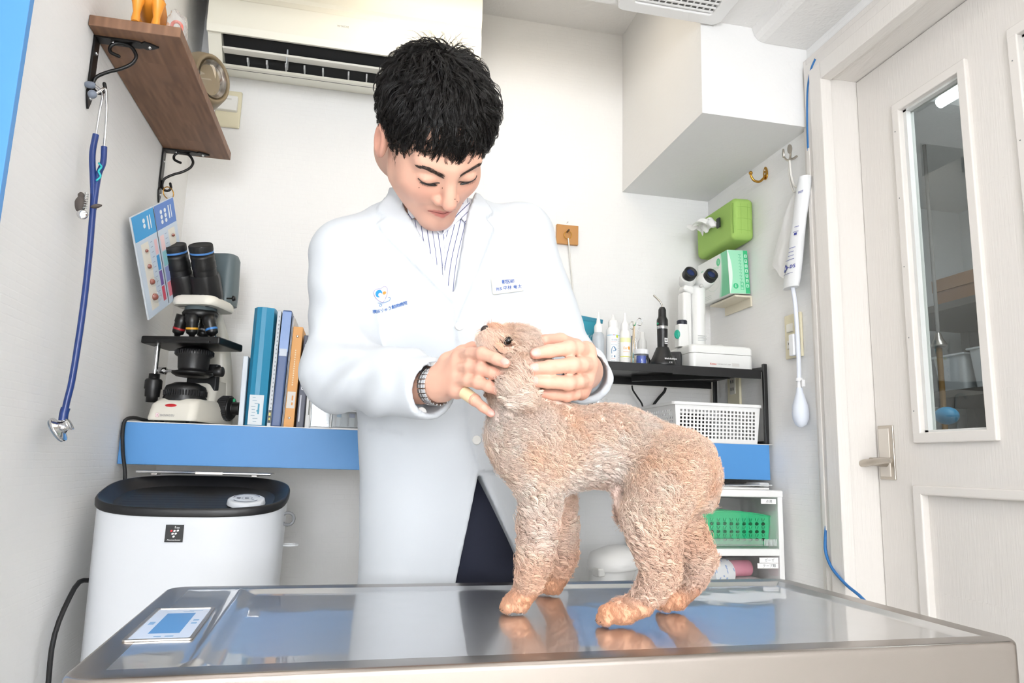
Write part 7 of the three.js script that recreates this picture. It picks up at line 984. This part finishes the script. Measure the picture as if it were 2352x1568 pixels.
// ---------------------------------------------------------------- the dog
{
  const TB = 0.8562; // deck of the table under the paws
  const J = {
    fnear: [[0.2230, 1.0450, -0.905], [0.2330, 0.9963, -0.892], [0.2262, 0.9229, -0.889], [0.2190, 0.8830, -0.892], [0.2080, 0.8690, -0.894]],
    ffar: [[0.2480, 1.0420, -0.952], [0.2830, 0.9868, -0.978], [0.2930, 0.9147, -0.993], [0.2915, 0.8830, -1.003], [0.2835, 0.8690, -1.011]],
    hnear: [[0.3900, 1.0300, -0.850], [0.3530, 0.9800, -0.828], [0.3610, 0.9150, -0.817], [0.3380, 0.8800, -0.816], [0.3130, 0.8700, -0.818]],
    hfar: [[0.4180, 1.0276, -0.902], [0.4200, 0.9800, -0.908], [0.4520, 0.9220, -0.900], [0.4340, 0.8850, -0.894], [0.4150, 0.8690, -0.893]],
  };
  const paws = [[[0.2080, 0.8700, -0.894], [0.1985, 0.8685, -0.895]], [[0.2835, 0.8700, -1.011], [0.2765, 0.8685, -1.018]], [[0.3120, 0.8710, -0.818], [0.2960, 0.8690, -0.820]], [[0.4120, 0.8700, -0.893], [0.4015, 0.8685, -0.893]]];
  function dogD(x, y, z) {
    let d = ell(x, y, z, [0.2460, 1.0600, -0.922], [0.058, 0.053, 0.050]);
    d = smin(d, cone(x, y, z, [0.252, 1.064, -0.922], [0.345, 1.060, -0.902], 0.050, 0.044), 0.03);
    d = smin(d, cone(x, y, z, [0.335, 1.062, -0.904], [0.410, 1.035, -0.877], 0.044, 0.047), 0.03);
    d = smin(d, cone(x, y, z, [0.215, 1.080, -0.922], [0.2035, 1.150, -0.905], 0.043, 0.034), 0.03);
    d = smin(d, ball(x, y, z, [0.2055, 1.174, -0.902], 0.0335), 0.02);
    d = smin(d, cone(x, y, z, [0.192, 1.180, -0.900], [0.1635, 1.1935, -0.894], 0.0250, 0.0160), 0.016);
    d = smin(d, cone(x, y, z, [0.186, 1.166, -0.900], [0.1635, 1.178, -0.895], 0.017, 0.0125), 0.012);
    const ear = (zz) => smin(ell(x, y, z, [0.1925, 1.131, zz], [0.022, 0.021, 0.0095]), ell(x, y, z, [0.2015, 1.152, zz], [0.012, 0.018, 0.008]), 0.012); d = smin(d, ear(-0.861), 0.006); d = smin(d, ear(-0.948), 0.006);
    d = smin(d, chain(x, y, z, J.fnear, [0.034, 0.022, 0.0140, 0.0115, 0.0110]), 0.022); d = smin(d, chain(x, y, z, J.ffar, [0.034, 0.019, 0.0125, 0.0115, 0.0110]), 0.022);
    d = smin(d, chain(x, y, z, J.hnear, [0.045, 0.029, 0.0150, 0.0125, 0.0115]), 0.022); d = smin(d, chain(x, y, z, J.hfar, [0.042, 0.025, 0.0140, 0.0120, 0.0110]), 0.02);
    for (const [a, b] of paws) { d = smin(d, cone(x, y, z, a, b, 0.0130, 0.0100), 0.008); }
    // toes
    for (const [a, b] of paws) { const dx = b[0] - a[0], dz = b[2] - a[2], l = Math.hypot(dx, dz), ux = dx / l, uz = dz / l; for (const k of [-1.5, -0.5, 0.5, 1.5]) { const tx = b[0] - uz * k * 0.0062 + ux * (0.0075 - Math.abs(k) * 0.0026), tz = b[2] + ux * k * 0.0062 + uz * (0.0075 - Math.abs(k) * 0.0026); d = smin(d, ball(x, y, z, [tx, TB + 0.0072, tz], 0.0058), 0.003); } }
    d = smin(d, chain(x, y, z, [[0.424, 1.045, -0.874], [0.438, 1.024, -0.871], [0.444, 1.002, -0.869]], [0.02, 0.018, 0.011]), 0.02);
    d = smin(d, chain(x, y, z, [[0.335, 1.012, -0.893], [0.3345, 0.990, -0.884], [0.337, 0.975, -0.882]], [0.01, 0.006, 0.0065]), 0.012); // belly fold
    return Math.max(d, TB + 0.0012 - y);
  }
  const dog = thing('dog', 'small curly apricot poodle standing on the table with raised head', 'dog', [0, 0, 0]);
  const skin = skinOf(dogD, [0.11, 0.85, -1.07], [0.51, 1.26, -0.77], 0.0032);
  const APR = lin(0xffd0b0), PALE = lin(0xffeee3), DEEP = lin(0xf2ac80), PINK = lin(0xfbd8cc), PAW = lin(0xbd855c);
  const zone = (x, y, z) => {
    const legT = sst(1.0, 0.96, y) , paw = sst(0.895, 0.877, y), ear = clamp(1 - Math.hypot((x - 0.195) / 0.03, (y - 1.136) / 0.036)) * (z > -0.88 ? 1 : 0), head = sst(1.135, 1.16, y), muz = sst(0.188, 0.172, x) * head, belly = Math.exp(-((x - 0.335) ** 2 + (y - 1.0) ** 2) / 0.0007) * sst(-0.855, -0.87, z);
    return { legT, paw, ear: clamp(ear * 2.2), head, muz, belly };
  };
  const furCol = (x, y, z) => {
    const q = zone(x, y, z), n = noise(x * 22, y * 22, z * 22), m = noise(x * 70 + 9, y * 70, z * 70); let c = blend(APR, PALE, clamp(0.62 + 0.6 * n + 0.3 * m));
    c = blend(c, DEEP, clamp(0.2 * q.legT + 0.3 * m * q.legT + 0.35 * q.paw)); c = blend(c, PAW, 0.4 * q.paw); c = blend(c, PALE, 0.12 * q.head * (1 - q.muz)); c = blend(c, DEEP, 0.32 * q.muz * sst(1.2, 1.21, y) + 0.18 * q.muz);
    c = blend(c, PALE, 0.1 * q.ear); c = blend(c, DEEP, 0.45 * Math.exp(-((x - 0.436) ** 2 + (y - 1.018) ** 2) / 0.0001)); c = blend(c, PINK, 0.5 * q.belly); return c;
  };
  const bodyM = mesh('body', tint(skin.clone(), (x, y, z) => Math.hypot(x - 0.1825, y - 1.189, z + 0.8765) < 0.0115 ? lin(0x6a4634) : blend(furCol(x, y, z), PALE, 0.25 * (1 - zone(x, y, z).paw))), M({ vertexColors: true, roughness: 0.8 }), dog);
  // nose, eye, claws
  const nm = S(0x352a27, 0.45);
  mesh('nose', [at(new THREE.SphereGeometry(1, 24, 16).scale(0.0066, 0.0062, 0.0074), 0.1560, 1.2035, -0.8925, 0, 0, 0.5)], nm, dog, 'dark nose');
  for (const [z, s] of [[-0.8765, 1], [-0.9285, -1]]) { const e = mesh('eye', at(new THREE.SphereGeometry(0.0062, 20, 16), 0.1825, 1.1890, z), S(0x0c0a0a, 0.06), dog); mesh('eyelid', at(new THREE.TorusGeometry(0.0062, 0.0014, 8, 24), 0.1825, 1.1890, z + s * 0.0024, 0, s * -0.25, 0), S(0x2c211d, 0.6), e); }
  mesh('mouth', tube([[0.1575, 1.187, -0.8795], [0.165, 1.180, -0.8765], [0.172, 1.173, -0.8755], [0.178, 1.171, -0.876]], 0.0008, 16, 6), S(0x3a2a25, 0.6), dog);
  for (const [a, b] of paws) { const dx = b[0] - a[0], dz = b[2] - a[2], l = Math.hypot(dx, dz), ux = dx / l, uz = dz / l; for (const k of [-1.5, -0.5, 0.5, 1.5]) { const tx = b[0] - uz * k * 0.0062 + ux * (0.0125 - Math.abs(k) * 0.0026), tz = b[2] + ux * k * 0.0062 + uz * (0.0125 - Math.abs(k) * 0.0026); const g = new THREE.ConeGeometry(0.0016, 0.0075, 10); g.rotateX(Math.PI / 2 + 0.55); g.rotateY(Math.atan2(ux, uz)); g.translate(tx, TB + 0.0065, tz); mesh('claw', g, S(0x4a3a30, 0.35), dog); } }
  // coat of curls: clumps of fine strands, one InstancedMesh for each kind of curl
  function curl(strands, turns, rad, droop, thick, wild) {
    const pos = [], idx = [], K = 12, S3 = 3;
    for (let s = 0; s < strands; s++) {
      const a0 = rnd() * 6.283, r0 = (wild ? 0.36 : 0.13) * Math.sqrt(rnd()), bx = Math.cos(a0) * r0, bz = Math.sin(a0) * r0, ph = rr(-0.16, 0.16) + (wild ? rnd() * 6.28 : 0), L = rr(0.75, 1.1), tw = turns * rr(0.8, 1.2); let prev = null; const P = [];
      for (let i = 0; i <= K; i++) { const t = i / K, h = rad * sst(0, 0.35, t) * (1 - 0.25 * t), an = ph + t * tw * 6.283; P.push(V(bx * (1 - 0.45 * t) + h * (Math.cos(an) - Math.cos(ph)), t * L - droop * t * t * 0.6, bz * (1 - 0.45 * t) + h * (Math.sin(an) - Math.sin(ph)) + droop * t * t)); }
      for (let i = 0; i <= K; i++) { const t = i / K, d = P[Math.min(K, i + 1)].clone().sub(P[Math.max(0, i - 1)]).normalize(), e = V(0, 0, 1).cross(d); if (e.lengthSq() < 1e-4) e.set(1, 0, 0); e.normalize(); const f = d.clone().cross(e), w = thick * (1 - 0.75 * t), b = pos.length / 3; for (let k = 0; k < S3; k++) { const a = k / S3 * 6.283; pos.push(P[i].x + (e.x * Math.cos(a) + f.x * Math.sin(a)) * w, P[i].y + (e.y * Math.cos(a) + f.y * Math.sin(a)) * w, P[i].z + (e.z * Math.cos(a) + f.z * Math.sin(a)) * w); } if (i) for (let k = 0; k < S3; k++) { const a = b - S3 + k, c = b - S3 + (k + 1) % S3; idx.push(a, c, c + S3, a, c + S3, a + S3); } }
    }
    const g = new THREE.BufferGeometry(); g.setAttribute('position', new THREE.Float32BufferAttribute(pos, 3)); g.setIndex(idx); g.computeVertexNormals(); return g;
  }
  const kinds = [curl(9, 1.3, 0.27, 0.35, 0.030, false), curl(9, 1.65, 0.23, 0.3, 0.029, false), curl(8, 1.05, 0.34, 0.4, 0.032, false), curl(11, 0.9, 0.28, 0.35, 0.024, true), curl(11, 1.3, 0.30, 0.45, 0.024, true), curl(14, 0.4, 0.14, 0.6, 0.024, true), curl(20, 0.75, 0.17, 0.45, 0.0135, true), curl(18, 1.1, 0.20, 0.4, 0.014, false)];
  // area-weighted roots
  const P = skin.attributes.position, N = skin.attributes.normal, I = skin.index.array, cum = []; let tot = 0; const A = V(), B = V(), C = V();
  for (let i = 0; i < I.length; i += 3) { A.fromBufferAttribute(P, I[i]); B.fromBufferAttribute(P, I[i + 1]); C.fromBufferAttribute(P, I[i + 2]); tot += B.sub(A).cross(C.sub(A)).length() / 2; cum.push(tot); }
  const roots = kinds.map(() => []), COUNT = 23000;
  for (let q = 0; q < COUNT; q++) {
    const r = rnd() * tot; let lo = 0, hi = cum.length - 1; while (lo < hi) { const m = (lo + hi) >> 1; cum[m] < r ? lo = m + 1 : hi = m; }
    let a = rnd(), b = rnd(); if (a + b > 1) { a = 1 - a; b = 1 - b; } const i0 = I[lo * 3], i1 = I[lo * 3 + 1], i2 = I[lo * 3 + 2];
    const p = V().fromBufferAttribute(P, i0).multiplyScalar(1 - a - b).addScaledVector(A.fromBufferAttribute(P, i1), a).addScaledVector(A.fromBufferAttribute(P, i2), b), n = V().fromBufferAttribute(N, i0).multiplyScalar(1 - a - b).addScaledVector(A.fromBufferAttribute(N, i1), a).addScaledVector(A.fromBufferAttribute(N, i2), b).normalize();
    const z = zone(p.x, p.y, p.z); if (p.y < TB + 0.004) continue;
    const near = Math.min(handL(p.x + n.x * 0.008, p.y + n.y * 0.008, p.z + n.z * 0.008), handR(p.x + n.x * 0.008, p.y + n.y * 0.008, p.z + n.z * 0.008)); if (near < -0.001) continue;
    if (Math.hypot(p.x - 0.1545, p.y - 1.2045, p.z + 0.8925) < 0.0095 || Math.hypot(p.x - 0.1825, p.y - 1.1890, p.z + 0.8765) < 0.0078) continue;
    if (rnd() < 0.75 * z.belly) continue;
    let len = mix(mix(0.0125, 0.0090, sst(1.07, 1.1, p.y)), mix(0.0165, 0.0125, sst(0.93, 0.89, p.y)), z.legT); len = mix(len, 0.0058, z.paw); len = mix(len, 0.0135, z.head * (1 - z.ear)); len = mix(len, 0.022, z.ear); if (near < 0.012) len *= mix(0.5, 1, sst(0.0, 0.012, near)); len *= rr(0.75, 1.2); len *= 1 - 0.55 * z.belly;
    const flow = V(0.35, -1.0, 0.1); if (z.muz > 0.4) flow.set(0.5, -1.1, 0.1); flow.x += 0.8 * noise(p.x * 40, p.y * 40, p.z * 40); flow.z += 0.8 * noise(p.x * 40 + 7, p.y * 40, p.z * 40); flow.addScaledVector(n, -flow.dot(n));
    const up = n.clone().addScaledVector(flow, mix(0.6, 1.1, Math.max(z.muz, z.ear * 0.8, z.paw))).normalize(); const fw = flow.addScaledVector(up, -flow.dot(up)).normalize(); if (fw.lengthSq() < 0.5) continue; const sd = up.clone().cross(fw);
    const kind = z.muz > 0.4 || z.paw > 0.5 ? 5 : rnd() < Math.max(0.22, 0.85 * Math.max(z.ear, z.head)) ? 6 + (rnd() * 2 | 0) : rnd() < mix(0.4, 0.08, Math.max(z.legT, z.ear)) ? 3 + (rnd() * 2 | 0) : (rnd() * 3 | 0);
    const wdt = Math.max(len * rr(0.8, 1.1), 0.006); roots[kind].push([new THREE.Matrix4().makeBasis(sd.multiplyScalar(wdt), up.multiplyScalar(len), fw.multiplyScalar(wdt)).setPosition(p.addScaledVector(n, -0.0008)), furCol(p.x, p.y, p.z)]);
  }
  kinds.forEach((g, k) => {
    const im = new THREE.InstancedMesh(g, S(0xffffff, 0.6, 0, { sheen: 0.6, sheenColor: new THREE.Color(0xffdcc4), sheenRoughness: 0.6 }), roots[k].length); im.name = 'fur'; im.userData.kind = 'stuff'; im.castShadow = im.receiveShadow = true;
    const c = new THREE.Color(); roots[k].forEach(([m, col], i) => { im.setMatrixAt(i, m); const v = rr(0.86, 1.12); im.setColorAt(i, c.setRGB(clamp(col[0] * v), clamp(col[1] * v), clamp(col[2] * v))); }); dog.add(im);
  });
}
renderer.render(scene, camera);
